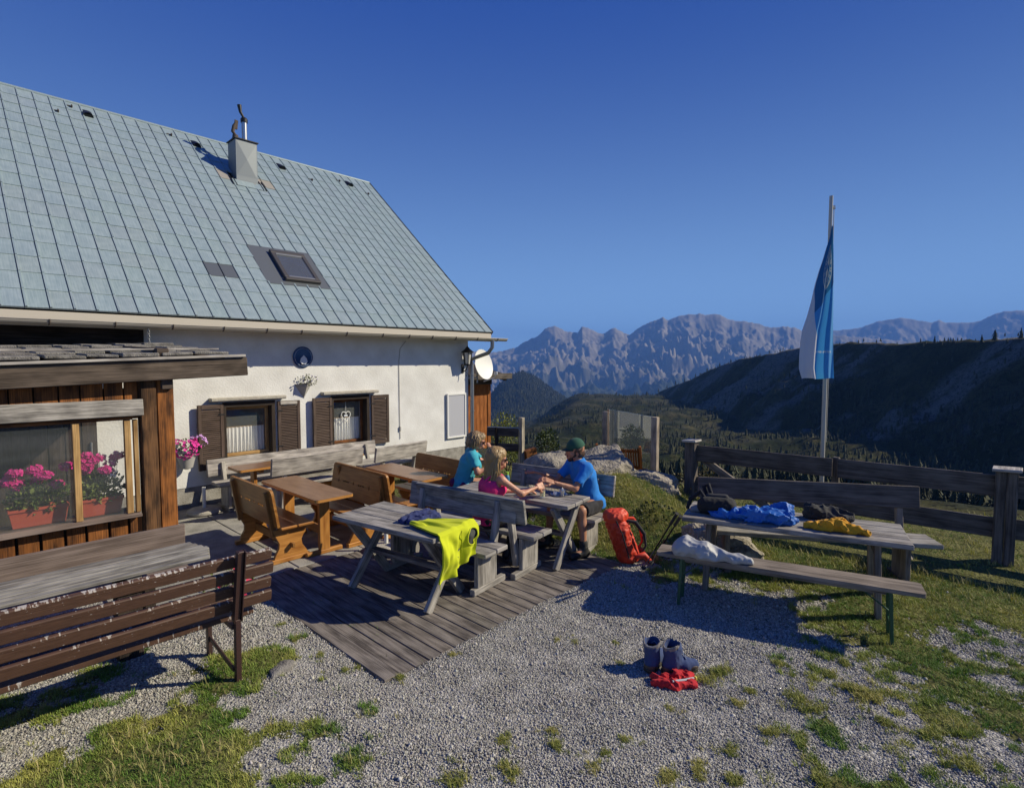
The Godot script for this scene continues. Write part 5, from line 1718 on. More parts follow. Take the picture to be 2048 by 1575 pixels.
func build_yard() -> void:
	# weathered table with clothes, long backed bench, beer bench
	var dl := Vector3(0.277, 0, 0.961)
	var th := atan2(dl.x, dl.z)
	var t := thing("weathered_table", "weathered plank table with jackets in front of the fence", "table", Vector3(5.50, 0.0, -1.60), PI * 0.5 + th)
	for k in 4:
		var z := -0.255 + k * 0.17
		bar(t, "top_board", M.grey_wood, Vector3(-0.92, 0.678, z), Vector3(0.92, 0.678, z), 0.166, 0.045, Vector3.UP, 0.006, tone(0.95, 0.08))
	for sx in [-1, 1]:
		for sz in [-1, 1]:
			bar(t, "leg", M.trestle_wood, Vector3(sx * 0.70, 0, sz * 0.27), Vector3(sx * 0.68, 0.655, sz * 0.22), 0.095, 0.05, Vector3.RIGHT, 0.005, tone(1.0, 0.12))
		bar(t, "cross_rail", M.fence_wood, Vector3(sx * 0.68, 0.60, -0.24), Vector3(sx * 0.68, 0.60, 0.24), 0.05, 0.09, Vector3.UP, 0.004)
	# backed bench behind it
	var pa := Vector3(5.86, 0, -2.66); var pb := Vector3(6.97, 0, -0.78)
	var dv := (pb - pa).normalized()
	t = thing("backed_plank_bench", "dark weathered bench with one broad plank back before the fence", "bench", (pa + pb) * 0.5, PI * 0.5 + atan2(dv.x, dv.z) + PI)
	var hl := (pb - pa).length() * 0.5
	bar(t, "backrest", M.fence_wood, Vector3(-hl, 0.79, 0.0), Vector3(hl, 0.79, 0.0), 0.045, 0.23, Vector3(0, 1, -0.12), 0.006, Color.WHITE)
	for z in [0.20, 0.38]:
		bar(t, "seat_board", M.grey_wood, Vector3(-hl + 0.05, 0.42, z), Vector3(hl + 0.02, 0.42, z), 0.175, 0.045, Vector3.UP, 0.006)
	for sx in [-1, 1]:
		bar(t, "support_board", M.trestle_wood, Vector3(sx * (hl - 0.26), -0.02, 0.28), Vector3(sx * (hl - 0.26), 0.395, 0.28), 0.30, 0.05, Vector3.RIGHT, 0.006, tone(1.0, 0.08))
		bar(t, "back_post", M.trestle_wood, Vector3(sx * (hl - 0.18), 0.02, 0.10), Vector3(sx * (hl - 0.18), 0.86, -0.045), 0.06, 0.06, Vector3.RIGHT, 0.005, tone(1.0, 0.1))
		bar(t, "foot_rail", M.fence_wood, Vector3(sx * (hl - 0.26), 0.02, 0.05), Vector3(sx * (hl - 0.26), 0.02, 0.5), 0.07, 0.06, Vector3.UP, 0.006)
	# beer bench with green folding legs
	var ba := Vector3(4.60, 0, -2.42); var bb := Vector3(5.135, 0, -0.55)
	var bd := (bb - ba).normalized()
	t = thing("beer_bench", "narrow bench with green folding legs on the gravel edge", "bench", (ba + bb) * 0.5, PI * 0.5 + atan2(bd.x, bd.z))
	var h2 := (bb - ba).length() * 0.5 + 0.03
	var mb := MB.new()
	mb.tint = Color(1, 1, 1)
	mb.extrude(rounded_rect(h2 * 2.0, 0.25, 0.03), 0.032, Transform3D(Basis(Vector3.RIGHT, Vector3.FORWARD, Vector3.UP), Vector3(0, 0.446, 0)))
	put(t, "seat", mb, M.trestle_wood)
	for z in [-0.085, 0.085]:
		bar(t, "under_batten", M.deck_wood, Vector3(-h2 + 0.25, 0.415, z), Vector3(h2 - 0.25, 0.415, z), 0.03, 0.028, Vector3.UP, 0.003)
	for sx in [-1, 1]:
		var x: float = sx * (h2 - 0.22)
		for z in [-0.085, 0.085]:
			bar(t, "leg", M.green_metal, Vector3(x + sx * 0.02, 0.0, z * 1.15), Vector3(x, 0.428, z), 0.026, 0.026, Vector3.RIGHT, 0.003, Color.WHITE)
		bar(t, "cross_bar", M.green_metal, Vector3(x + sx * 0.012, 0.16, -0.09), Vector3(x + sx * 0.012, 0.16, 0.09), 0.014, 0.022, Vector3.UP, 0.002, Color.WHITE)
		bar(t, "folding_strut", M.green_metal, Vector3(x + sx * 0.01, 0.24, 0.0), Vector3(x - sx * 0.24, 0.425, 0.0), 0.010, 0.022, Vector3.BACK, 0.002, Color.WHITE)
	build_fence()
	build_flag()
	build_windbreak()
	build_rocks()

func build_fence() -> void:
	var t := thing("plank_fence", "dark plank fence with capped posts along the edge of the yard", "fence", Vector3(7.75, 0, -1.8))
	var A := Vector3(7.62, 0, -3.57); var B := Vector3(7.85, 0, -0.13); var C := Vector3(8.05, 0, 3.2)
	var o := Vector3(7.75, 0, -1.8)
	for p: Vector3 in [A, B, C]:
		var gy := ground_y(p.x, p.z)
		var ht := 1.02 if p == A else 1.03
		var pm := MB.new()
		pm.tint = tone(1.0, 0.08)
		var w := 0.15 if p == A else 0.18
		if p == A:
			pm.box(Transform3D(look_x(Vector3.UP), p - o + Vector3(0, (gy - 0.2 + ht) * 0.5, 0)), Vector3(ht - gy + 0.2, w, w), 0.012, Vector2(1, 2))
		else:
			for s in [-0.5, 0.5]:
				pm.box(Transform3D(look_x(Vector3.UP), p - o + Vector3(0, (gy - 0.2 + ht) * 0.5, s * w * 0.52)), Vector3(ht - gy + 0.2, w * 0.505, w * 0.9), 0.014, Vector2(s, 2))
		var po := put(t, "post", pm, M.fence_wood)
		slab(po, "post_cap", M.pale_wood, p - o + Vector3(0, ht + 0.016, 0), Vector3(w + 0.07, 0.03, w + 0.06), 0.005, Color.WHITE, Basis(Vector3.RIGHT, -0.04))
	# rails between the posts; they face the yard
	var mid := A.lerp(B, 0.53) + Vector3(0.09, 0, 0)
	var mp := MB.new()
	mp.tint = tone(1.0, 0.05)
	mp.box(Transform3D(look_x(Vector3.UP), mid - o + Vector3(0.03, 0.40, 0)), Vector3(1.16, 0.08, 0.06), 0.008)
	put(t, "rail_post", mp, M.fence_wood)
	for seg in [[A, A.lerp(B, 0.53)], [A.lerp(B, 0.535), B], [B, C]]:
		var a: Vector3 = seg[0]; var b: Vector3 = seg[1]
		var dirv := (b - a).normalized()
		for y in [[0.86, 0.235], [0.40, 0.22]]:
			bar(t, "rail_board", M.fence_wood, a - o + dirv * 0.02 + Vector3(0.03, y[0] + rng.randf_range(-0.01, 0.01), 0), b - o - dirv * 0.02 + Vector3(0.03, y[0] - 0.005, 0), 0.035, y[1], Vector3.UP, 0.006, tone(1.0, 0.12))
	bar(t, "brace", M.trestle_wood, A - o + Vector3(0.10, 0.78, 0.12), A - o + Vector3(0.10, 0.10, 1.25), 0.05, 0.10, Vector3.UP, 0.006, Color.WHITE)

func flag_image() -> ImageTexture:
	# flat print: white hoist stripe, blue field, round emblem, a line of small type
	var w := 256; var h := 512
	var im := Image.create(w, h, false, Image.FORMAT_RGB8)
	im.fill(lin(0.66, 0.67, 0.70))
	for y in h:
		var vv := float(y) / h
		var xs := lerpf(0.04, 0.48, clampf((vv - 0.42) / 0.33, 0, 1))
		for x in w:
			var uu := float(x) / w
			var c := Color(-1, 0, 0)
			if uu > xs:
				c = lin(0.065, 0.34, 0.70)
				if vv < 0.50 - (uu - 0.5) * 0.26: c = lin(0.025, 0.15, 0.34)
				var e := Vector2((uu - 0.60) * 1.0, (vv - 0.27) * 1.9).length()
				if vv < 0.48:
					if absf(e - 0.27) < 0.012 or absf(e - 0.18) < 0.008: c = lin(0.42, 0.48, 0.50)
					elif e > 0.19 and e < 0.26:
						var an := atan2(vv - 0.27, uu - 0.60)
						if fposmod(an * 4.2, 1.0) < 0.55 and fposmod(an * 13.0, 1.0) < 0.62: c = lin(0.38, 0.43, 0.46)
					elif e < 0.17:
						var an := atan2(vv - 0.27, uu - 0.60)
						if e < 0.15 and absf(sin(an * 3.0)) > 0.55 and e > 0.03: c = lin(0.40, 0.44, 0.44)
			if c.r >= 0.0: im.set_pixel(x, y, c)
	for k in 22:
		if k % 5 == 3: continue
		im.fill_rect(Rect2i(145 + k * 4, 418 + (k % 2), 3, 6 if k % 3 else 8), lin(0.6, 0.66, 0.72))
	return tex(im)

func build_flag() -> void:
	var base := Vector3(9.33, ground_y(9.33, -2.26), -2.26)
	var t := thing("flagpole", "tall slim white flagpole beyond the plank fence", "flagpole", base)
	var mb := MB.new()
	mb.lathe(Vector3.ZERO, [Vector2(0.032, -0.1), Vector2(0.031, 1.5), Vector2(0.026, 4.66 - base.y), Vector2(0.0, 4.665 - base.y)], 18)
	put(t, "pole", mb, M.white_metal)
	mb = MB.new()
	mb.tube([Vector3(0.05, 1.0, 0.03), Vector3(0.055, 2.6, 0.035), Vector3(0.05, 4.5 - base.y, 0.03)], 0.006, 5)
	put(t, "halyard", mb, M.white_metal)
	mb = MB.new()
	mb.box(Transform3D(Basis.IDENTITY, Vector3(0.05, 4.5 - base.y, 0.03)), Vector3(0.04, 0.05, 0.04), 0.008)
	put(t, "pulley", mb, M.steel)
	# flag: hangs limp from the halyard, spread towards the camera's side
	var rt := Vector3(cos(YAW), 0, sin(YAW))
	var fw := Vector3(sin(YAW), 0, -cos(YAW))
	var depth := (base - Vector3.ZERO).dot(fw)
	var fl := thing("flag", "blue and white flag hanging limp from the pole", "flag", Vector3(base.x, 2.0, base.z))
	var left := [[0.0, 1662], [0.07, 1659], [0.14, 1652], [0.22, 1645], [0.30, 1637], [0.38, 1630], [0.50, 1622], [0.60, 1613], [0.68, 1604], [0.75, 1600], [0.85, 1597], [0.93, 1596], [0.97, 1599], [1.0, 1602]]
	var rows := []; var us := []
	var nu := 30; var nv := 60
	for i in nu + 1:
		var row := []; var ur := []
		for j in nv + 1:
			var vv := float(j) / nv
			var uu := float(i) / nu
			var y := lerpf(452.0, 757.0, vv)
			var xl := skyline(left, vv)
			var xr := lerpf(1665.0, 1666.0, vv)
			var p := at_depth(lerpf(xl, xr, uu), y, depth - 0.14)
			p += fw * (sin(uu * TAU * 1.6 + vv * 2.0) * 0.07 * vv * (0.3 + 0.7 * sin(uu * PI)) - 0.02)
			p += fw * 0.03 * sin(uu * 17.0 + vv * 5.0) * vv
			if j == nv: p.y += sin(uu * 9.0) * 0.01
			row.append(p - Vector3(base.x, 2.0, base.z)); ur.append(Vector2(uu, vv))
		rows.append(row); us.append(ur)
	mb = MB.new()
	mb.grid(rows, false, true, us)
	var fm := mat("flag_print", Color.WHITE, 0.75)
	fm.albedo_texture = flag_image()
	fm.backlight_enabled = true
	fm.backlight = lin(0.6, 0.6, 0.6)
	fm.cull_mode = BaseMaterial3D.CULL_DISABLED
	put(fl, "cloth", mb, fm)

func build_windbreak() -> void:
	var L := Vector3(8.45, 0, -5.62); var R := Vector3(7.72, 0, -4.22)
	for p: Vector3 in [L, R]: p.y = 0.0
	var o := (L + R) * 0.5
	var t := thing("glass_windbreak", "glass windbreak between wooden posts behind the boulder", "windbreak", o)
	var k := 0
	for p: Vector3 in [L, R]:
		var ht: float = [1.28, 1.33][k]
		bar(t, "post", M.pale_wood, p - o + Vector3(0, -0.2, 0), p - o + Vector3(0, ht, 0), 0.09, 0.10, Vector3.BACK, 0.006, Color(0.85, 0.75, 0.65))
		k += 1
	var dirv := (R - L).normalized()
	var pn := MB.new()
	pn.box(Transform3D(look_x(dirv), Vector3(0, 0.90, 0) ), Vector3((R - L).length() - 0.12, 0.86, 0.008), 0.0)
	put(t, "pane", pn, M.windbreak_glass)
	bar(t, "bottom_rail", M.beam_wood, L - o + dirv * 0.06 + Vector3(0, 0.44, 0), R - o - dirv * 0.06 + Vector3(0, 0.44, 0), 0.05, 0.06, Vector3.UP, 0.004)
	for q in 5:
		bar(t, "lower_board", M.beam_wood, L - o + dirv * 0.06 + Vector3(0, 0.02 + q * 0.075, 0), R - o - dirv * 0.06 + Vector3(0, 0.02 + q * 0.075, 0), 0.025, 0.07, Vector3.UP, 0.003)
	# the other post with its board rail
	var P1 := Vector3(7.38, 0, -6.74)
	t = thing("railing_panel", "low two-board railing panel between the shed and a lone post", "railing", Vector3(7.15, 0, -6.93))
	var dv := Vector3(0.69, 0, 0.72)
	for y in [0.90, 0.62]:
		bar(t, "rail_board", M.beam_wood, -dv * 0.34 + Vector3(0, y + 0.02, 0), dv * 0.24 + Vector3(0, y, 0), 0.03, 0.16 if y > 0.8 else 0.14, Vector3.UP, 0.006, Color.WHITE)
	var mb := MB.new()
	mb.tube([dv * 0.26 + Vector3(0, 0.0, 0.02), dv * 0.26 + Vector3(0, 0.93, 0.02), dv * 0.22 + Vector3(0, 0.98, 0.02), -dv * 0.34 + Vector3(0, 1.0, 0.02)], 0.012, 7)
	put(t, "tube_frame", mb, M.zinc)
	bar(t, "upright", M.dark_wood, -dv * 0.16 + Vector3(0, 0.0, 0), -dv * 0.16 + Vector3(0, 1.0, 0), 0.06, 0.05, Vector3.BACK, 0.004)
	t = thing("lone_post", "single pale wooden post beside the railing panel", "post", P1)
	bar(t, "shaft", M.pale_wood, Vector3(0, -0.1, 0), Vector3(0, 1.17, 0), 0.085, 0.09, Vector3.BACK, 0.006, Color(1.15, 0.95, 0.8))
	bar(t, "foot_block", M.porch_wood, Vector3(0.04, 0.45, 0.05), Vector3(0.26, 0.50, 0.12), 0.12, 0.22, Vector3.UP, 0.008)
	# brown slatted lounger leaning behind the boulder
	t = thing("slatted_lounger", "reclining brown slatted seat in front of the glass windbreak", "lounger", Vector3(7.36, 0.35, -4.62))
	var da := Vector3(0.68, -0.06, 0.72).normalized()
	var up := Vector3(-0.30, 0.86, 0.10).normalized()
	for q in 17:
		var p := da * (-0.30 + q * 0.0375)
		bar(t, "slat", M.shed_wood, p - up * 0.02 + Vector3(0, 0.18, 0), p + up * 0.36 + Vector3(0, 0.18 + 0.02 * sin(q * 0.4), 0), 0.024, 0.016, da.cross(up), 0.003, tone(0.62, 0.25))
	for s in [-0.335, 0.335]:
		bar(t, "side_rail", M.shed_wood, da * s - up * 0.22 + Vector3(0, 0.15, 0), da * s + up * 0.40 + Vector3(0, 0.18, 0), 0.035, 0.05, da.cross(up), 0.004, tone(1.1, 0.1))
	for y in [0.02, 0.30]:
		bar(t, "cross_rail", M.shed_wood, da * -0.31 + up * y + Vector3(0.02, 0.18, -0.01), da * 0.31 + up * y + Vector3(0.02, 0.18, -0.01), 0.02, 0.04, up, 0.003)
	for s in [-0.3, 0.3]:
		bar(t, "leg", M.shed_wood, da * s + Vector3(0.05, -0.2, 0), da * s + Vector3(0.0, 0.20, 0), 0.035, 0.04, Vector3.BACK, 0.003)

# ------------------------------------------------------------------ rocks
func rock_mesh(ext: Vector3, sd: int, detail := 4, sharp := 0.22) -> ArrayMesh:
	# a subdivided octahedron, pushed out and cut by a few planes
	var r := RandomNumberGenerator.new(); r.seed = sd
	var pts := PackedVector3Array([Vector3.RIGHT, Vector3.LEFT, Vector3.UP, Vector3.DOWN, Vector3.BACK, Vector3.FORWARD])
	var tri := PackedInt32Array([0, 2, 4, 4, 2, 1, 1, 2, 5, 5, 2, 0, 0, 4, 3, 4, 1, 3, 1, 5, 3, 5, 0, 3])
	for s in detail:
		var nt := PackedInt32Array(); var memo := {}
		for i in range(0, tri.size(), 3):
			var m := []
			for k in 3:
				var a := tri[i + k]; var b := tri[i + (k + 1) % 3]
				var key := Vector2i(mini(a, b), maxi(a, b))
				if not memo.has(key):
					memo[key] = pts.size()
					pts.append(((pts[a] + pts[b]) * 0.5).normalized())
				m.append(memo[key])
			nt.append_array([tri[i], m[0], m[2], tri[i + 1], m[1], m[0], tri[i + 2], m[2], m[1], m[0], m[1], m[2]])
		tri = nt
	var f := FastNoiseLite.new(); f.seed = sd; f.frequency = 0.9; f.fractal_octaves = 4
	var planes := []
	for k in 10:
		planes.append([Vector3(r.randfn(), r.randfn() * 0.8, r.randfn()).normalized(), r.randf_range(0.58, 0.86)])
	for i in pts.size():
		var p := pts[i]
		var q := p
		for pl in planes:
			var dd: float = q.dot(pl[0]) - pl[1]
			if dd > 0: q -= pl[0] * dd * 0.92
		q *= 1.0 + f.get_noise_3dv(p * 1.6) * sharp + f.get_noise_3dv(p * 6.0) * sharp * 0.25
		pts[i] = q * ext
	var mb := MB.new()
	for i in range(0, tri.size(), 3):                       # outward, clockwise
		var fn := (pts[tri[i + 2]] - pts[tri[i]]).cross(pts[tri[i + 1]] - pts[tri[i]])
		if fn.dot(pts[tri[i]] + pts[tri[i + 1]] + pts[tri[i + 2]]) < 0:
			var x := tri[i + 1]; tri[i + 1] = tri[i + 2]; tri[i + 2] = x
	mb.smooth_indexed(pts, tri)
	return mb.mesh()

func rock(called: String, label: String, at: Vector3, ext: Vector3, turn: float, sd: int, detail := 4, m := "rock", sharp := 0.22) -> void:
	var o := put_mesh(self, called, rock_mesh(ext, sd, detail, sharp), M[m], Transform3D(Basis(Vector3.UP, turn), at))
	tag(o, label, "rock")

func build_rocks() -> void:
	rock("boulder", "long flat-topped boulder behind the bench the man sits on", Vector3(6.32, 0.25, -5.05), Vector3(1.08, 0.60, 0.72), 0.75, 31, 5, "rock", 0.14)
	rock("boulder", "pale humped boulder rising behind the man's shoulder", Vector3(6.85, 0.40, -4.55), Vector3(0.72, 0.56, 0.58), -0.7, 47, 5, "rock", 0.18)
	rock("boulder", "low rock ledge sloping down through the grass mound", Vector3(7.02, 0.33, -4.02), Vector3(0.80, 0.26, 0.36), -0.82, 53, 5, "rock", 0.2)
	rock("boulder", "grey boulder under the backed plank bench", Vector3(6.05, 0.10, -2.45), Vector3(0.42, 0.33, 0.48), 0.3, 59, 5, "rock", 0.22)
	rock("stone_slab", "flat stone slab lying in the gravel by the brown bench", Vector3(1.62, 0.012, -3.80), Vector3(0.13, 0.035, 0.08), 0.8, 61, 3, "slate", 0.2)
	rock("fallen_plank_stone", "small pale stone at the foot of the fence", Vector3(7.35, 0.03, -0.9), Vector3(0.10, 0.05, 0.06), 0.5, 62, 3, "rock", 0.2)

# ------------------------------------------------------------------ bodies as smooth fields, meshed as surface nets
class Field:
	var bones := []            # [a, b, ra, rb]
	var cuts := []             # [point, normal]: keep where (p - point).dot(normal) > 0
	var holes := []            # [a, b, ra, rb] removed
	var k := 0.03
	var grow := 0.0
	var wr: FastNoiseLite
	var wamp := 0.0
	var wscale := Vector3.ONE

	func bone(a: Vector3, b: Vector3, ra: float, rb := -1.0) -> void:
		bones.append([a, b, ra, rb if rb >= 0.0 else ra])

	static func cap(p: Vector3, bn: Array) -> float:
		var a: Vector3 = bn[0]
		var ba: Vector3 = bn[1] - a
		var l := ba.length_squared()
		var h := 0.0
		if l > 1e-9: h = clampf((p - a).dot(ba) / l, 0.0, 1.0)
		return (p - a - ba * h).length() - lerpf(bn[2], bn[3], h)

	func value(p: Vector3, list: Array) -> float:
		var d := 1e3
		for bn in list:
			var e := cap(p, bn)
			var h := maxf(k - absf(d - e), 0.0)
			d = minf(d, e) - h * h / (4.0 * k)
		d -= grow
		if wr: d -= wr.get_noise_3dv(p * wscale) * wamp
		for c in cuts: d = maxf(d, -(p - c[0]).dot(c[1]))
		for c in holes: d = maxf(d, -cap(p, c))
		return d

	func mesh_into(mb: MB, cell: float) -> void:
		var lo := Vector3(1e6, 1e6, 1e6); var hi := -lo
		for bn in bones:
			var r: float = maxf(bn[2], bn[3]) + grow + wamp + cell * 2.0 + k * 0.5
			for e in 2:
				lo = lo.min(bn[e] - Vector3(r, r, r)); hi = hi.max(bn[e] + Vector3(r, r, r))
		var B := 5
		var nb := Vector3i(((hi - lo) / (cell * B)).ceil()) + Vector3i.ONE
		var n := nb * B + Vector3i.ONE
		var val := PackedFloat32Array(); val.resize(n.x * n.y * n.z); val.fill(9e9)
		var sx := n.y * n.z; var sy := n.z
		var active := []
		var half := cell * B * 0.5
		var reach := half * 1.75
		for bi in nb.x:
			for bj in nb.y:
				for bk in nb.z:
					var c := lo + Vector3(bi, bj, bk) * (cell * B) + Vector3(half, half, half)
					var near := []
					var dm := 1e3
					var ds := []
					for bn in bones:
						var e := cap(c, bn)
						ds.append(e); dm = minf(dm, e)
					if dm - grow - wamp - k * 0.5 > reach: continue
					if dm - grow + wamp < -reach - k and holes.is_empty() and cuts.is_empty(): continue
					for q in bones.size():
						if ds[q] < dm + reach * 2.0 + k: near.append(bones[q])
					active.append(Vector3i(bi, bj, bk))
					for i in B + 1:
						for j in B + 1:
							var base := (bi * B + i) * sx + (bj * B + j) * sy + bk * B
							for m in B + 1:
								if val[base + m] > 8e9:
									val[base + m] = value(lo + Vector3(bi * B + i, bj * B + j, bk * B + m) * cell, near)
		var vid := {}
		var pts := PackedVector3Array()
		var tri := PackedInt32Array()
		var offs := [0, sx, sy, sx + sy, 1, sx + 1, sy + 1, sx + sy + 1]
		var op := [Vector3(0, 0, 0), Vector3(1, 0, 0), Vector3(0, 1, 0), Vector3(1, 1, 0), Vector3(0, 0, 1), Vector3(1, 0, 1), Vector3(0, 1, 1), Vector3(1, 1, 1)]
		var edges := [[0, 1], [2, 3], [4, 5], [6, 7], [0, 2], [1, 3], [4, 6], [5, 7], [0, 4], [1, 5], [2, 6], [3, 7]]
		for a: Vector3i in active:
			for i in B:
				for j in B:
					for m in B:
						var id := (a.x * B + i) * sx + (a.y * B + j) * sy + a.z * B + m
						var neg := 0
						for o in offs:
							if val[id + o] < 0.0: neg += 1
						if neg == 0 or neg == 8: continue
						var s := Vector3.ZERO; var cnt := 0
						for e in edges:
							var v0 := val[id + offs[e[0]]]; var v1 := val[id + offs[e[1]]]
							if (v0 < 0.0) == (v1 < 0.0): continue
							s += op[e[0]].lerp(op[e[1]], v0 / (v0 - v1)); cnt += 1
						vid[id] = pts.size()
						pts.append(lo + (Vector3(a.x * B + i, a.y * B + j, a.z * B + m) + s / cnt) * cell)
		for id: int in vid:
			# edges starting at this cell's corner 0, along x, y, z
			var v0 := val[id]
			for ax in 3:
				var st: int = [sx, sy, 1][ax]
				var v1 := val[id + st]
				if (v0 < 0.0) == (v1 < 0.0): continue
				var u: int = [sy, 1, sx][ax]
				var w: int = [1, sx, sy][ax]
				if not (vid.has(id - u) and vid.has(id - w) and vid.has(id - u - w)): continue
				var q := [vid[id], vid[id - u], vid[id - u - w], vid[id - w]]
				if v0 < 0.0: tri.append_array([q[0], q[2], q[1], q[0], q[3], q[2]])
				else: tri.append_array([q[0], q[1], q[2], q[0], q[2], q[3]])
		mb.smooth_indexed(pts, tri)

func field_part(parent: Node, called: String, f: Field, cell: float, col: Color, m: String) -> MeshInstance3D:
	var mb := MB.new()
	mb.tint = col
	f.mesh_into(mb, cell)
	return put(parent, called, mb, M[m])

func wrinkle(sd: int, freq: float) -> FastNoiseLite:
	var n := FastNoiseLite.new()
	n.seed = sd; n.frequency = freq; n.fractal_octaves = 3
	n.fractal_type = FastNoiseLite.FRACTAL_RIDGED
	return n

# head: c centre, f forward, u up
func head_field(c: Vector3, f: Vector3, u: Vector3, s := 1.0) -> Field:
	var F := Field.new()
	F.k = 0.022 * s
	var r := f.cross(u).normalized()
	F.bone(c + u * 0.030 * s - f * 0.020 * s, c + u * 0.028 * s - f * 0.030 * s, 0.088 * s)
	F.bone(c + u * 0.035 * s + f * 0.022 * s, c + u * 0.02 * s + f * 0.015 * s, 0.072 * s)
	F.bone(c - u * 0.035 * s + f * 0.040 * s, c - u * 0.01 * s + f * 0.03 * s, 0.052 * s, 0.060 * s)
	F.bone(c - u * 0.088 * s + f * 0.062 * s, c - u * 0.055 * s + f * 0.045 * s, 0.024 * s, 0.042 * s)
	for sd in [-1.0, 1.0]:
		F.bone(c - u * 0.07 * s + f * 0.03 * s + r * sd * 0.036 * s, c - u * 0.03 * s - f * 0.01 * s + r * sd * 0.056 * s, 0.022 * s)
		F.bone(c + u * 0.025 * s + f * 0.078 * s + r * sd * 0.025 * s, c + u * 0.022 * s + f * 0.070 * s + r * sd * 0.048 * s, 0.013 * s)
		F.bone(c - u * 0.022 * s + f * 0.066 * s + r * sd * 0.038 * s, c - u * 0.026 * s + f * 0.060 * s + r * sd * 0.042 * s, 0.020 * s)
		F.bone(c + u * 0.012 * s - f * 0.012 * s + r * sd * 0.082 * s, c - u * 0.028 * s - f * 0.006 * s + r * sd * 0.080 * s, 0.012 * s, 0.009 * s)
		F.holes.append([c + u * 0.004 * s + f * 0.103 * s + r * sd * 0.034 * s, c + u * 0.004 * s + f * 0.103 * s + r * sd * 0.036 * s, 0.017 * s, 0.017 * s])
	F.bone(c + u * 0.010 * s + f * 0.088 * s, c - u * 0.028 * s + f * 0.112 * s, 0.009 * s, 0.013 * s)
	F.bone(c - u * 0.058 * s + f * 0.092 * s - r * 0.016 * s, c - u * 0.058 * s + f * 0.092 * s + r * 0.016 * s, 0.009 * s)
	F.bone(c - u * 0.070 * s + f * 0.089 * s - r * 0.012 * s, c - u * 0.070 * s + f * 0.089 * s + r * 0.012 * s, 0.009 * s)
	return F

func eyes(parent: Node, c: Vector3, f: Vector3, u: Vector3) -> void:
	var r := f.cross(u).normalized()
	for sd in [-1.0, 1.0]:
		var mb := MB.new()
		mb.tint = Color(0.6, 0.58, 0.55)
		mb.lathe(c + u * 0.004 + f * 0.070 + r * sd * 0.033, [Vector2(0.001, 0.018), Vector2(0.010, 0.015), Vector2(0.014, 0.008), Vector2(0.014, 0.0)], 10, f)
		put(parent, "eye", mb, M.plain)

# a hand: w wrist, d direction of the palm, n the back of the hand, th towards the thumb side; curl per joint
func hand_field(w: Vector3, d: Vector3, n: Vector3, curl: float, th: float, spread := 0.12) -> Field:
	var F := Field.new()
	F.k = 0.010
	d = d.normalized()
	n = (n - d * n.dot(d)).normalized()
	var s := d.cross(n).normalized() * th
	for q in [-0.030, -0.010, 0.010, 0.030]:
		F.bone(w + s * q * 0.7, w + d * 0.085 + s * q, 0.016, 0.0135)
	var i := 0
	for q in [0.033, 0.011, -0.011, -0.032]:
		var p: Vector3 = w + d * 0.088 + s * q
		var dir: Vector3 = (d + s * q * spread / 0.033).normalized()
		var ax: Vector3 = dir.cross(n).normalized()
		var len: Array = [[0.040, 0.024, 0.020], [0.045, 0.028, 0.021], [0.042, 0.026, 0.020], [0.033, 0.020, 0.017]][i]
		var a := 0.0
		for j in 3:
			a -= curl * [0.8, 1.2, 0.8][j]
			var e: Vector3 = p + dir.rotated(ax, a) * len[j]
			F.bone(p, e, 0.0092 - j * 0.0008, 0.0086 - j * 0.0009)
			p = e
		i += 1
	var t0 := w + d * 0.022 + s * 0.026
	var t1 := t0 + (d * 0.55 + s * 0.75 - n * 0.35).normalized() * 0.042
	var t2 := t1 + (d * 0.85 + s * (0.35 - curl * 0.4) - n * (0.3 + curl * 0.4)).normalized() * 0.032
	var t3 := t2 + (d * 0.9 + s * (0.1 - curl * 0.7) - n * (0.25 + curl * 0.6)).normalized() * 0.026
	F.bone(t0, t1, 0.014, 0.0115); F.bone(t1, t2, 0.0112, 0.0098); F.bone(t2, t3, 0.0098, 0.008)
	return F

# joints J: pelvis, chest, neck, head (centre), hf (head forward), hips, knees, ankles, toes, shoulders, elbows, wrists (two each)
func person_fields(J: Dictionary, bulk := 1.0) -> Dictionary:
	var side: Vector3 = (J.sh[1] - J.sh[0]).normalized()
	var hside: Vector3 = (J.hip[1] - J.hip[0]).normalized()
	var T := []
	T.append([J.hip[0] + hside * 0.02, J.hip[1] - hside * 0.02, 0.105 * bulk, 0.105 * bulk])
	var waist: Vector3 = J.pelvis.lerp(J.chest, 0.5)
	for s in [-1.0, 1.0]:
		T.append([J.pelvis + hside * s * 0.055, waist + side * s * 0.05, 0.105 * bulk, 0.092 * bulk])
		T.append([waist + side * s * 0.05, J.chest + side * s * 0.062, 0.092 * bulk, 0.108 * bulk])
	T.append([J.chest, J.neck, 0.10 * bulk, 0.06])
	T.append([J.sh[0].lerp(J.sh[1], 0.06), J.sh[0].lerp(J.sh[1], 0.94), 0.056 * bulk, 0.056 * bulk])
	var N := [[J.neck - (J.head - J.neck) * 0.2, J.head - Vector3(0, 0.04, 0), 0.055, 0.050]]
	var A := []; var FA := []; var L := []; var S := []
	for i in 2:
		A.append([J.sh[i], J.el[i], 0.050 * bulk, 0.040 * bulk])
		FA.append([J.el[i], J.wr[i], 0.040 * bulk, 0.026 * bulk])
		L.append([J.hip[i], J.kn[i], 0.090 * bulk, 0.058 * bulk])
		S.append([J.kn[i], J.kn[i].lerp(J.an[i], 0.35), 0.056 * bulk, 0.055 * bulk])
		S.append([J.kn[i].lerp(J.an[i], 0.35), J.an[i], 0.055 * bulk, 0.038 * bulk])
	return {"torso": T, "neck": N, "arm": A, "fore": FA, "thigh": L, "shank": S}

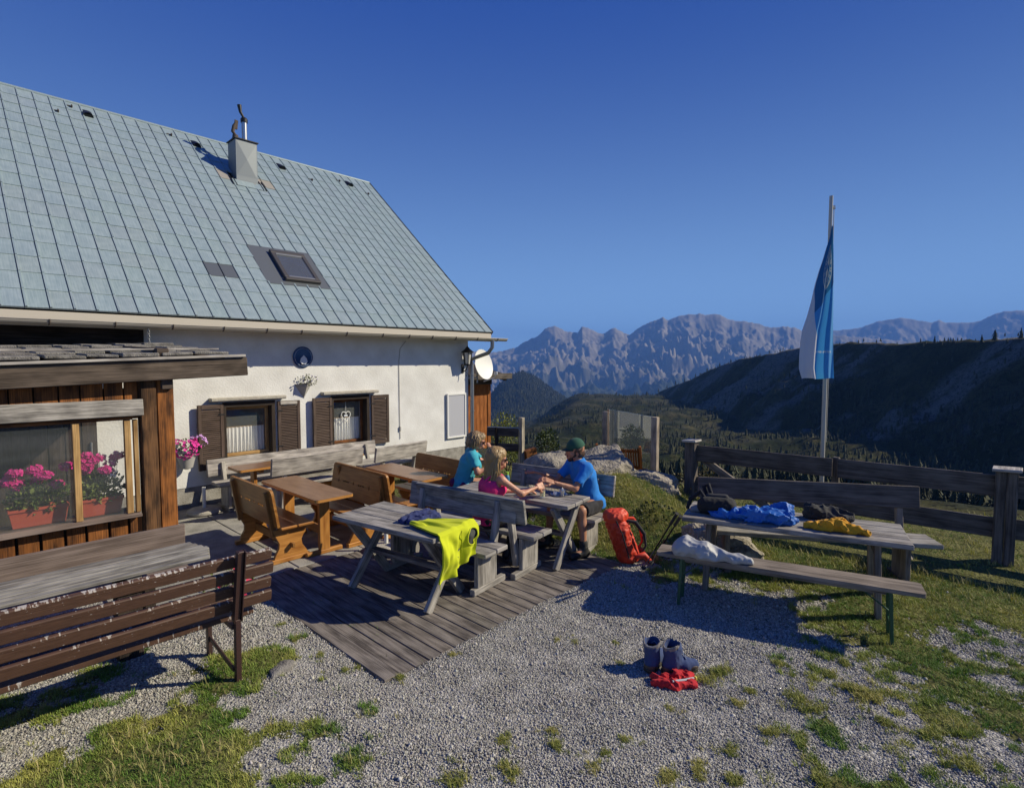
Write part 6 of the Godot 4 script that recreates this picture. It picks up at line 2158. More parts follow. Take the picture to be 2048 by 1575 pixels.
func body_of(t: Node3D, J: Dictionary, P: Dictionary, hands: Array) -> void:
	var mb := MB.new()
	mb.tint = J.skin
	var F := Field.new()
	F.bones = P.torso + P.neck + P.arm + P.fore + P.thigh + P.shank
	F.k = 0.035
	for i in 2: F.bone(J.an[i], J.toe[i], 0.042, 0.035)
	F.grow = -0.006
	F.mesh_into(mb, 0.0155)
	var u: Vector3 = J.get("hu", Vector3.UP)
	u = (u - J.hf * u.dot(J.hf)).normalized()
	head_field(J.head, J.hf, u).mesh_into(mb, 0.0065)
	for h: Field in hands: h.mesh_into(mb, 0.0050)
	put(t, "body", mb, M.skin_tone)
	eyes(t, J.head, J.hf, u)

func glasses(t: Node3D, c: Vector3, f: Vector3, u: Vector3) -> void:
	u = (u - f * u.dot(f)).normalized()
	var r := f.cross(u).normalized()
	var mb := MB.new()
	for sd in [-1.0, 1.0]:
		var o: Vector3 = c + f * 0.102 + r * sd * 0.034 + u * 0.004
		mb.extrude(PackedVector2Array([Vector2(-0.029, 0.014), Vector2(0.029, 0.016), Vector2(0.026, -0.012), Vector2(0.0, -0.021), Vector2(-0.025, -0.014)]), 0.006, Transform3D(Basis(r, u, f).rotated(u, sd * -0.22), o))
		mb.tube([c + f * 0.094 + r * sd * 0.062 + u * 0.010, c - f * 0.005 + r * sd * 0.090 + u * 0.014], 0.004, 6)
	mb.tube([c + f * 0.106 - r * 0.008 + u * 0.008, c + f * 0.106 + r * 0.008 + u * 0.008], 0.003, 6)
	put(t, "sunglasses", mb, M.lens_black)

func build_people() -> void:
	build_man()
	build_pink_woman()
	build_turquoise_woman()

func build_man() -> void:
	var t := thing("person", "man in blue shirt, black shorts and green cap leaning over the grey table", "person")
	var f := Vector3(-0.90, 0, -0.43).normalized()          # faces the table
	var sd := Vector3(-0.43, 0, 0.90).normalized()         # his left, towards the camera
	var pel := Vector3(5.30, 0.535, -3.74)
	var J := {}
	J.skin = Color(0.42, 0.205, 0.125)
	J.pelvis = pel
	J.chest = pel + Vector3(0, 0.32, 0) + f * 0.085
	J.neck = pel + Vector3(0, 0.49, 0) + f * 0.155
	J.head = J.neck + Vector3(0, 0.13, 0) + f * 0.05
	J.hf = Vector3(-0.80, -0.12, -0.58).normalized()
	J.hip = [pel - sd * 0.095, pel + sd * 0.095]
	J.sh = [J.chest + Vector3(0, 0.125, 0) + f * 0.055 - sd * 0.185, J.chest + Vector3(0, 0.115, 0) + f * 0.055 + sd * 0.185]
	J.kn = [pel + f * 0.42 - sd * 0.16 + Vector3(0, 0.02, 0), pel + f * 0.27 + sd * 0.30 + Vector3(0, -0.01, 0)]
	J.an = [Vector3(J.kn[0].x, 0.085, J.kn[0].z) + f * 0.05, Vector3(J.kn[1].x, 0.085, J.kn[1].z) - f * 0.02 + sd * 0.02]
	J.toe = [J.an[0] + f * 0.15 + Vector3(0, -0.045, 0), J.an[1] + f * 0.15 + sd * 0.03 + Vector3(0, -0.045, 0)]
	J.el = [J.sh[0] + f * 0.20 + Vector3(0, -0.20, 0) - sd * 0.02, J.sh[1] + f * 0.18 + Vector3(0, -0.20, 0) + sd * 0.05]
	J.wr = [J.el[0] + f * 0.23 + Vector3(0, 0.11, 0) + sd * 0.03, J.el[1] + f * 0.25 + Vector3(0, 0.085, 0) - sd * 0.03]
	var P := person_fields(J, 1.0)
	var hr := hand_field(J.wr[0] + f * 0.012, f * 0.9 + Vector3(0, 0.30, 0), Vector3(0, 1, 0) - f * 0.2, 0.35, 1.0)
	var hlft := hand_field(J.wr[1] + f * 0.012, f * 0.85 + Vector3(0, 0.35, 0) - sd * 0.15, Vector3(0, 1, 0) + sd * 0.5, 0.38, -1.0)
	body_of(t, J, P, [hr, hlft])
	var S := Field.new()
	S.bones = P.torso + P.arm
	S.grow = 0.014; S.k = 0.04
	S.wr = wrinkle(3, 7.0); S.wamp = 0.009; S.wscale = Vector3(1, 0.6, 1)
	for i in 2:
		var dr: Vector3 = (J.el[i] - J.sh[i]).normalized()
		S.holes.append([J.sh[i] + dr * 0.265, J.el[i] + dr * 0.3, 0.075, 0.10])
	S.cuts.append([pel + Vector3(0, -0.055, 0), Vector3(0, 1, 0)])
	S.holes.append([J.neck + Vector3(0, 0.045, 0) + f * 0.012, J.head, 0.062, 0.075])
	for i in 2: S.bone(J.pelvis - f * 0.06 + sd * (i - 0.5) * 0.14, J.pelvis - f * 0.07 + sd * (i - 0.5) * 0.14 - Vector3(0, 0.05, 0), 0.085)
	tag(field_part(t, "shirt", S, 0.015, Color(0.014, 0.195, 0.60), "cloth"), "bright blue short-sleeved shirt")
	var H := Field.new()
	H.bones = [P.torso[0]] + P.thigh
	H.grow = 0.018; H.k = 0.03
	H.wr = wrinkle(4, 8.0); H.wamp = 0.008
	for i in 2:
		var dr: Vector3 = (J.kn[i] - J.hip[i]).normalized()
		H.holes.append([J.kn[i] + dr * 0.035, J.kn[i] + dr * 0.2, 0.085, 0.10])
		H.holes.append([J.kn[i] + dr * 0.03 - Vector3(0, 0.05, 0), J.kn[i] + dr * 0.05 - Vector3(0, 0.2, 0), 0.06, 0.08])
	H.cuts.append([pel + Vector3(0, 0.06, 0), Vector3(0, -1, 0)])
	field_part(t, "shorts", H, 0.015, Color(0.018, 0.018, 0.022), "cloth")
	shoes(t, J, f, Color(0.016, 0.017, 0.018), Color(0.03, 0.03, 0.03))
	# beard and hair
	var u := Vector3.UP
	u = (u - J.hf * u.dot(J.hf)).normalized()
	var hd := head_field(J.head, J.hf, u)
	var r: Vector3 = J.hf.cross(u).normalized()
	var Bd := Field.new()
	Bd.k = 0.015
	Bd.bone(J.head - u * 0.092 + J.hf * 0.070, J.head - u * 0.078 + J.hf * 0.055, 0.026, 0.030)
	for s in [-1.0, 1.0]:
		Bd.bone(J.head - u * 0.085 + J.hf * 0.06 + r * s * 0.018, J.head - u * 0.030 + J.hf * 0.005 + r * s * 0.064, 0.024, 0.016)
	Bd.bone(J.head - u * 0.048 + J.hf * 0.094 - r * 0.02, J.head - u * 0.048 + J.hf * 0.094 + r * 0.02, 0.008)
	Bd.wr = wrinkle(5, 60.0); Bd.wamp = 0.004
	field_part(t, "beard", Bd, 0.006, Color(0.030, 0.018, 0.012), "hair")
	var Hr := Field.new()
	Hr.k = 0.02
	Hr.bone(J.head + u * 0.01 - J.hf * 0.03, J.head - u * 0.035 - J.hf * 0.055, 0.092, 0.062)
	for s in [-1.0, 1.0]: Hr.bone(J.head + r * s * 0.07 + u * 0.02 - J.hf * 0.02, J.head + r * s * 0.066 - u * 0.03 - J.hf * 0.035, 0.026, 0.02)
	Hr.bone(J.head - u * 0.035 - J.hf * 0.072, J.head - u * 0.055 - J.hf * 0.066, 0.040, 0.022)
	Hr.wr = wrinkle(6, 45.0); Hr.wamp = 0.007
	field_part(t, "hair", Hr, 0.007, Color(0.075, 0.042, 0.024), "hair")
	var Cp := Field.new()
	Cp.k = 0.02
	Cp.bone(J.head + u * 0.045 - J.hf * 0.022, J.head + u * 0.040 - J.hf * 0.012, 0.106)
	Cp.cuts.append([J.head + u * 0.040, (u + J.hf * 0.10).normalized()])
	var cap := field_part(t, "cap", Cp, 0.007, Color(0.018, 0.085, 0.052), "cloth")
	var mb := MB.new()
	mb.tint = Color(0.010, 0.050, 0.032)
	var rows := []
	for i in 13:
		var row := []
		var a := lerpf(-1.15, 1.15, i / 12.0)
		for j in 5:
			var q := j / 4.0
			var rad := lerpf(0.095, 0.095 + 0.078 * cos(a * 0.75), q)
			row.append(J.head + u * (0.050 - 0.018 * q - 0.014 * absf(sin(a)) * q) - J.hf * 0.015 + J.hf * cos(a) * rad + r * sin(a) * (0.088 + 0.004 * q))
		rows.append(row)
	mb.grid(rows, false, false)
	var low := []
	for row: Array in rows:
		var rw := []
		for p: Vector3 in row: rw.append(p - u * 0.004)
		low.append(rw)
	mb.grid(low, false, true)
	put(cap, "brim", mb, M.cloth)

func shoes(t: Node3D, J: Dictionary, f: Vector3, col: Color, sock: Color) -> void:
	for i in 2:
		var F := Field.new()
		F.k = 0.03
		var d: Vector3 = (J.toe[i] - J.an[i])
		d = Vector3(d.x, 0, d.z).normalized()
		var g := Vector3(J.an[i].x, 0.0, J.an[i].z)
		F.bone(g + Vector3(0, 0.045, 0) - d * 0.035, g + Vector3(0, 0.042, 0) + d * 0.17, 0.046, 0.040)
		F.bone(g + Vector3(0, 0.05, 0), g + Vector3(0, 0.11, 0), 0.052, 0.050)
		F.cuts.append([g + Vector3(0, 0.004, 0), Vector3.UP])
		field_part(t, "shoe", F, 0.010, col, "shell")
		var So := Field.new()
		So.bone(J.an[i] + Vector3(0, 0.0, 0), J.an[i].lerp(J.kn[i], 0.17), 0.046, 0.050)
		field_part(t, "sock", So, 0.012, sock, "cloth")

func build_pink_woman() -> void:
	var t := thing("person", "woman with long blond hair and pink top reaching across the table to a glass", "person")
	var f := Vector3(0.93, 0, 0.36).normalized()
	var sd := Vector3(-0.36, 0, 0.93).normalized()           # her right, towards the camera
	var pel := Vector3(4.00, 0.53, -4.17)
	var J := {}
	J.skin = Color(0.50, 0.245, 0.150)
	J.pelvis = pel
	J.chest = pel + Vector3(0, 0.325, 0) + f * 0.06
	J.neck = pel + Vector3(0, 0.49, 0) + f * 0.10
	J.head = J.neck + Vector3(0, 0.13, 0) + f * 0.03
	J.hf = Vector3(0.80, -0.10, 0.58).normalized()
	J.hip = [pel - sd * 0.09, pel + sd * 0.09]
	J.sh = [J.chest + Vector3(0, 0.105, 0) + f * 0.05 - sd * 0.155, J.chest + Vector3(0, 0.10, 0) + f * 0.06 + sd * 0.155]
	J.kn = [pel + f * 0.40 - sd * 0.10 + Vector3(0, 0.0, 0), pel + f * 0.40 + sd * 0.08]
	J.an = [Vector3(J.kn[0].x, 0.085, J.kn[0].z) - f * 0.08, Vector3(J.kn[1].x, 0.085, J.kn[1].z) - f * 0.10]
	J.toe = [J.an[0] + f * 0.14 + Vector3(0, -0.045, 0), J.an[1] + f * 0.14 + Vector3(0, -0.045, 0)]
	var gl := on_y(1085, 995, 0.70)
	var grip := gl + Vector3(0, 0.135, 0)
	J.el = [J.sh[0] + f * 0.16 + Vector3(0, -0.20, 0), J.sh[1] + f * 0.20 + Vector3(0, -0.155, 0) + sd * 0.07]
	var reach: Vector3 = grip - J.el[1]
	J.wr = [J.el[0] + f * 0.21 + sd * 0.05 + Vector3(0, -0.02, 0), grip - reach.normalized() * 0.085 + Vector3(0, 0.008, 0)]
	var P := person_fields(J, 0.90)
	var hl := hand_field(J.wr[0] + f * 0.01, f + sd * 0.2, Vector3(0, 1, 0), 0.3, -1.0)
	var hr := hand_field(J.wr[1], (grip - J.wr[1]), Vector3(0, 0.45, 0) - f * 0.1 + sd * 0.9, 0.62, 1.0, 0.05)
	body_of(t, J, P, [hl, hr])
	var S := Field.new()
	S.bones = P.torso
	S.grow = 0.010; S.k = 0.04
	S.wr = wrinkle(8, 9.0); S.wamp = 0.006
	S.cuts.append([J.chest + Vector3(0, 0.085, 0), Vector3(0, -1, 0)])
	S.cuts.append([pel + Vector3(0, -0.05, 0), Vector3(0, 1, 0)])
	for i in 2: S.holes.append([J.sh[i] - Vector3(0, 0.02, 0), J.sh[i] - Vector3(0, 0.03, 0), 0.062, 0.06])
	for i in 2: S.bone(J.chest + sd * (i - 0.5) * 0.13 + f * 0.075 - Vector3(0, 0.01, 0), J.chest + sd * (i - 0.5) * 0.13 + f * 0.08 - Vector3(0, 0.02, 0), 0.062)
	var top := field_part(t, "top", S, 0.013, Color(0.72, 0.025, 0.17), "cloth")
	var mb := MB.new()
	mb.tint = Color(0.70, 0.03, 0.18)
	for i in 2:
		var q: float = (i - 0.5) * 2.0
		mb.tube([J.chest + sd * q * 0.075 + f * 0.115 + Vector3(0, 0.07, 0), J.chest + sd * q * 0.085 + f * 0.10 + Vector3(0, 0.13, 0), J.chest + sd * q * 0.08 + f * 0.045 + Vector3(0, 0.165, 0), J.chest + sd * q * 0.06 - f * 0.045 + Vector3(0, 0.12, 0), J.chest + sd * q * 0.05 - f * 0.09 + Vector3(0, 0.07, 0)], 0.012, 8)
	put(top, "strap", mb, M.cloth)
	var W := Field.new()
	W.bones = [P.torso[3], P.torso[1]]
	W.grow = 0.0135; W.k = 0.04
	W.cuts.append([pel + Vector3(0, 0.06, 0), Vector3(0, 1, 0)])
	W.cuts.append([J.chest + Vector3(0, -0.05, 0) - f * 0.02, (-f + Vector3(0, -0.6, 0)).normalized()])
	tag(field_part(t, "side_panel", W, 0.013, Color(0.62, 0.50, 0.52), "cloth"), "pale pink side panel of the top")
	var H := Field.new()
	H.bones = [P.torso[0]] + P.thigh + P.shank
	H.grow = 0.008; H.k = 0.03
	H.cuts.append([pel + Vector3(0, 0.04, 0), Vector3(0, -1, 0)])
	field_part(t, "leggings", H, 0.016, Color(0.018, 0.016, 0.022), "cloth")
	shoes(t, J, f, Color(0.03, 0.03, 0.035), Color(0.05, 0.05, 0.05))
	var u := Vector3.UP
	u = (u - J.hf * u.dot(J.hf)).normalized()
	var r: Vector3 = J.hf.cross(u).normalized()
	long_hair(t, J.head, J.hf, u, r, 0.40, Color(0.40, 0.265, 0.115), Color(0.16, 0.095, 0.040), 17)
	glasses(t, J.head, J.hf, u)

func long_hair(t: Node3D, c: Vector3, f: Vector3, u: Vector3, r: Vector3, fall: float, col: Color, dark: Color, sd: int) -> void:
	var F := Field.new()
	F.k = 0.02
	F.bone(c + u * 0.038 - f * 0.030, c + u * 0.015 - f * 0.040, 0.100, 0.092)
	F.bone(c + u * 0.055 + f * 0.020, c + u * 0.03 - f * 0.02, 0.078, 0.09)
	for s in [-1.0, 1.0]:
		F.bone(c + r * s * 0.072 + u * 0.03 + f * 0.005, c + r * s * 0.082 - u * 0.09 - f * 0.015, 0.030, 0.028)
	F.bone(c - u * 0.02 - f * 0.065, c - u * 0.14 - f * 0.075, 0.066, 0.05)
	F.holes.append([c - u * 0.035 + f * 0.095, c + u * 0.035 + f * 0.105, 0.058, 0.040])
	F.wr = wrinkle(sd, 40.0); F.wamp = 0.008; F.wscale = Vector3(1, 0.25, 1)
	var hb := field_part(t, "hair", F, 0.0065, col.lerp(dark, 0.45), "hair")
	# loose strands
	var g := RandomNumberGenerator.new(); g.seed = sd
	var mb := MB.new()
	for k in 110:
		var a := g.randf_range(1.30, TAU - 1.30)
		var st := c + u * g.randf_range(-0.05, 0.05) + (f * cos(a) + r * sin(a)) * g.randf_range(0.085, 0.10)
		var out := (f * cos(a) + r * sin(a))
		var ln2 := fall * g.randf_range(0.55, 1.0)
		mb.tint = dark.lerp(col, pow(g.randf(), 0.6))
		var wv := g.randf_range(-0.02, 0.02)
		mb.tube([st, st - Vector3(0, ln2 * 0.35, 0) + out * 0.012 + r * wv, st - Vector3(0, ln2 * 0.7, 0) + out * (0.018 + wv) - f * 0.02 - r * wv, st - Vector3(0, ln2, 0) + out * 0.012 - f * 0.035], [0.006, 0.0085, 0.007, 0.002], 5)
	stuff(put(hb, "strands", mb, M.hair))

func build_turquoise_woman() -> void:
	var t := thing("person", "woman with short fair hair in turquoise shirt laughing with her hand raised", "person")
	var f := Vector3(0.80, 0, 0.60).normalized()
	var sd := Vector3(-0.60, 0, 0.80).normalized()
	var pel := Vector3(4.82, 0.535, -5.49)
	var J := {}
	J.skin = Color(0.50, 0.24, 0.155)
	J.pelvis = pel
	J.chest = pel + Vector3(0, 0.30, 0) + f * 0.10
	J.neck = pel + Vector3(0, 0.455, 0) + f * 0.165
	J.head = J.neck + Vector3(0, 0.13, 0) + f * 0.045
	J.hf = Vector3(0.72, -0.10, 0.68).normalized()
	J.hip = [pel - sd * 0.10, pel + sd * 0.10]
	J.sh = [J.chest + Vector3(0, 0.115, 0) + f * 0.04 - sd * 0.165, J.chest + Vector3(0, 0.11, 0) + f * 0.03 + sd * 0.165]
	J.kn = [pel + f * 0.40 - sd * 0.12, pel + f * 0.40 + sd * 0.12]
	J.an = [Vector3(J.kn[0].x, 0.085, J.kn[0].z) - f * 0.04, Vector3(J.kn[1].x, 0.085, J.kn[1].z) - f * 0.04]
	J.toe = [J.an[0] + f * 0.14 + Vector3(0, -0.045, 0), J.an[1] + f * 0.14 + Vector3(0, -0.045, 0)]
	J.el = [J.sh[0] + f * 0.20 + Vector3(0, -0.17, 0), J.sh[1] + f * 0.06 + Vector3(0, -0.20, 0) + sd * 0.05]
	J.wr = [J.el[0] + f * 0.06 - sd * -0.10 + Vector3(0, 0.17, 0), J.el[1] + f * 0.20 + Vector3(0, 0.07, 0) - sd * 0.05]
	var P := person_fields(J, 1.02)
	var hl := hand_field(J.wr[0], Vector3(0, 0.9, 0) + sd * 0.4, f * 1.0, 0.5, 1.0)
	var hr := hand_field(J.wr[1], f * 0.9 + Vector3(0, 0.25, 0), Vector3(0, 0.6, 0) + sd * 0.7, 0.5, 1.0)
	body_of(t, J, P, [hl, hr])
	var S := Field.new()
	S.bones = P.torso + P.arm
	S.grow = 0.013; S.k = 0.04
	S.wr = wrinkle(12, 8.0); S.wamp = 0.008
	for i in 2:
		var dr: Vector3 = (J.el[i] - J.sh[i]).normalized()
		S.holes.append([J.sh[i] + dr * 0.20, J.el[i] + dr * 0.3, 0.075, 0.10])
	S.cuts.append([pel + Vector3(0, -0.02, 0), Vector3(0, 1, 0)])
	S.holes.append([J.neck + Vector3(0, 0.03, 0) + f * 0.035, J.head + f * 0.03, 0.066, 0.08])
	for i in 2: S.bone(J.chest + sd * (i - 0.5) * 0.14 + f * 0.075 - Vector3(0, 0.02, 0), J.chest + sd * (i - 0.5) * 0.14 + f * 0.08 - Vector3(0, 0.03, 0), 0.070)
	tag(field_part(t, "shirt", S, 0.015, Color(0.045, 0.36, 0.46), "cloth"), "turquoise short-sleeved shirt")
	var H := Field.new()
	H.bones = [P.torso[0]] + P.thigh + P.shank
	H.grow = 0.010; H.k = 0.03
	H.cuts.append([pel + Vector3(0, 0.03, 0), Vector3(0, -1, 0)])
	field_part(t, "trousers", H, 0.018, Color(0.06, 0.06, 0.065), "cloth")
	var Tj := Field.new()
	Tj.bone(pel + sd * 0.16 + Vector3(0, 0.03, 0), pel - f * 0.11 + sd * 0.05 + Vector3(0, 0.04, 0), 0.045)
	Tj.bone(pel - f * 0.11 + sd * 0.05 + Vector3(0, 0.04, 0), pel - f * 0.10 - sd * 0.10 + Vector3(0, 0.03, 0), 0.05)
	Tj.bone(pel + sd * 0.16 + Vector3(0, 0.02, 0), pel + sd * 0.20 + f * 0.12 - Vector3(0, 0.05, 0), 0.045)
	Tj.wr = wrinkle(14, 16.0); Tj.wamp = 0.012
	tag(field_part(t, "tied_jacket", Tj, 0.013, Color(0.12, 0.008, 0.085), "cloth"), "purple jacket tied round the waist")
	shoes(t, J, f, Color(0.05, 0.04, 0.035), Color(0.1, 0.1, 0.1))
	var u := Vector3.UP
	u = (u - J.hf * u.dot(J.hf)).normalized()
	var r: Vector3 = J.hf.cross(u).normalized()
	var F := Field.new()
	F.k = 0.02
	var c: Vector3 = J.head
	F.bone(c + u * 0.040 - J.hf * 0.028, c + u * 0.01 - J.hf * 0.045, 0.103, 0.094)
	F.bone(c + u * 0.065 + J.hf * 0.045, c + u * 0.04, 0.062, 0.09)
	for s in [-1.0, 1.0]: F.bone(c + r * s * 0.075 + u * 0.03, c + r * s * 0.078 - u * 0.05 - J.hf * 0.02, 0.028, 0.022)
	F.bone(c - u * 0.02 - J.hf * 0.07, c - u * 0.075 - J.hf * 0.07, 0.055, 0.03)
	F.holes.append([c - u * 0.03 + J.hf * 0.105, c + u * 0.02 + J.hf * 0.112, 0.058, 0.045])
	F.wr = wrinkle(15, 42.0); F.wamp = 0.012; F.wscale = Vector3(1, 0.4, 1)
	var hb := field_part(t, "hair", F, 0.0065, Color(0.26, 0.175, 0.09), "hair")
	hair_strands(hb, c, J.hf, u, r, 90, 0.10, Color(0.42, 0.30, 0.15), Color(0.16, 0.10, 0.05), 19)
	glasses(t, c, J.hf, u)

func hair_strands(parent: Node, c: Vector3, f: Vector3, u: Vector3, r: Vector3, count: int, ln2: float, col: Color, dark: Color, sd: int) -> void:
	# short locks lying over the crown and hanging round the head
	var g := RandomNumberGenerator.new(); g.seed = sd
	var mb := MB.new()
	for k in count:
		var a := g.randf_range(1.0, TAU - 1.0)
		var out := f * cos(a) + r * sin(a)
		var st := c + u * g.randf_range(0.05, 0.13) + out * g.randf_range(0.03, 0.08) - f * 0.02
		var mid := c + u * g.randf_range(-0.01, 0.04) + out * 0.112 - f * 0.028
		mb.tint = dark.lerp(col, g.randf())
		mb.tube([st, (st + mid) * 0.5 + out * 0.022 + u * 0.012, mid, mid - u * ln2 * g.randf_range(0.4, 1.0) + out * g.randf_range(-0.02, 0.015)], [0.006, 0.008, 0.007, 0.002], 5)
	stuff(put(parent, "strands", mb, M.hair))

# ------------------------------------------------------------------ clothes, bags and tableware
func heap(called: String, label: String, category: String, at: Vector3, bones: Array, col: Color, m: String, cell := 0.011, amp := 0.016, freq := 14.0, sd := 1, floor_cut := 0.0) -> Node3D:
	var t := thing(called, label, category, at)
	var F := Field.new()
	F.k = 0.03
	for b in bones: F.bone(b[0], b[1], b[2], b[3] if b.size() > 3 else b[2])
	F.wr = wrinkle(sd, freq * 0.42); F.wamp = amp * 1.9; F.grow = -amp * 0.5
	F.wscale = Vector3(1.25, 1.0, 0.75)
	F.cuts.append([Vector3(0, floor_cut, 0), Vector3.UP])
	field_part(t, "fabric", F, cell, col, m)
	return t

func build_goods() -> void:
	build_vest()
	# navy jacket folded on the same table
	var c := Vector3(3.10, 0.701, -4.16)
	var t := heap("navy_jacket", "navy jacket lying folded beside the yellow vest", "jacket", c, [[Vector3(-0.15, 0.01, -0.02), Vector3(0.16, 0.012, 0.04), 0.045], [Vector3(-0.12, 0.01, 0.08), Vector3(0.14, 0.02, 0.12), 0.045], [Vector3(-0.05, 0.02, -0.08), Vector3(0.16, 0.02, -0.06), 0.040]], Color(0.020, 0.034, 0.125), "cloth", 0.010, 0.014, 13.0, 21)
	# things on the weathered table
	var dl := Vector3(0.277, 0, 0.961)
	var dp := Vector3(0.961, 0, -0.277)
	var T := 0.7015
	c = on_y(1520, 1046, T)
	t = heap("blue_jacket", "bright blue padded jacket in a heap on the weathered table", "jacket", c + dp * 0.06, [[dl * -0.30 + Vector3(0, 0.025, 0), dl * -0.12 + Vector3(0, 0.035, 0), 0.055, 0.06], [dl * -0.10 + Vector3(0, 0.045, 0), dl * 0.16 + Vector3(0, 0.055, 0), 0.075, 0.085], [dl * 0.10 + dp * 0.06 + Vector3(0, 0.07, 0), dl * 0.20 + dp * 0.12 + Vector3(0, 0.115, 0), 0.07, 0.06], [dl * 0.16 + dp * 0.02 + Vector3(0, 0.03, 0), dl * 0.24 + dp * 0.04 + Vector3(0, 0.04, 0), 0.06], [dl * -0.42 + Vector3(0, 0.012, 0), dl * -0.28 + Vector3(0, 0.02, 0), 0.03, 0.045]], Color(0.014, 0.125, 0.45), "shell", 0.009, 0.026, 16.0, 22)
	c = on_y(1655, 1040, T)
	t = heap("black_jacket", "dark grey jacket bunched between the blue and the yellow jacket", "jacket", c + dp * 0.02, [[dl * -0.12 + Vector3(0, 0.06, 0), dl * 0.12 + dp * 0.04 + Vector3(0, 0.045, 0), 0.075, 0.05], [dl * -0.13 + Vector3(0, 0.09, 0), dl * -0.08 + Vector3(0, 0.05, 0), 0.055, 0.05], [dl * 0.0 - dp * 0.05 + Vector3(0, 0.02, 0), dl * 0.18 + Vector3(0, 0.03, 0), 0.045]], Color(0.028, 0.028, 0.031), "cloth", 0.010, 0.022, 14.0, 23)
	c = on_y(1672, 1064, T)
	t = heap("yellow_jacket", "golden yellow jacket hanging together at the table's edge", "jacket", c + dp * 0.03, [[dl * -0.20 + Vector3(0, 0.02, 0), dl * -0.08 + Vector3(0, 0.03, 0), 0.038, 0.045], [dl * -0.06 + Vector3(0, 0.045, 0), dl * 0.04 + dp * 0.03 + Vector3(0, 0.055, 0), 0.055, 0.05], [dl * 0.04 + Vector3(0, 0.035, 0), dl * 0.22 - dp * 0.01 + Vector3(0, 0.018, 0), 0.05, 0.036]], Color(0.62, 0.30, 0.012), "cloth", 0.009, 0.020, 16.0, 24)
	build_black_pack(on_y(1415, 1028, T) + dp * 0.05, dl, dp)
	# pale bag on the beer bench
	c = on_y(1425, 1118, 0.464)
	var bd := Vector3(0.275, 0, 0.961)
	t = heap("pale_jacket", "pale grey rain jacket lying on the narrow bench", "jacket", c, [[bd * -0.24 + Vector3(0, 0.05, 0), bd * -0.10 + Vector3(0, 0.055, 0), 0.095, 0.085], [bd * -0.10 + Vector3(0, 0.05, 0), bd * 0.14 + Vector3(0, 0.025, 0), 0.08, 0.045], [bd * -0.22 + dp * 0.03 + Vector3(0, 0.10, 0), bd * -0.12 + Vector3(0, 0.09, 0), 0.055, 0.05], [bd * 0.18 + Vector3(0, 0.025, 0), bd * 0.30 + dp * 0.02 + Vector3(0, 0.02, 0), 0.045, 0.038]], Color(0.37, 0.375, 0.38), "shell", 0.010, 0.020, 9.0, 25)
	build_poles()
	build_red_pack()
	build_boots()
	c = on_y(1350, 1366, 0.006)
	var rt := Vector3(cos(YAW), 0, sin(YAW)); var fw := Vector3(sin(YAW), 0, -cos(YAW))
	t = heap("red_socks", "crumpled red socks lying on the gravel before the boots", "socks", Vector3(c.x, ground_y(c.x, c.z), c.z), [[rt * -0.13 + Vector3(0, 0.02, 0), rt * -0.02 + fw * -0.03 + Vector3(0, 0.025, 0), 0.030], [rt * -0.02 - fw * 0.04 + Vector3(0, 0.02, 0), rt * 0.12 - fw * 0.02 + Vector3(0, 0.018, 0), 0.027], [rt * -0.12 + fw * 0.05 + Vector3(0, 0.02, 0), rt * 0.02 + fw * 0.06 + Vector3(0, 0.03, 0), 0.028], [rt * 0.03 + fw * 0.06 + Vector3(0, 0.03, 0), rt * 0.13 + fw * 0.06 + Vector3(0, 0.02, 0), 0.03]], Color(0.48, 0.012, 0.022), "cloth", 0.006, 0.013, 22.0, 26)
	var mb := MB.new()
	mb.tint = Color(0.45, 0.46, 0.48)
	mb.tube([rt * -0.03 - fw * 0.045 + Vector3(0, 0.055, 0), rt * 0.06 - fw * 0.02 + Vector3(0, 0.05, 0), rt * 0.13 + fw * 0.01 + Vector3(0, 0.045, 0)], 0.008, 6)
	put(t, "grey_stripe", mb, M.cloth)
	mb = MB.new()
	mb.tint = Color(0.65, 0.60, 0.10)
	mb.box(Transform3D(Basis.IDENTITY, rt * 0.15 + fw * 0.03 + Vector3(0, 0.03, 0)), Vector3(0.018, 0.03, 0.02), 0.004)
	put(t, "yellow_tag", mb, M.cloth)
	build_tableware()

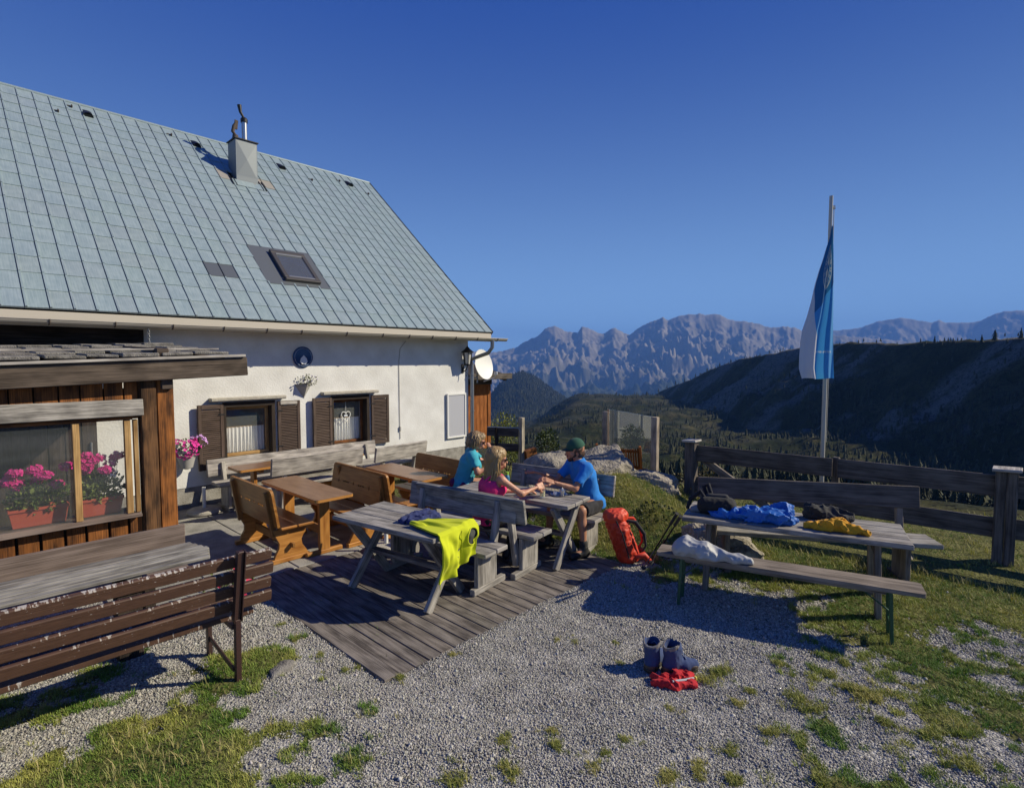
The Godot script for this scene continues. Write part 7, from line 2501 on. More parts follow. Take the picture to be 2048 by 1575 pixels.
func build_vest() -> void:
	var dn := Vector3(0.174, 0, 0.985)               # along the table, towards its near end
	var pp := Vector3(0.985, 0, -0.174)              # across it
	var e := Vector3(3.163, 0.702, -3.652)           # middle of the near edge
	var t := thing("yellow_vest", "neon yellow sleeveless vest draped over the end of the grey table", "vest", e)
	var nu := 70; var nv := 100
	var w := FastNoiseLite.new()
	w.seed = 41; w.frequency = 1.0; w.fractal_octaves = 1
	var pos := func(uu: float, vv: float, lay: float) -> Vector3:
		# uu across, vv from the table (0) over the edge (0.38) down to the hem (1)
		var sl := lerpf(-0.20, -0.285, smoothstep(0.0, 0.42, vv))
		var sr := lerpf(0.02, 0.235, smoothstep(0.05, 0.45, vv)) + 0.02 * sin(vv * 7.0) - 0.04 * smoothstep(0.75, 1.0, vv)
		var s := lerpf(sl, sr, uu)
		var fold := w.get_noise_2d(uu * 3.0 + 5.0, vv * 1.3) * 0.052 + w.get_noise_2d(uu * 6.0 + 9.0, vv * 4.0) * 0.018 + 0.009 * sin(uu * 15.0 + 3.0 * vv)
		var hem := 0.42 - 0.09 * uu - 0.04 * uu * uu
		var p: Vector3
		if vv < 0.38:
			var q := vv / 0.38
			p = pp * s + dn * lerpf(-0.40, 0.012, q) + Vector3(0, 0.018 + lay + maxf(0.0, fold) * 0.9 * (1.0 - q * 0.5), 0)
		else:
			var q := (vv - 0.38) / 0.62
			p = pp * s + dn * (0.014 + lay + 0.03 * sin(q * 2.6) + fold * smoothstep(0.0, 0.3, q)) + Vector3(0, 0.016 - q * hem, 0)
		return p
	var inside := func(uu: float, vv: float) -> bool:
		var a := Vector2((uu - 0.81) / 0.150, (vv - 0.57) / 0.135)
		return a.length() < 1.0
	var mb := MB.new()
	var lining := MB.new()
	for lay in 2:
		var pts := PackedVector3Array(); var tri := PackedInt32Array()
		for i in nu + 1:
			for j in nv + 1:
				pts.append(pos.call(float(i) / nu, float(j) / nv, 0.016 if lay == 0 else 0.0))
		for i in nu:
			for j in nv:
				if lay == 0 and inside.call((i + 0.5) / nu, (j + 0.5) / nv): continue
				var k := i * (nv + 1) + j
				tri.append_array([k, k + 1, k + nv + 1, k + 1, k + nv + 2, k + nv + 1])
		var target := mb if lay == 0 else lining
		target.tint = Color(0.52, 0.58, 0.008) if lay == 0 else Color(0.045, 0.05, 0.04)
		# outward is up and away from the table
		var probe := (pts[tri[2]] - pts[tri[0]]).cross(pts[tri[1]] - pts[tri[0]])
		if probe.y < 0:
			for k in range(0, tri.size(), 3):
				var x := tri[k + 1]; tri[k + 1] = tri[k + 2]; tri[k + 2] = x
		target.smooth_indexed(pts, tri)
	# closed rim
	for side in 2:
		var rim := []
		for j in nv + 1:
			rim.append([pos.call(float(side), float(j) / nv, 0.016), pos.call(float(side), float(j) / nv, 0.0)])
		for j in nv:
			mb.poly([rim[j][0], rim[j + 1][0], rim[j + 1][1], rim[j][1]], pp * (side * 2.0 - 1.0))
	put(t, "shell", mb, M.cloth)
	put(t, "lining", lining, M.cloth)
	mb = MB.new()
	mb.tint = Color(0.50, 0.56, 0.01)
	var ring := []
	for k in 29:
		var a := TAU * k / 28.0
		ring.append(pos.call(0.81 + cos(a) * 0.152, 0.57 + sin(a) * 0.137, 0.018))
	mb.tube(ring, 0.006, 6, false)
	put(t, "armhole_binding", mb, M.cloth)
	mb = MB.new()
	mb.tint = Color(0.05, 0.06, 0.10)
	mb.tube([pos.call(0.36, 0.745, 0.018), pos.call(0.46, 0.728, 0.019), pos.call(0.56, 0.70, 0.018)], 0.0035, 5)
	put(t, "pocket_zip", mb, M.cloth)
	mb = MB.new()
	mb.tint = Color(0.40, 0.45, 0.01)
	mb.tube([pos.call(0.56, 0.42, 0.018), pos.call(0.58, 0.6, 0.018), pos.call(0.60, 0.8, 0.018), pos.call(0.60, 0.97, 0.018)], 0.003, 5)
	mb.tube([pos.call(0.03, 1.0, 0.01), pos.call(0.03, 1.0, 0.01) + Vector3(0, -0.05, 0)], 0.004, 5)
	put(t, "seam", mb, M.cloth)

func build_black_pack(c: Vector3, dl: Vector3, dp: Vector3) -> void:
	var t := thing("black_backpack", "black backpack lying at the end of the weathered table", "backpack", c)
	var F := Field.new()
	F.k = 0.03
	F.bone(dl * -0.02 + Vector3(0, 0.075, 0), dl * 0.17 + Vector3(0, 0.08, 0), 0.085)
	F.bone(dl * -0.02 + dp * 0.10 + Vector3(0, 0.075, 0), dl * 0.17 + dp * 0.10 + Vector3(0, 0.075, 0), 0.08)
	F.cuts.append([Vector3(0, 0.002, 0), Vector3.UP])
	F.wr = wrinkle(51, 12.0); F.wamp = 0.008
	field_part(t, "main_bag", F, 0.010, Color(0.016, 0.016, 0.018), "cloth")
	var G := Field.new()
	G.k = 0.02
	G.bone(dl * 0.0 + Vector3(0, 0.15, 0) + dp * 0.04, dl * 0.15 + dp * 0.05 + Vector3(0, 0.155, 0), 0.036)
	G.wr = wrinkle(52, 14.0); G.wamp = 0.006
	field_part(t, "front_pocket", G, 0.009, Color(0.030, 0.030, 0.034), "cloth")
	for q in [[Vector3(0, 0.14, 0) - dl * 0.03, Vector3(0, 0.20, 0) - dl * 0.08 + dp * 0.04, Vector3(0, 0.12, 0) - dl * 0.17 + dp * 0.02, Vector3(0, 0.02, 0) - dl * 0.20], [dp * 0.10 + Vector3(0, 0.14, 0) - dl * 0.03, dp * 0.14 + Vector3(0, 0.23, 0) - dl * 0.06, dp * 0.12 + Vector3(0, 0.26, 0) - dl * 0.02, dp * 0.10 + Vector3(0, 0.16, 0) + dl * 0.02]]:
		var mb := MB.new()
		mb.tint = Color(0.014, 0.014, 0.016)
		mb.tube(q, [0.020, 0.024, 0.022, 0.016], 8)
		put(t, "strap", mb, M.cloth)
	var mb := MB.new()
	mb.tint = Color(0.05, 0.05, 0.055)
	mb.tube([dl * -0.02 - dp * 0.075 + Vector3(0, 0.11, 0), dl * 0.18 - dp * 0.07 + Vector3(0, 0.115, 0)], 0.004, 5)
	put(t, "zip", mb, M.steel)
	var S := Field.new()
	S.bone(-dl * 0.14 - dp * 0.02 + Vector3(0, 0.03, 0), -dl * 0.09 + Vector3(0, 0.035, 0), 0.03, 0.04)
	S.cuts.append([Vector3(0, 0.002, 0), Vector3.UP])
	tag(field_part(t, "mesh_pad", S, 0.01, Color(0.22, 0.22, 0.24), "cloth"), "pale padded part of the strap")

func build_poles() -> void:
	var k := 0
	for q in [[Vector2(1352, 1040), Vector2(1283, 1142), "black trekking pole leaning against the weathered table"], [Vector2(1360, 1044), Vector2(1300, 1132), "second trekking pole leaning beside the first against the weathered table"]]:
		var a: Vector3 = on_y(q[1].x, q[1].y, 0.0)
		var b: Vector3 = on_y(q[0].x, q[0].y, 0.70) + Vector3(-0.02, 0.0, -0.02)
		b = b + (b - a) * 0.12
		a.y = ground_y(a.x, a.z)
		var t := thing("trekking_pole", q[2], "pole", a, 0.0, "trekking poles")
		var d: Vector3 = b - a
		var m1 := MB.new(); m1.tube([Vector3.ZERO, d * 0.42], [0.005, 0.006], 8); put(t, "lower_shaft", m1, M.zinc)
		var m2 := MB.new(); m2.tube([d * 0.40, d * 0.84], [0.0075, 0.008], 8); put(t, "upper_shaft", m2, M.dark_metal)
		var m3 := MB.new(); m3.tube([d * 0.83, d * 0.90, d * 0.97, d], [0.013, 0.015, 0.015, 0.018], 10); put(t, "grip", m3, M.rubber)
		var m4 := MB.new(); m4.lathe(d * 0.06, [Vector2(0.004, 0), Vector2(0.026, 0.004), Vector2(0.026, 0.008), Vector2(0.004, 0.012)], 14, d.normalized()); put(t, "basket", m4, M.rubber)
		k += 1

func build_red_pack() -> void:
	var b := on_y(1258, 1124, 0.0)
	b.y = 0.0
	var t := thing("red_backpack", "orange-red hiking backpack standing on the ground behind the deck", "backpack", b)
	var rt := Vector3(cos(YAW), 0, sin(YAW)); var fw := Vector3(sin(YAW), 0, -cos(YAW))
	var up := (Vector3.UP - rt * 0.30).normalized()
	var red := Color(0.52, 0.036, 0.012)
	var F := Field.new()
	F.k = 0.04
	F.bone(Vector3(0, 0.085, 0) - rt * 0.045, up * 0.46 - rt * 0.03, 0.085, 0.095)
	F.bone(Vector3(0, 0.085, 0) + rt * 0.03, up * 0.46 + rt * 0.03, 0.080, 0.080)
	F.bone(Vector3(0, 0.10, 0) - rt * 0.01 - fw * 0.06, up * 0.42 - fw * 0.07, 0.075, 0.085)
	F.cuts.append([Vector3(0, 0.003, 0), Vector3.UP])
	F.wr = wrinkle(61, 11.0); F.wamp = 0.016
	field_part(t, "main_bag", F, 0.010, red, "shell")
	var G := Field.new()
	G.k = 0.03
	G.bone(up * 0.535 - rt * 0.06, up * 0.545 + rt * 0.06, 0.075)
	G.bone(up * 0.53 - rt * 0.02 - fw * 0.06, up * 0.53 + rt * 0.03 - fw * 0.05, 0.065)
	G.wr = wrinkle(62, 12.0); G.wamp = 0.014
	tag(field_part(t, "lid", G, 0.009, Color(0.66, 0.062, 0.020), "shell"), "bright orange top lid")
	# grey back panel and padded straps on the side facing right
	var S := Field.new()
	S.k = 0.02
	S.bone(rt * 0.085 + up * 0.12, rt * 0.095 + up * 0.44, 0.040, 0.045)
	S.cuts.append([rt * 0.085, (rt - fw * 0.0).normalized()])
	tag(field_part(t, "back_panel", S, 0.009, Color(0.10, 0.10, 0.115), "cloth"), "grey padded back panel")
	for q in [-1.0, 1.0]:
		var mb := MB.new()
		mb.tint = Color(0.02, 0.02, 0.024) if q > 0 else red
		mb.tube([up * 0.50 + rt * 0.10 - fw * q * 0.05, up * 0.49 + rt * 0.19 - fw * q * 0.07, up * 0.36 + rt * 0.245 - fw * q * 0.08, up * 0.22 + rt * 0.225 - fw * q * 0.08, up * 0.10 + rt * 0.13 - fw * q * 0.08], [0.016, 0.022, 0.020, 0.013, 0.010], 8)
		put(t, "shoulder_strap", mb, M.cloth)
	for q in [-1.0, 1.0]:
		var mb := MB.new()
		mb.tint = red if q > 0 else Color(0.45, 0.05, 0.012)
		mb.tube([up * 0.10 + rt * 0.09 - fw * q * 0.10, up * 0.13 + rt * 0.17 - fw * q * 0.12, up * 0.05 + rt * 0.22 - fw * q * 0.08, rt * 0.21 + Vector3(0, 0.016, 0)], [0.030, 0.038, 0.026, 0.012], 8)
		put(t, "hip_belt", mb, M.shell)
	var mb := MB.new()
	mb.tint = Color(0.015, 0.015, 0.017)
	mb.tube([up * 0.52 - fw * 0.13 - rt * 0.02, up * 0.38 - fw * 0.165, up * 0.22 - fw * 0.155, up * 0.10 - fw * 0.145], 0.007, 6)
	mb.tube([up * 0.46 + rt * 0.06 - fw * 0.10, up * 0.30 + rt * 0.07 - fw * 0.12, up * 0.16 + rt * 0.06 - fw * 0.11], 0.007, 6)
	put(t, "webbing", mb, M.cloth)

func build_boots() -> void:
	var rt := Vector3(cos(YAW), 0, sin(YAW)); var fw := Vector3(sin(YAW), 0, -cos(YAW))
	var k := 0
	for q in [[on_y(1303, 1336, 0), (rt * 0.55 + fw * 0.75).normalized(), "blue-grey hiking boot standing behind its pair"], [on_y(1342, 1342, 0), (rt * 0.98 + fw * 0.15).normalized(), "blue-grey hiking boot with its laces turned to the sun"]]:
		var p: Vector3 = q[0]
		p.y = ground_y(p.x, p.z) + 0.004
		var d: Vector3 = q[1]
		var s := d.cross(Vector3.UP).normalized()
		var t := thing("hiking_boot", q[2], "boot", p, 0.0, "pair of hiking boots")
		var F := Field.new()
		F.k = 0.035
		F.bone(d * -0.02 + Vector3(0, 0.055, 0), d * 0.10 + Vector3(0, 0.050, 0), 0.040, 0.042)
		F.bone(d * 0.10 + Vector3(0, 0.050, 0), d * 0.17 + Vector3(0, 0.045, 0), 0.043, 0.036)
		F.bone(d * 0.005 + Vector3(0, 0.07, 0), d * -0.005 + Vector3(0, 0.20, 0), 0.046, 0.058)
		F.bone(d * 0.03 + Vector3(0, 0.10, 0), d * 0.045 + Vector3(0, 0.175, 0), 0.038, 0.034)
		F.holes.append([d * 0.005 + Vector3(0, 0.11, 0), d * 0.01 + Vector3(0, 0.30, 0), 0.036, 0.062])
		F.cuts.append([Vector3(0, 0.215, 0), (Vector3.DOWN + d * 0.55).normalized()])
		F.cuts.append([Vector3(0, 0.020, 0), Vector3.UP])
		F.wr = wrinkle(70 + k, 16.0); F.wamp = 0.004
		field_part(t, "upper", F, 0.0065, Color(0.032, 0.058, 0.15), "cloth")
		var C := Field.new()
		C.k = 0.02
		C.bone(d * 0.0 + Vector3(0, 0.165, 0), d * -0.004 + Vector3(0, 0.21, 0), 0.057, 0.063)
		C.holes.append([d * 0.003 + Vector3(0, 0.12, 0), d * 0.005 + Vector3(0, 0.30, 0), 0.042, 0.066])
		C.cuts.append([Vector3(0, 0.219, 0), (Vector3.DOWN + d * 0.55).normalized()])
		C.cuts.append([Vector3(0, 0.182, 0), (Vector3.UP - d * 0.5).normalized()])
		tag(field_part(t, "collar", C, 0.006, Color(0.20, 0.185, 0.17), "cloth"), "pale padded collar")
		var I := Field.new()
		I.bone(d * 0.005 + Vector3(0, 0.10, 0), d * 0.0 + Vector3(0, 0.145, 0), 0.042, 0.052)
		I.holes.append([d * 0.003 + Vector3(0, 0.12, 0), d * 0.005 + Vector3(0, 0.30, 0), 0.034, 0.060])
		field_part(t, "lining", I, 0.008, Color(0.008, 0.008, 0.008), "cloth")
		var S := Field.new()
		S.k = 0.02
		S.bone(d * -0.025 + Vector3(0, 0.012, 0), d * 0.06 + Vector3(0, 0.012, 0), 0.046, 0.040)
		S.bone(d * 0.06 + Vector3(0, 0.012, 0), d * 0.16 + Vector3(0, 0.014, 0), 0.040, 0.044)
		S.cuts.append([Vector3(0, 0.0, 0), Vector3.UP]); S.cuts.append([Vector3(0, 0.030, 0), Vector3.DOWN])
		field_part(t, "sole", S, 0.007, Color(0.035, 0.028, 0.022), "shell")
		var Rn := Field.new()
		Rn.k = 0.02
		Rn.bone(d * -0.022 + Vector3(0, 0.04, 0), d * 0.16 + Vector3(0, 0.036, 0), 0.046, 0.044)
		Rn.cuts.append([Vector3(0, 0.026, 0), Vector3.UP]); Rn.cuts.append([Vector3(0, 0.052, 0), Vector3.DOWN])
		field_part(t, "rand", Rn, 0.007, Color(0.085, 0.062, 0.045), "shell")
		for r in 5:
			var mb := MB.new()
			mb.tint = Color(0.16, 0.20, 0.30)
			var c := d * (0.115 - r * 0.017) + Vector3(0, 0.090 + r * 0.022, 0)
			mb.tube([c - s * 0.026 - Vector3(0, 0.012, 0), c + Vector3(0, 0.006, 0) + d * 0.006, c + s * 0.026 - Vector3(0, 0.012, 0)], 0.004, 6)
			put(t, "lace", mb, M.cloth)
		k += 1

func build_tableware() -> void:
	var T := 0.7025
	# tall drinking glass in the hand
	var c := on_y(1085, 995, 0.70); c.y = T
	var t := thing("drinking_glass", "tall clear glass held by the woman in pink", "glass", c)
	var mb := MB.new()
	mb.lathe(Vector3.ZERO, [Vector2(0.0, 0.0), Vector2(0.028, 0.0), Vector2(0.033, 0.16), Vector2(0.031, 0.16), Vector2(0.026, 0.012), Vector2(0.0, 0.012)], 24)
	put(t, "tumbler", mb, M.glass)
	mb = MB.new()
	mb.tint = Color(0.72, 0.72, 0.55)
	mb.lathe(Vector3.ZERO, [Vector2(0.0, 0.013), Vector2(0.0255, 0.013), Vector2(0.028, 0.07), Vector2(0.0, 0.07)], 20)
	put(t, "drink", mb, M.lemonade)
	# tray with coffee things
	c = on_y(1118, 990, 0.70); c.y = T
	t = thing("serving_tray", "small steel tray on the table in front of the man", "tray", c)
	mb = MB.new()
	mb.lathe(Vector3.ZERO, [Vector2(0.0, 0.0), Vector2(0.085, 0.0), Vector2(0.098, 0.012), Vector2(0.10, 0.012), Vector2(0.086, 0.004), Vector2(0.0, 0.004)], 28)
	put(t, "dish", mb, M.steel)
	var off := 0
	for q in [[Vector3(0.035, 0.005, 0.02), 0.034, "white coffee cup on the steel tray"], [Vector3(-0.045, 0.005, -0.02), 0.026, "small white milk jug on the steel tray"]]:
		var u := thing("coffee_cup" if off == 0 else "milk_jug", q[2], "cup" if off == 0 else "jug", c + q[0])
		mb = MB.new()
		var r: float = q[1]
		mb.lathe(Vector3.ZERO, [Vector2(0.0, 0.0), Vector2(r * 0.6, 0.0), Vector2(r * 0.95, r * 0.7), Vector2(r * (1.05 if off == 0 else 0.7), r * 1.6), Vector2(r * (0.97 if off == 0 else 0.62), r * 1.6), Vector2(r * 0.8, r * 0.6), Vector2(0.0, r * 0.3)], 22)
		put(u, "bowl", mb, M.ceramic)
		mb = MB.new()
		mb.tube([Vector3(r * 0.95, r * 1.25, 0), Vector3(r * 1.5, r * 1.2, 0), Vector3(r * 1.5, r * 0.7, 0), Vector3(r * 0.88, r * 0.5, 0)], 0.004, 6)
		put(u, "handle", mb, M.ceramic)
		off += 1
	t = thing("sugar_shaker", "small steel shaker beside the coffee cup", "shaker", c + Vector3(-0.005, 0.005, 0.05))
	mb = MB.new()
	mb.lathe(Vector3.ZERO, [Vector2(0.0, 0), Vector2(0.018, 0), Vector2(0.018, 0.055), Vector2(0.012, 0.075), Vector2(0.005, 0.09), Vector2(0.0, 0.092)], 16)
	put(t, "shaker_body", mb, M.steel)
	# blue bottle with green cap
	c = on_y(1014, 979, 0.70); c.y = T
	t = thing("water_bottle", "blue bottle with green cap by the woman in pink", "bottle", c)
	mb = MB.new()
	mb.tint = Color(0.02, 0.16, 0.30)
	mb.lathe(Vector3.ZERO, [Vector2(0.0, 0), Vector2(0.033, 0), Vector2(0.034, 0.13), Vector2(0.030, 0.155), Vector2(0.016, 0.175), Vector2(0.0, 0.176)], 20)
	put(t, "flask", mb, M.shell)
	mb = MB.new()
	mb.tint = Color(0.30, 0.50, 0.05)
	mb.lathe(Vector3(0, 0.175, 0), [Vector2(0.0, 0), Vector2(0.019, 0), Vector2(0.019, 0.035), Vector2(0.0, 0.038)], 16)
	put(t, "cap", mb, M.shell)
	# dark bag under the bench
	heap("dark_bag", "dark blue bag lying on the deck beneath the grey bench", "bag", Vector3(4.02, 0.012, -4.35), [[Vector3(-0.10, 0.06, -0.12), Vector3(0.02, 0.07, 0.14), 0.09]], Color(0.02, 0.025, 0.07), "cloth", 0.014, 0.016, 10.0, 28)

# ------------------------------------------------------------------ grass, gravel, shrubs and trees
func tuft_mesh(sd: int, blades: int, h: float, lean: float) -> ArrayMesh:
	var r := RandomNumberGenerator.new(); r.seed = sd
	var mb := MB.new()
	for k in blades:
		var a := r.randf() * TAU
		var d := Vector3(cos(a), 0, sin(a))
		var s := d.cross(Vector3.UP)
		var hh := h * r.randf_range(0.55, 1.1)
		var o := Vector3(r.randf_range(-1, 1), 0, r.randf_range(-1, 1)) * 0.018
		var w := minf(h * 0.045, 0.0019)
		var l := lean * r.randf_range(0.3, 1.3)
		var m1 := o + Vector3(0, hh * 0.5, 0) + d * hh * l * 0.3
		var tip := o + Vector3(0, hh * (1.0 - 0.25 * l), 0) + d * hh * l
		mb.tint = Color(1, 1, 1) * r.randf_range(0.8, 1.2)
		var nn := (d + Vector3(0, 0.6, 0)).normalized()
		mb.poly([o - s * w, o + s * w, m1 + s * w * 0.8, m1 - s * w * 0.8], nn)
		mb.poly([m1 - s * w * 0.8, m1 + s * w * 0.8, tip], nn)
	return mb.mesh()

func multi(called: String, m: Mesh, mtl: Material, xfs: Array, cols: Array, label: String, category: String) -> void:
	var mm := MultiMesh.new()
	mm.transform_format = MultiMesh.TRANSFORM_3D
	mm.use_colors = true
	mm.mesh = m
	mm.instance_count = xfs.size()
	for i in xfs.size():
		mm.set_instance_transform(i, xfs[i])
		mm.set_instance_color(i, cols[i])
	var o := MultiMeshInstance3D.new()
	o.name = numbered(called)
	o.multimesh = mm
	o.material_override = mtl
	add_child(o)
	stuff(o)
	tag(o, label, category)

func in_view(p: Vector3, margin := 1.2) -> bool:
	var fw := Vector3(sin(YAW) * cos(PITCH), -sin(PITCH), -cos(YAW) * cos(PITCH))
	var rt := Vector3(cos(YAW), 0, sin(YAW))
	var up := rt.cross(fw)
	var v := p - Vector3(0, CAM_H, 0)
	var z := v.dot(fw)
	if z < 0.8: return false
	return absf(v.dot(rt) / z) < 1024.0 / FOCAL * margin and v.dot(up) / z > -787.5 / FOCAL * margin

func build_vegetation() -> void:
	var r := RandomNumberGenerator.new(); r.seed = 77
	# gravel stones
	var peb := rock_mesh(Vector3(1.0, 0.72, 0.85), 5, 1, 0.35)
	var xf := []; var cl := []
	var tries := 0
	while xf.size() < 150000 and tries < 1200000:
		tries += 1
		var x := r.randf_range(-0.6, 6.6); var z := r.randf_range(-5.4, 1.6)
		var dist := Vector2(x, z).length()
		if r.randf() > clampf(3.2 / dist, 0.0, 1.0): continue
		if paved(x, z) or not in_view(Vector3(x, 0, z), 1.12): continue
		var g := grass_amount(x, z)
		if r.randf() < clampf(0.15 + g * 2.2, 0.0, 0.93): continue
		var s := 0.0036 + 0.0055 * pow(r.randf(), 2.4) + (0.011 * r.randf() if r.randf() < 0.012 else 0.0)
		s *= clampf(dist / 4.0, 1.0, 1.5)
		var b := Basis(Vector3(r.randfn(), r.randfn(), r.randfn()).normalized(), r.randf() * TAU).scaled(Vector3(s, s, s))
		xf.append(Transform3D(b, Vector3(x, ground_y(x, z) + s * 0.25, z)))
		var k := 0.24 + 0.26 * pow(r.randf(), 1.4)
		if r.randf() < 0.10: k *= 0.45
		cl.append(Color(k * r.randf_range(0.99, 1.10), k, k * r.randf_range(0.83, 0.97)))
	multi("gravel", peb, M.pebble, xf, cl, "loose grey crushed gravel covering the yard", "gravel")
	# grass, in three lengths
	for kind in 3:
		xf = []; cl = []
		var want: int = [44000, 32000, 6000][kind]
		tries = 0
		while xf.size() < want and tries < want * 14:
			tries += 1
			var x: float; var z: float
			var pick := r.randf()
			if pick < 0.26:
				x = r.randf_range(-0.6, 2.6); z = r.randf_range(-5.4, -1.6)
			elif pick < 0.48:
				x = r.randf_range(5.0, 8.2); z = r.randf_range(-6.0, -2.0)
			elif pick < 0.70:
				x = r.randf_range(3.2, 7.0); z = r.randf_range(-2.4, 1.2)
			else:
				x = r.randf_range(2.5, 13.0); z = r.randf_range(-8.0, 3.4)
			if not in_view(Vector3(x, 0, z), 1.15): continue
			var dist := Vector2(x, z).length()
			if r.randf() > clampf(6.5 / dist, 0.0, 1.0): continue
			var g := grass_amount(x, z)
			var clump := gn2.get_noise_2d(x * 9.0 + 50.0, z * 9.0)
			if kind == 0: g -= 0.02
			if kind == 2: g -= 0.35
			if g + clump * 0.45 < (0.20 if r.randf() < 0.97 else 0.0): continue
			var gy := ground_y(x, z)
			var s: float = r.randf_range(0.7, 1.3) * [1.0, 1.0, 1.0][kind]
			if x > 7.6 and kind > 0: s *= 1.25
			var b := (Basis(Vector3.UP, r.randf() * TAU) * Basis(Vector3.RIGHT, r.randf_range(-0.3, 0.3))).scaled(Vector3(s, s, s))
			xf.append(Transform3D(b, Vector3(x, gy - 0.003, z)))
			var dry := clampf(0.30 + gn.get_noise_2d(x * 3.0 - 40.0, z * 3.0) * 1.3 + r.randf_range(-0.25, 0.25), 0, 1)
			var c := Color(0.125, 0.235, 0.028).lerp(Color(0.42, 0.42, 0.095), dry)
			if kind == 2 or r.randf() < 0.10: c = c.lerp(Color(0.46, 0.37, 0.17), r.randf_range(0.4, 0.9))
			c = c * r.randf_range(0.75, 1.2)
			cl.append(Color(c.r, c.g, c.b))
		multi(["short_grass", "meadow_grass", "dry_grass"][kind], tuft_mesh(400 + kind, [11, 9, 6][kind], [0.032, 0.045, 0.11][kind], [0.9, 0.7, 0.45][kind]), M.grass, xf, cl, ["short green turf growing between the gravel stones", "longer meadow grass over the mound and the bank", "straw coloured dry grass stalks among the turf"][kind], "grass")
	build_weeds(r)
	build_trees(r)

func build_weeds(r: RandomNumberGenerator) -> void:
	# small tufts standing alone on the gravel
	xf_tufts(r)
	# bushes
	var bushes := [[Vector3(7.95, 0.10, -3.62), Vector3(0.50, 0.34, 0.40), 900, 0.035, Color(0.05, 0.055, 0.018), Color(0.18, 0.13, 0.05), "heather_bush", "brownish heather bush beside the glass windbreak"],
		[Vector3(7.9, 0.55, -6.55), Vector3(0.22, 0.26, 0.22), 700, 0.045, Color(0.025, 0.045, 0.012), Color(0.09, 0.12, 0.03), "dwarf_pine", "small round dwarf pine beyond the long boulder"],
		[Vector3(9.35, 0.25, -9.05), Vector3(0.40, 0.50, 0.35), 1000, 0.05, Color(0.06, 0.085, 0.012), Color(0.24, 0.25, 0.04), "broad_bush", "yellow-green bush rising beside the board shed"],
		[Vector3(7.75, 0.30, -7.45), Vector3(0.40, 0.20, 0.25), 600, 0.05, Color(0.06, 0.085, 0.012), Color(0.22, 0.24, 0.04), "low_bush", "low yellow-green bush behind the railing panel"],
		[Vector3(6.15, 0.10, -3.35), Vector3(0.32, 0.22, 0.26), 500, 0.04, Color(0.02, 0.035, 0.010), Color(0.07, 0.085, 0.025), "shrub", "dark low shrub on the bank behind the beer bench"],
		[Vector3(4.85, 0.02, -8.75), Vector3(0.22, 0.10, 0.10), 90, 0.05, Color(0.05, 0.06, 0.02), Color(0.12, 0.12, 0.04), "wall_weed", "weeds growing at the foot of the hut wall"]]
	var k := 0
	for b in bushes:
		var p: Vector3 = b[0]
		var e: Vector3 = b[1]
		var base := Vector3(p.x, minf(ground_y(p.x, p.z), p.y), p.z)
		var t := thing(b[6], b[7], "bush", base)
		leaf_cluster(t, "foliage", p - base + Vector3(0, e.y * 0.5, 0), e, b[2], b[3], b[4], b[5], 900 + k)
		var mb := MB.new()
		mb.tint = Color(0.07, 0.05, 0.03)
		for q in 5:
			var a := TAU * q / 5.0
			mb.tube([Vector3.ZERO, Vector3(cos(a) * e.x * 0.3, (p.y - base.y) * 0.5 + e.y * 0.3, sin(a) * e.z * 0.3), Vector3(cos(a) * e.x * 0.6, p.y - base.y + e.y * 0.6, sin(a) * e.z * 0.6)], [0.012, 0.009, 0.004], 5)
		put(t, "branches", mb, M.plain)
		k += 1
	# flowers in the bed beside the slatted table
	var t2 := thing("red_flowers", "small red flowers growing between the slatted table and the deck", "flowers", Vector3(1.78, 0, -5.25))
	leaf_cluster(t2, "foliage", Vector3(0, 0.12, 0), Vector3(0.20, 0.16, 0.35), 260, 0.035, Color(0.04, 0.06, 0.015), Color(0.13, 0.15, 0.04), 950)
	flower_heads(t2, "blossom", Vector3(0, 0.20, 0), Vector3(0.18, 0.16, 0.30), 12, 0.022, Color(0.55, 0.02, 0.08), 951)

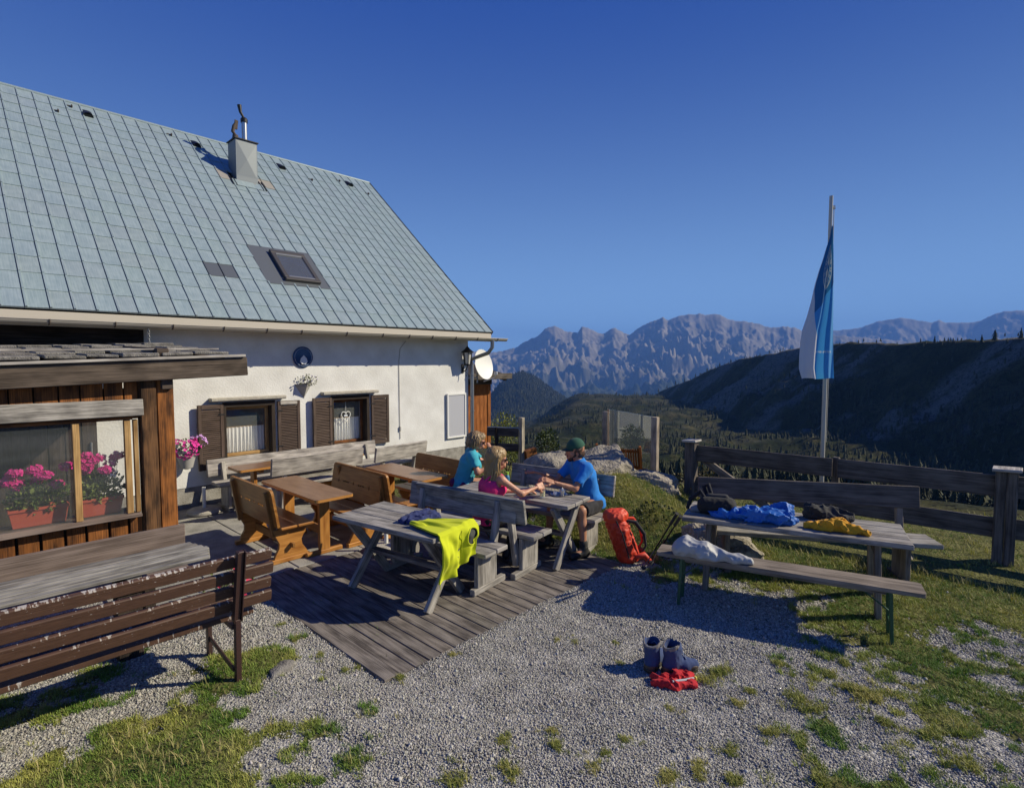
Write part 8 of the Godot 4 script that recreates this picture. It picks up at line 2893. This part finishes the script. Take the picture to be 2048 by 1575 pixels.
func xf_tufts(r: RandomNumberGenerator) -> void:
	var xf := []; var cl := []
	# clumps where the photograph shows them on the gravel
	var spots := [[1010, 1480, 1.0], [1110, 1495, 1.1], [1105, 1465, 0.9], [1020, 1545, 1.2], [910, 1562, 1.2], [1335, 1555, 1.3], [1395, 1540, 1.2], [1185, 1535, 0.9], [1405, 1360, 1.3], [1440, 1347, 1.5], [1475, 1410, 1.0], [1345, 1418, 0.8], [1250, 1480, 0.9], [1590, 1395, 1.2], [1620, 1420, 1.4], [1735, 1395, 1.8], [1700, 1380, 1.4], [1210, 1510, 0.8], [1460, 1500, 1.0], [1540, 1465, 1.2], [1770, 1450, 1.2], [1240, 1325, 0.7], [1230, 1285, 0.7], [1150, 1283, 0.7], [1115, 1282, 0.7], [1470, 1555, 1.2], [1640, 1560, 1.4], [1850, 1470, 1.4], [1920, 1530, 1.5], [800, 1355, 0.9], [720, 1332, 0.8], [690, 1340, 0.8], [640, 1310, 0.8], [905, 1310, 0.8], [590, 1280, 0.9], [560, 1250, 0.8], [1690, 1330, 1.1], [1660, 1350, 1.2], [1560, 1330, 1.2], [1500, 1385, 1.0]]
	for s in spots:
		var c := on_y(s[0], s[1], 0.0)
		var el := r.randf_range(0.5, 1.3); var er := r.randf_range(0.5, 1.3); var et := r.randf() * PI
		for k in int(36 * s[2]):
			var a := r.randf() * TAU; var d: float = 0.055 * s[2] * pow(r.randf(), 0.8) * (1.0 if r.randf() < 0.82 else 2.4)
			var o := Vector2(cos(a) * d * el, sin(a) * d * er).rotated(et)
			var p := Vector3(c.x + o.x, 0, c.z + o.y)
			p.y = ground_y(p.x, p.z)
			var sc: float = r.randf_range(0.6, 1.2) * s[2]
			xf.append(Transform3D(Basis(Vector3.UP, r.randf() * TAU).scaled(Vector3(sc, sc, sc)), p))
			var col := Color(0.16, 0.22, 0.028).lerp(Color(0.48, 0.42, 0.13), clampf(r.randf() * 0.8 + (0.3 if int(s[0]) % 2 else 0.0), 0, 1))
			cl.append(col)
	multi("grass_clumps", tuft_mesh(444, 10, 0.034, 0.9), M.grass, xf, cl, "small yellow-green grass clumps scattered over the gravel", "grass")

func conifer_mesh(sd: int, tiers: int, sides: int) -> ArrayMesh:
	# one metre tall, base at the origin: drooping ragged tiers
	var r := RandomNumberGenerator.new(); r.seed = sd
	var mb := MB.new()
	for k in tiers:
		var t0 := 0.08 + 0.92 * k / tiers
		var rad := 0.20 * (1.0 - t0) * r.randf_range(0.8, 1.2) + 0.025
		var top := minf(1.0, t0 + 1.7 / tiers)
		var ph := r.randf() * TAU
		for q in sides:
			var a0 := ph + TAU * q / sides
			var a1 := ph + TAU * (q + 0.75) / sides
			var r0 := rad * r.randf_range(0.65, 1.15)
			mb.tint = Color(1, 1, 1) * r.randf_range(0.7, 1.2)
			var p0 := Vector3(cos(a0) * r0, t0 - 0.03, sin(a0) * r0)
			var p1 := Vector3(cos(a1) * r0, t0 - 0.03 + r.randf_range(-0.02, 0.02), sin(a1) * r0)
			mb.poly([p0, p1, Vector3(0, top, 0)], (p0 + p1) * 0.5 + Vector3(0, 0.05, 0))
	return mb.mesh()

func build_trees(r: RandomNumberGenerator) -> void:
	var kinds := [conifer_mesh(1, 7, 7), conifer_mesh(2, 6, 6), conifer_mesh(3, 8, 6)]
	# wood and scattered trees on the ridge and the valley floor
	for kind in 3:
		var xf := []; var cl := []
		var tries := 0
		while xf.size() < (9000 if kind == 2 else 4600) and tries < 90000:
			tries += 1
			var px := r.randf_range(930.0, 2250.0)
			var rr := 90.0 * pow(14.0, r.randf())
			var p := az_dir(px) * rr
			var y := land_y(p)
			var lat := p.dot(Vector3(cos(YAW), 0, sin(YAW)))
			var dp := RIDGE_LAT - lat
			if dp < -25.0: continue
			var dens := 0.20 + ln.get_noise_2d(p.x * 2.2 + 40.0, p.z * 2.2) * 1.4
			if dp < 60.0: dens += 0.55
			if rr > 780.0: dens += 0.35
			if rr < 200.0: dens += 0.1
			if r.randf() > dens: continue
			var h := r.randf_range(2.2, 5.4) * (0.8 if rr < 220 else 1.0)
			if dp < 30.0: h *= 0.6
			if kind == 2: h *= 0.26
			elif r.randf() < 0.4: h *= 0.45
			p.y = y - 0.2
			var w := h * r.randf_range(0.9, 1.6) * (2.2 if kind == 2 else 1.0)
			xf.append(Transform3D(Basis(Vector3.UP, r.randf() * TAU).scaled(Vector3(w, h, w)), p))
			var c := Color(0.014, 0.024, 0.010).lerp(Color(0.046, 0.056, 0.018), r.randf())
			cl.append(c)
		multi("ridge_wood", kinds[kind], M.needle, xf, cl, ["dark conifers covering the ridge and the valley", "scattered spruces among the ridge wood", "dwarf pines and young conifers on the slopes"][kind], "wood")
	# wood on the pointed hill
	var xf := []; var cl := []
	for k in 5200:
		var px := r.randf_range(975.0, 1165.0)
		var t := sqrt(r.randf())
		var rc := 1900.0
		var rr := rc - 700.0 * (1.0 - t)
		var p := az_dir(px) * rr
		var hc := crest_height(px, skyline(HILL, px), rc)
		var w := clampf(absf(1.0 - t) * 3.2, 0.012, 1.0) * clampf(t * 2.5, 0.0, 1.0)
		p.y = lerpf(-150.0, hc, pow(t, 1.35)) + ln.get_noise_2d(p.x * 0.8, p.z * 0.8) * 14.0 * w + ln.get_noise_2d(p.x * 4.0, p.z * 4.0) * 5.0 * clampf(w, 0.2, 1.0) - 1.0
		var h := r.randf_range(6.0, 14.0)
		xf.append(Transform3D(Basis(Vector3.UP, r.randf() * TAU).scaled(Vector3(h * 1.3, h, h * 1.3)), p))
		cl.append(Color(0.016, 0.026, 0.011).lerp(Color(0.050, 0.058, 0.022), r.randf()))
	multi("hill_wood", kinds[0], M.needle, xf, cl, "conifer wood on the pointed hill", "wood")
	# trees that stand out on the skyline
	var lone := [[1988, 6.4], [1962, 4.6], [1868, 4.8], [1840, 3.2], [1716, 3.0], [1752, 2.8], [1905, 3.0], [2040, 6.0], [1640, 3.0], [1600, 3.0], [1560, 3.6], [1520, 4.0], [1490, 4.4], [1462, 4.8], [1440, 5.0], [1415, 5.6], [1392, 5.8], [1370, 6.2], [1352, 7.0], [1335, 6.6], [1318, 7.2]]
	for k in lone.size():
		var px: float = lone[k][0]
		var h: float = lone[k][1]
		var ang := atan((px - 1024.0) / FOCAL)
		var rr := RIDGE_LAT / sin(ang) - 2.0
		var p := az_dir(px) * rr
		p.y = land_y(p) - 0.3
		var t := thing("skyline_conifer", "dark conifer standing up on the crest of the ridge", "tree", p, r.randf() * TAU, "conifers on the ridge crest")
		var mb := MB.new()
		mb.tint = Color(0.05, 0.035, 0.025)
		mb.tube([Vector3.ZERO, Vector3(0, h * 0.7, 0)], [h * 0.022, h * 0.008], 6)
		put(t, "trunk", mb, M.plain)
		var w := h * r.randf_range(0.95, 1.5)
		put_mesh(t, "crown", kinds[k % 3], M.tree_dark, Transform3D(Basis.IDENTITY.scaled(Vector3(w, h, w)), Vector3.ZERO))
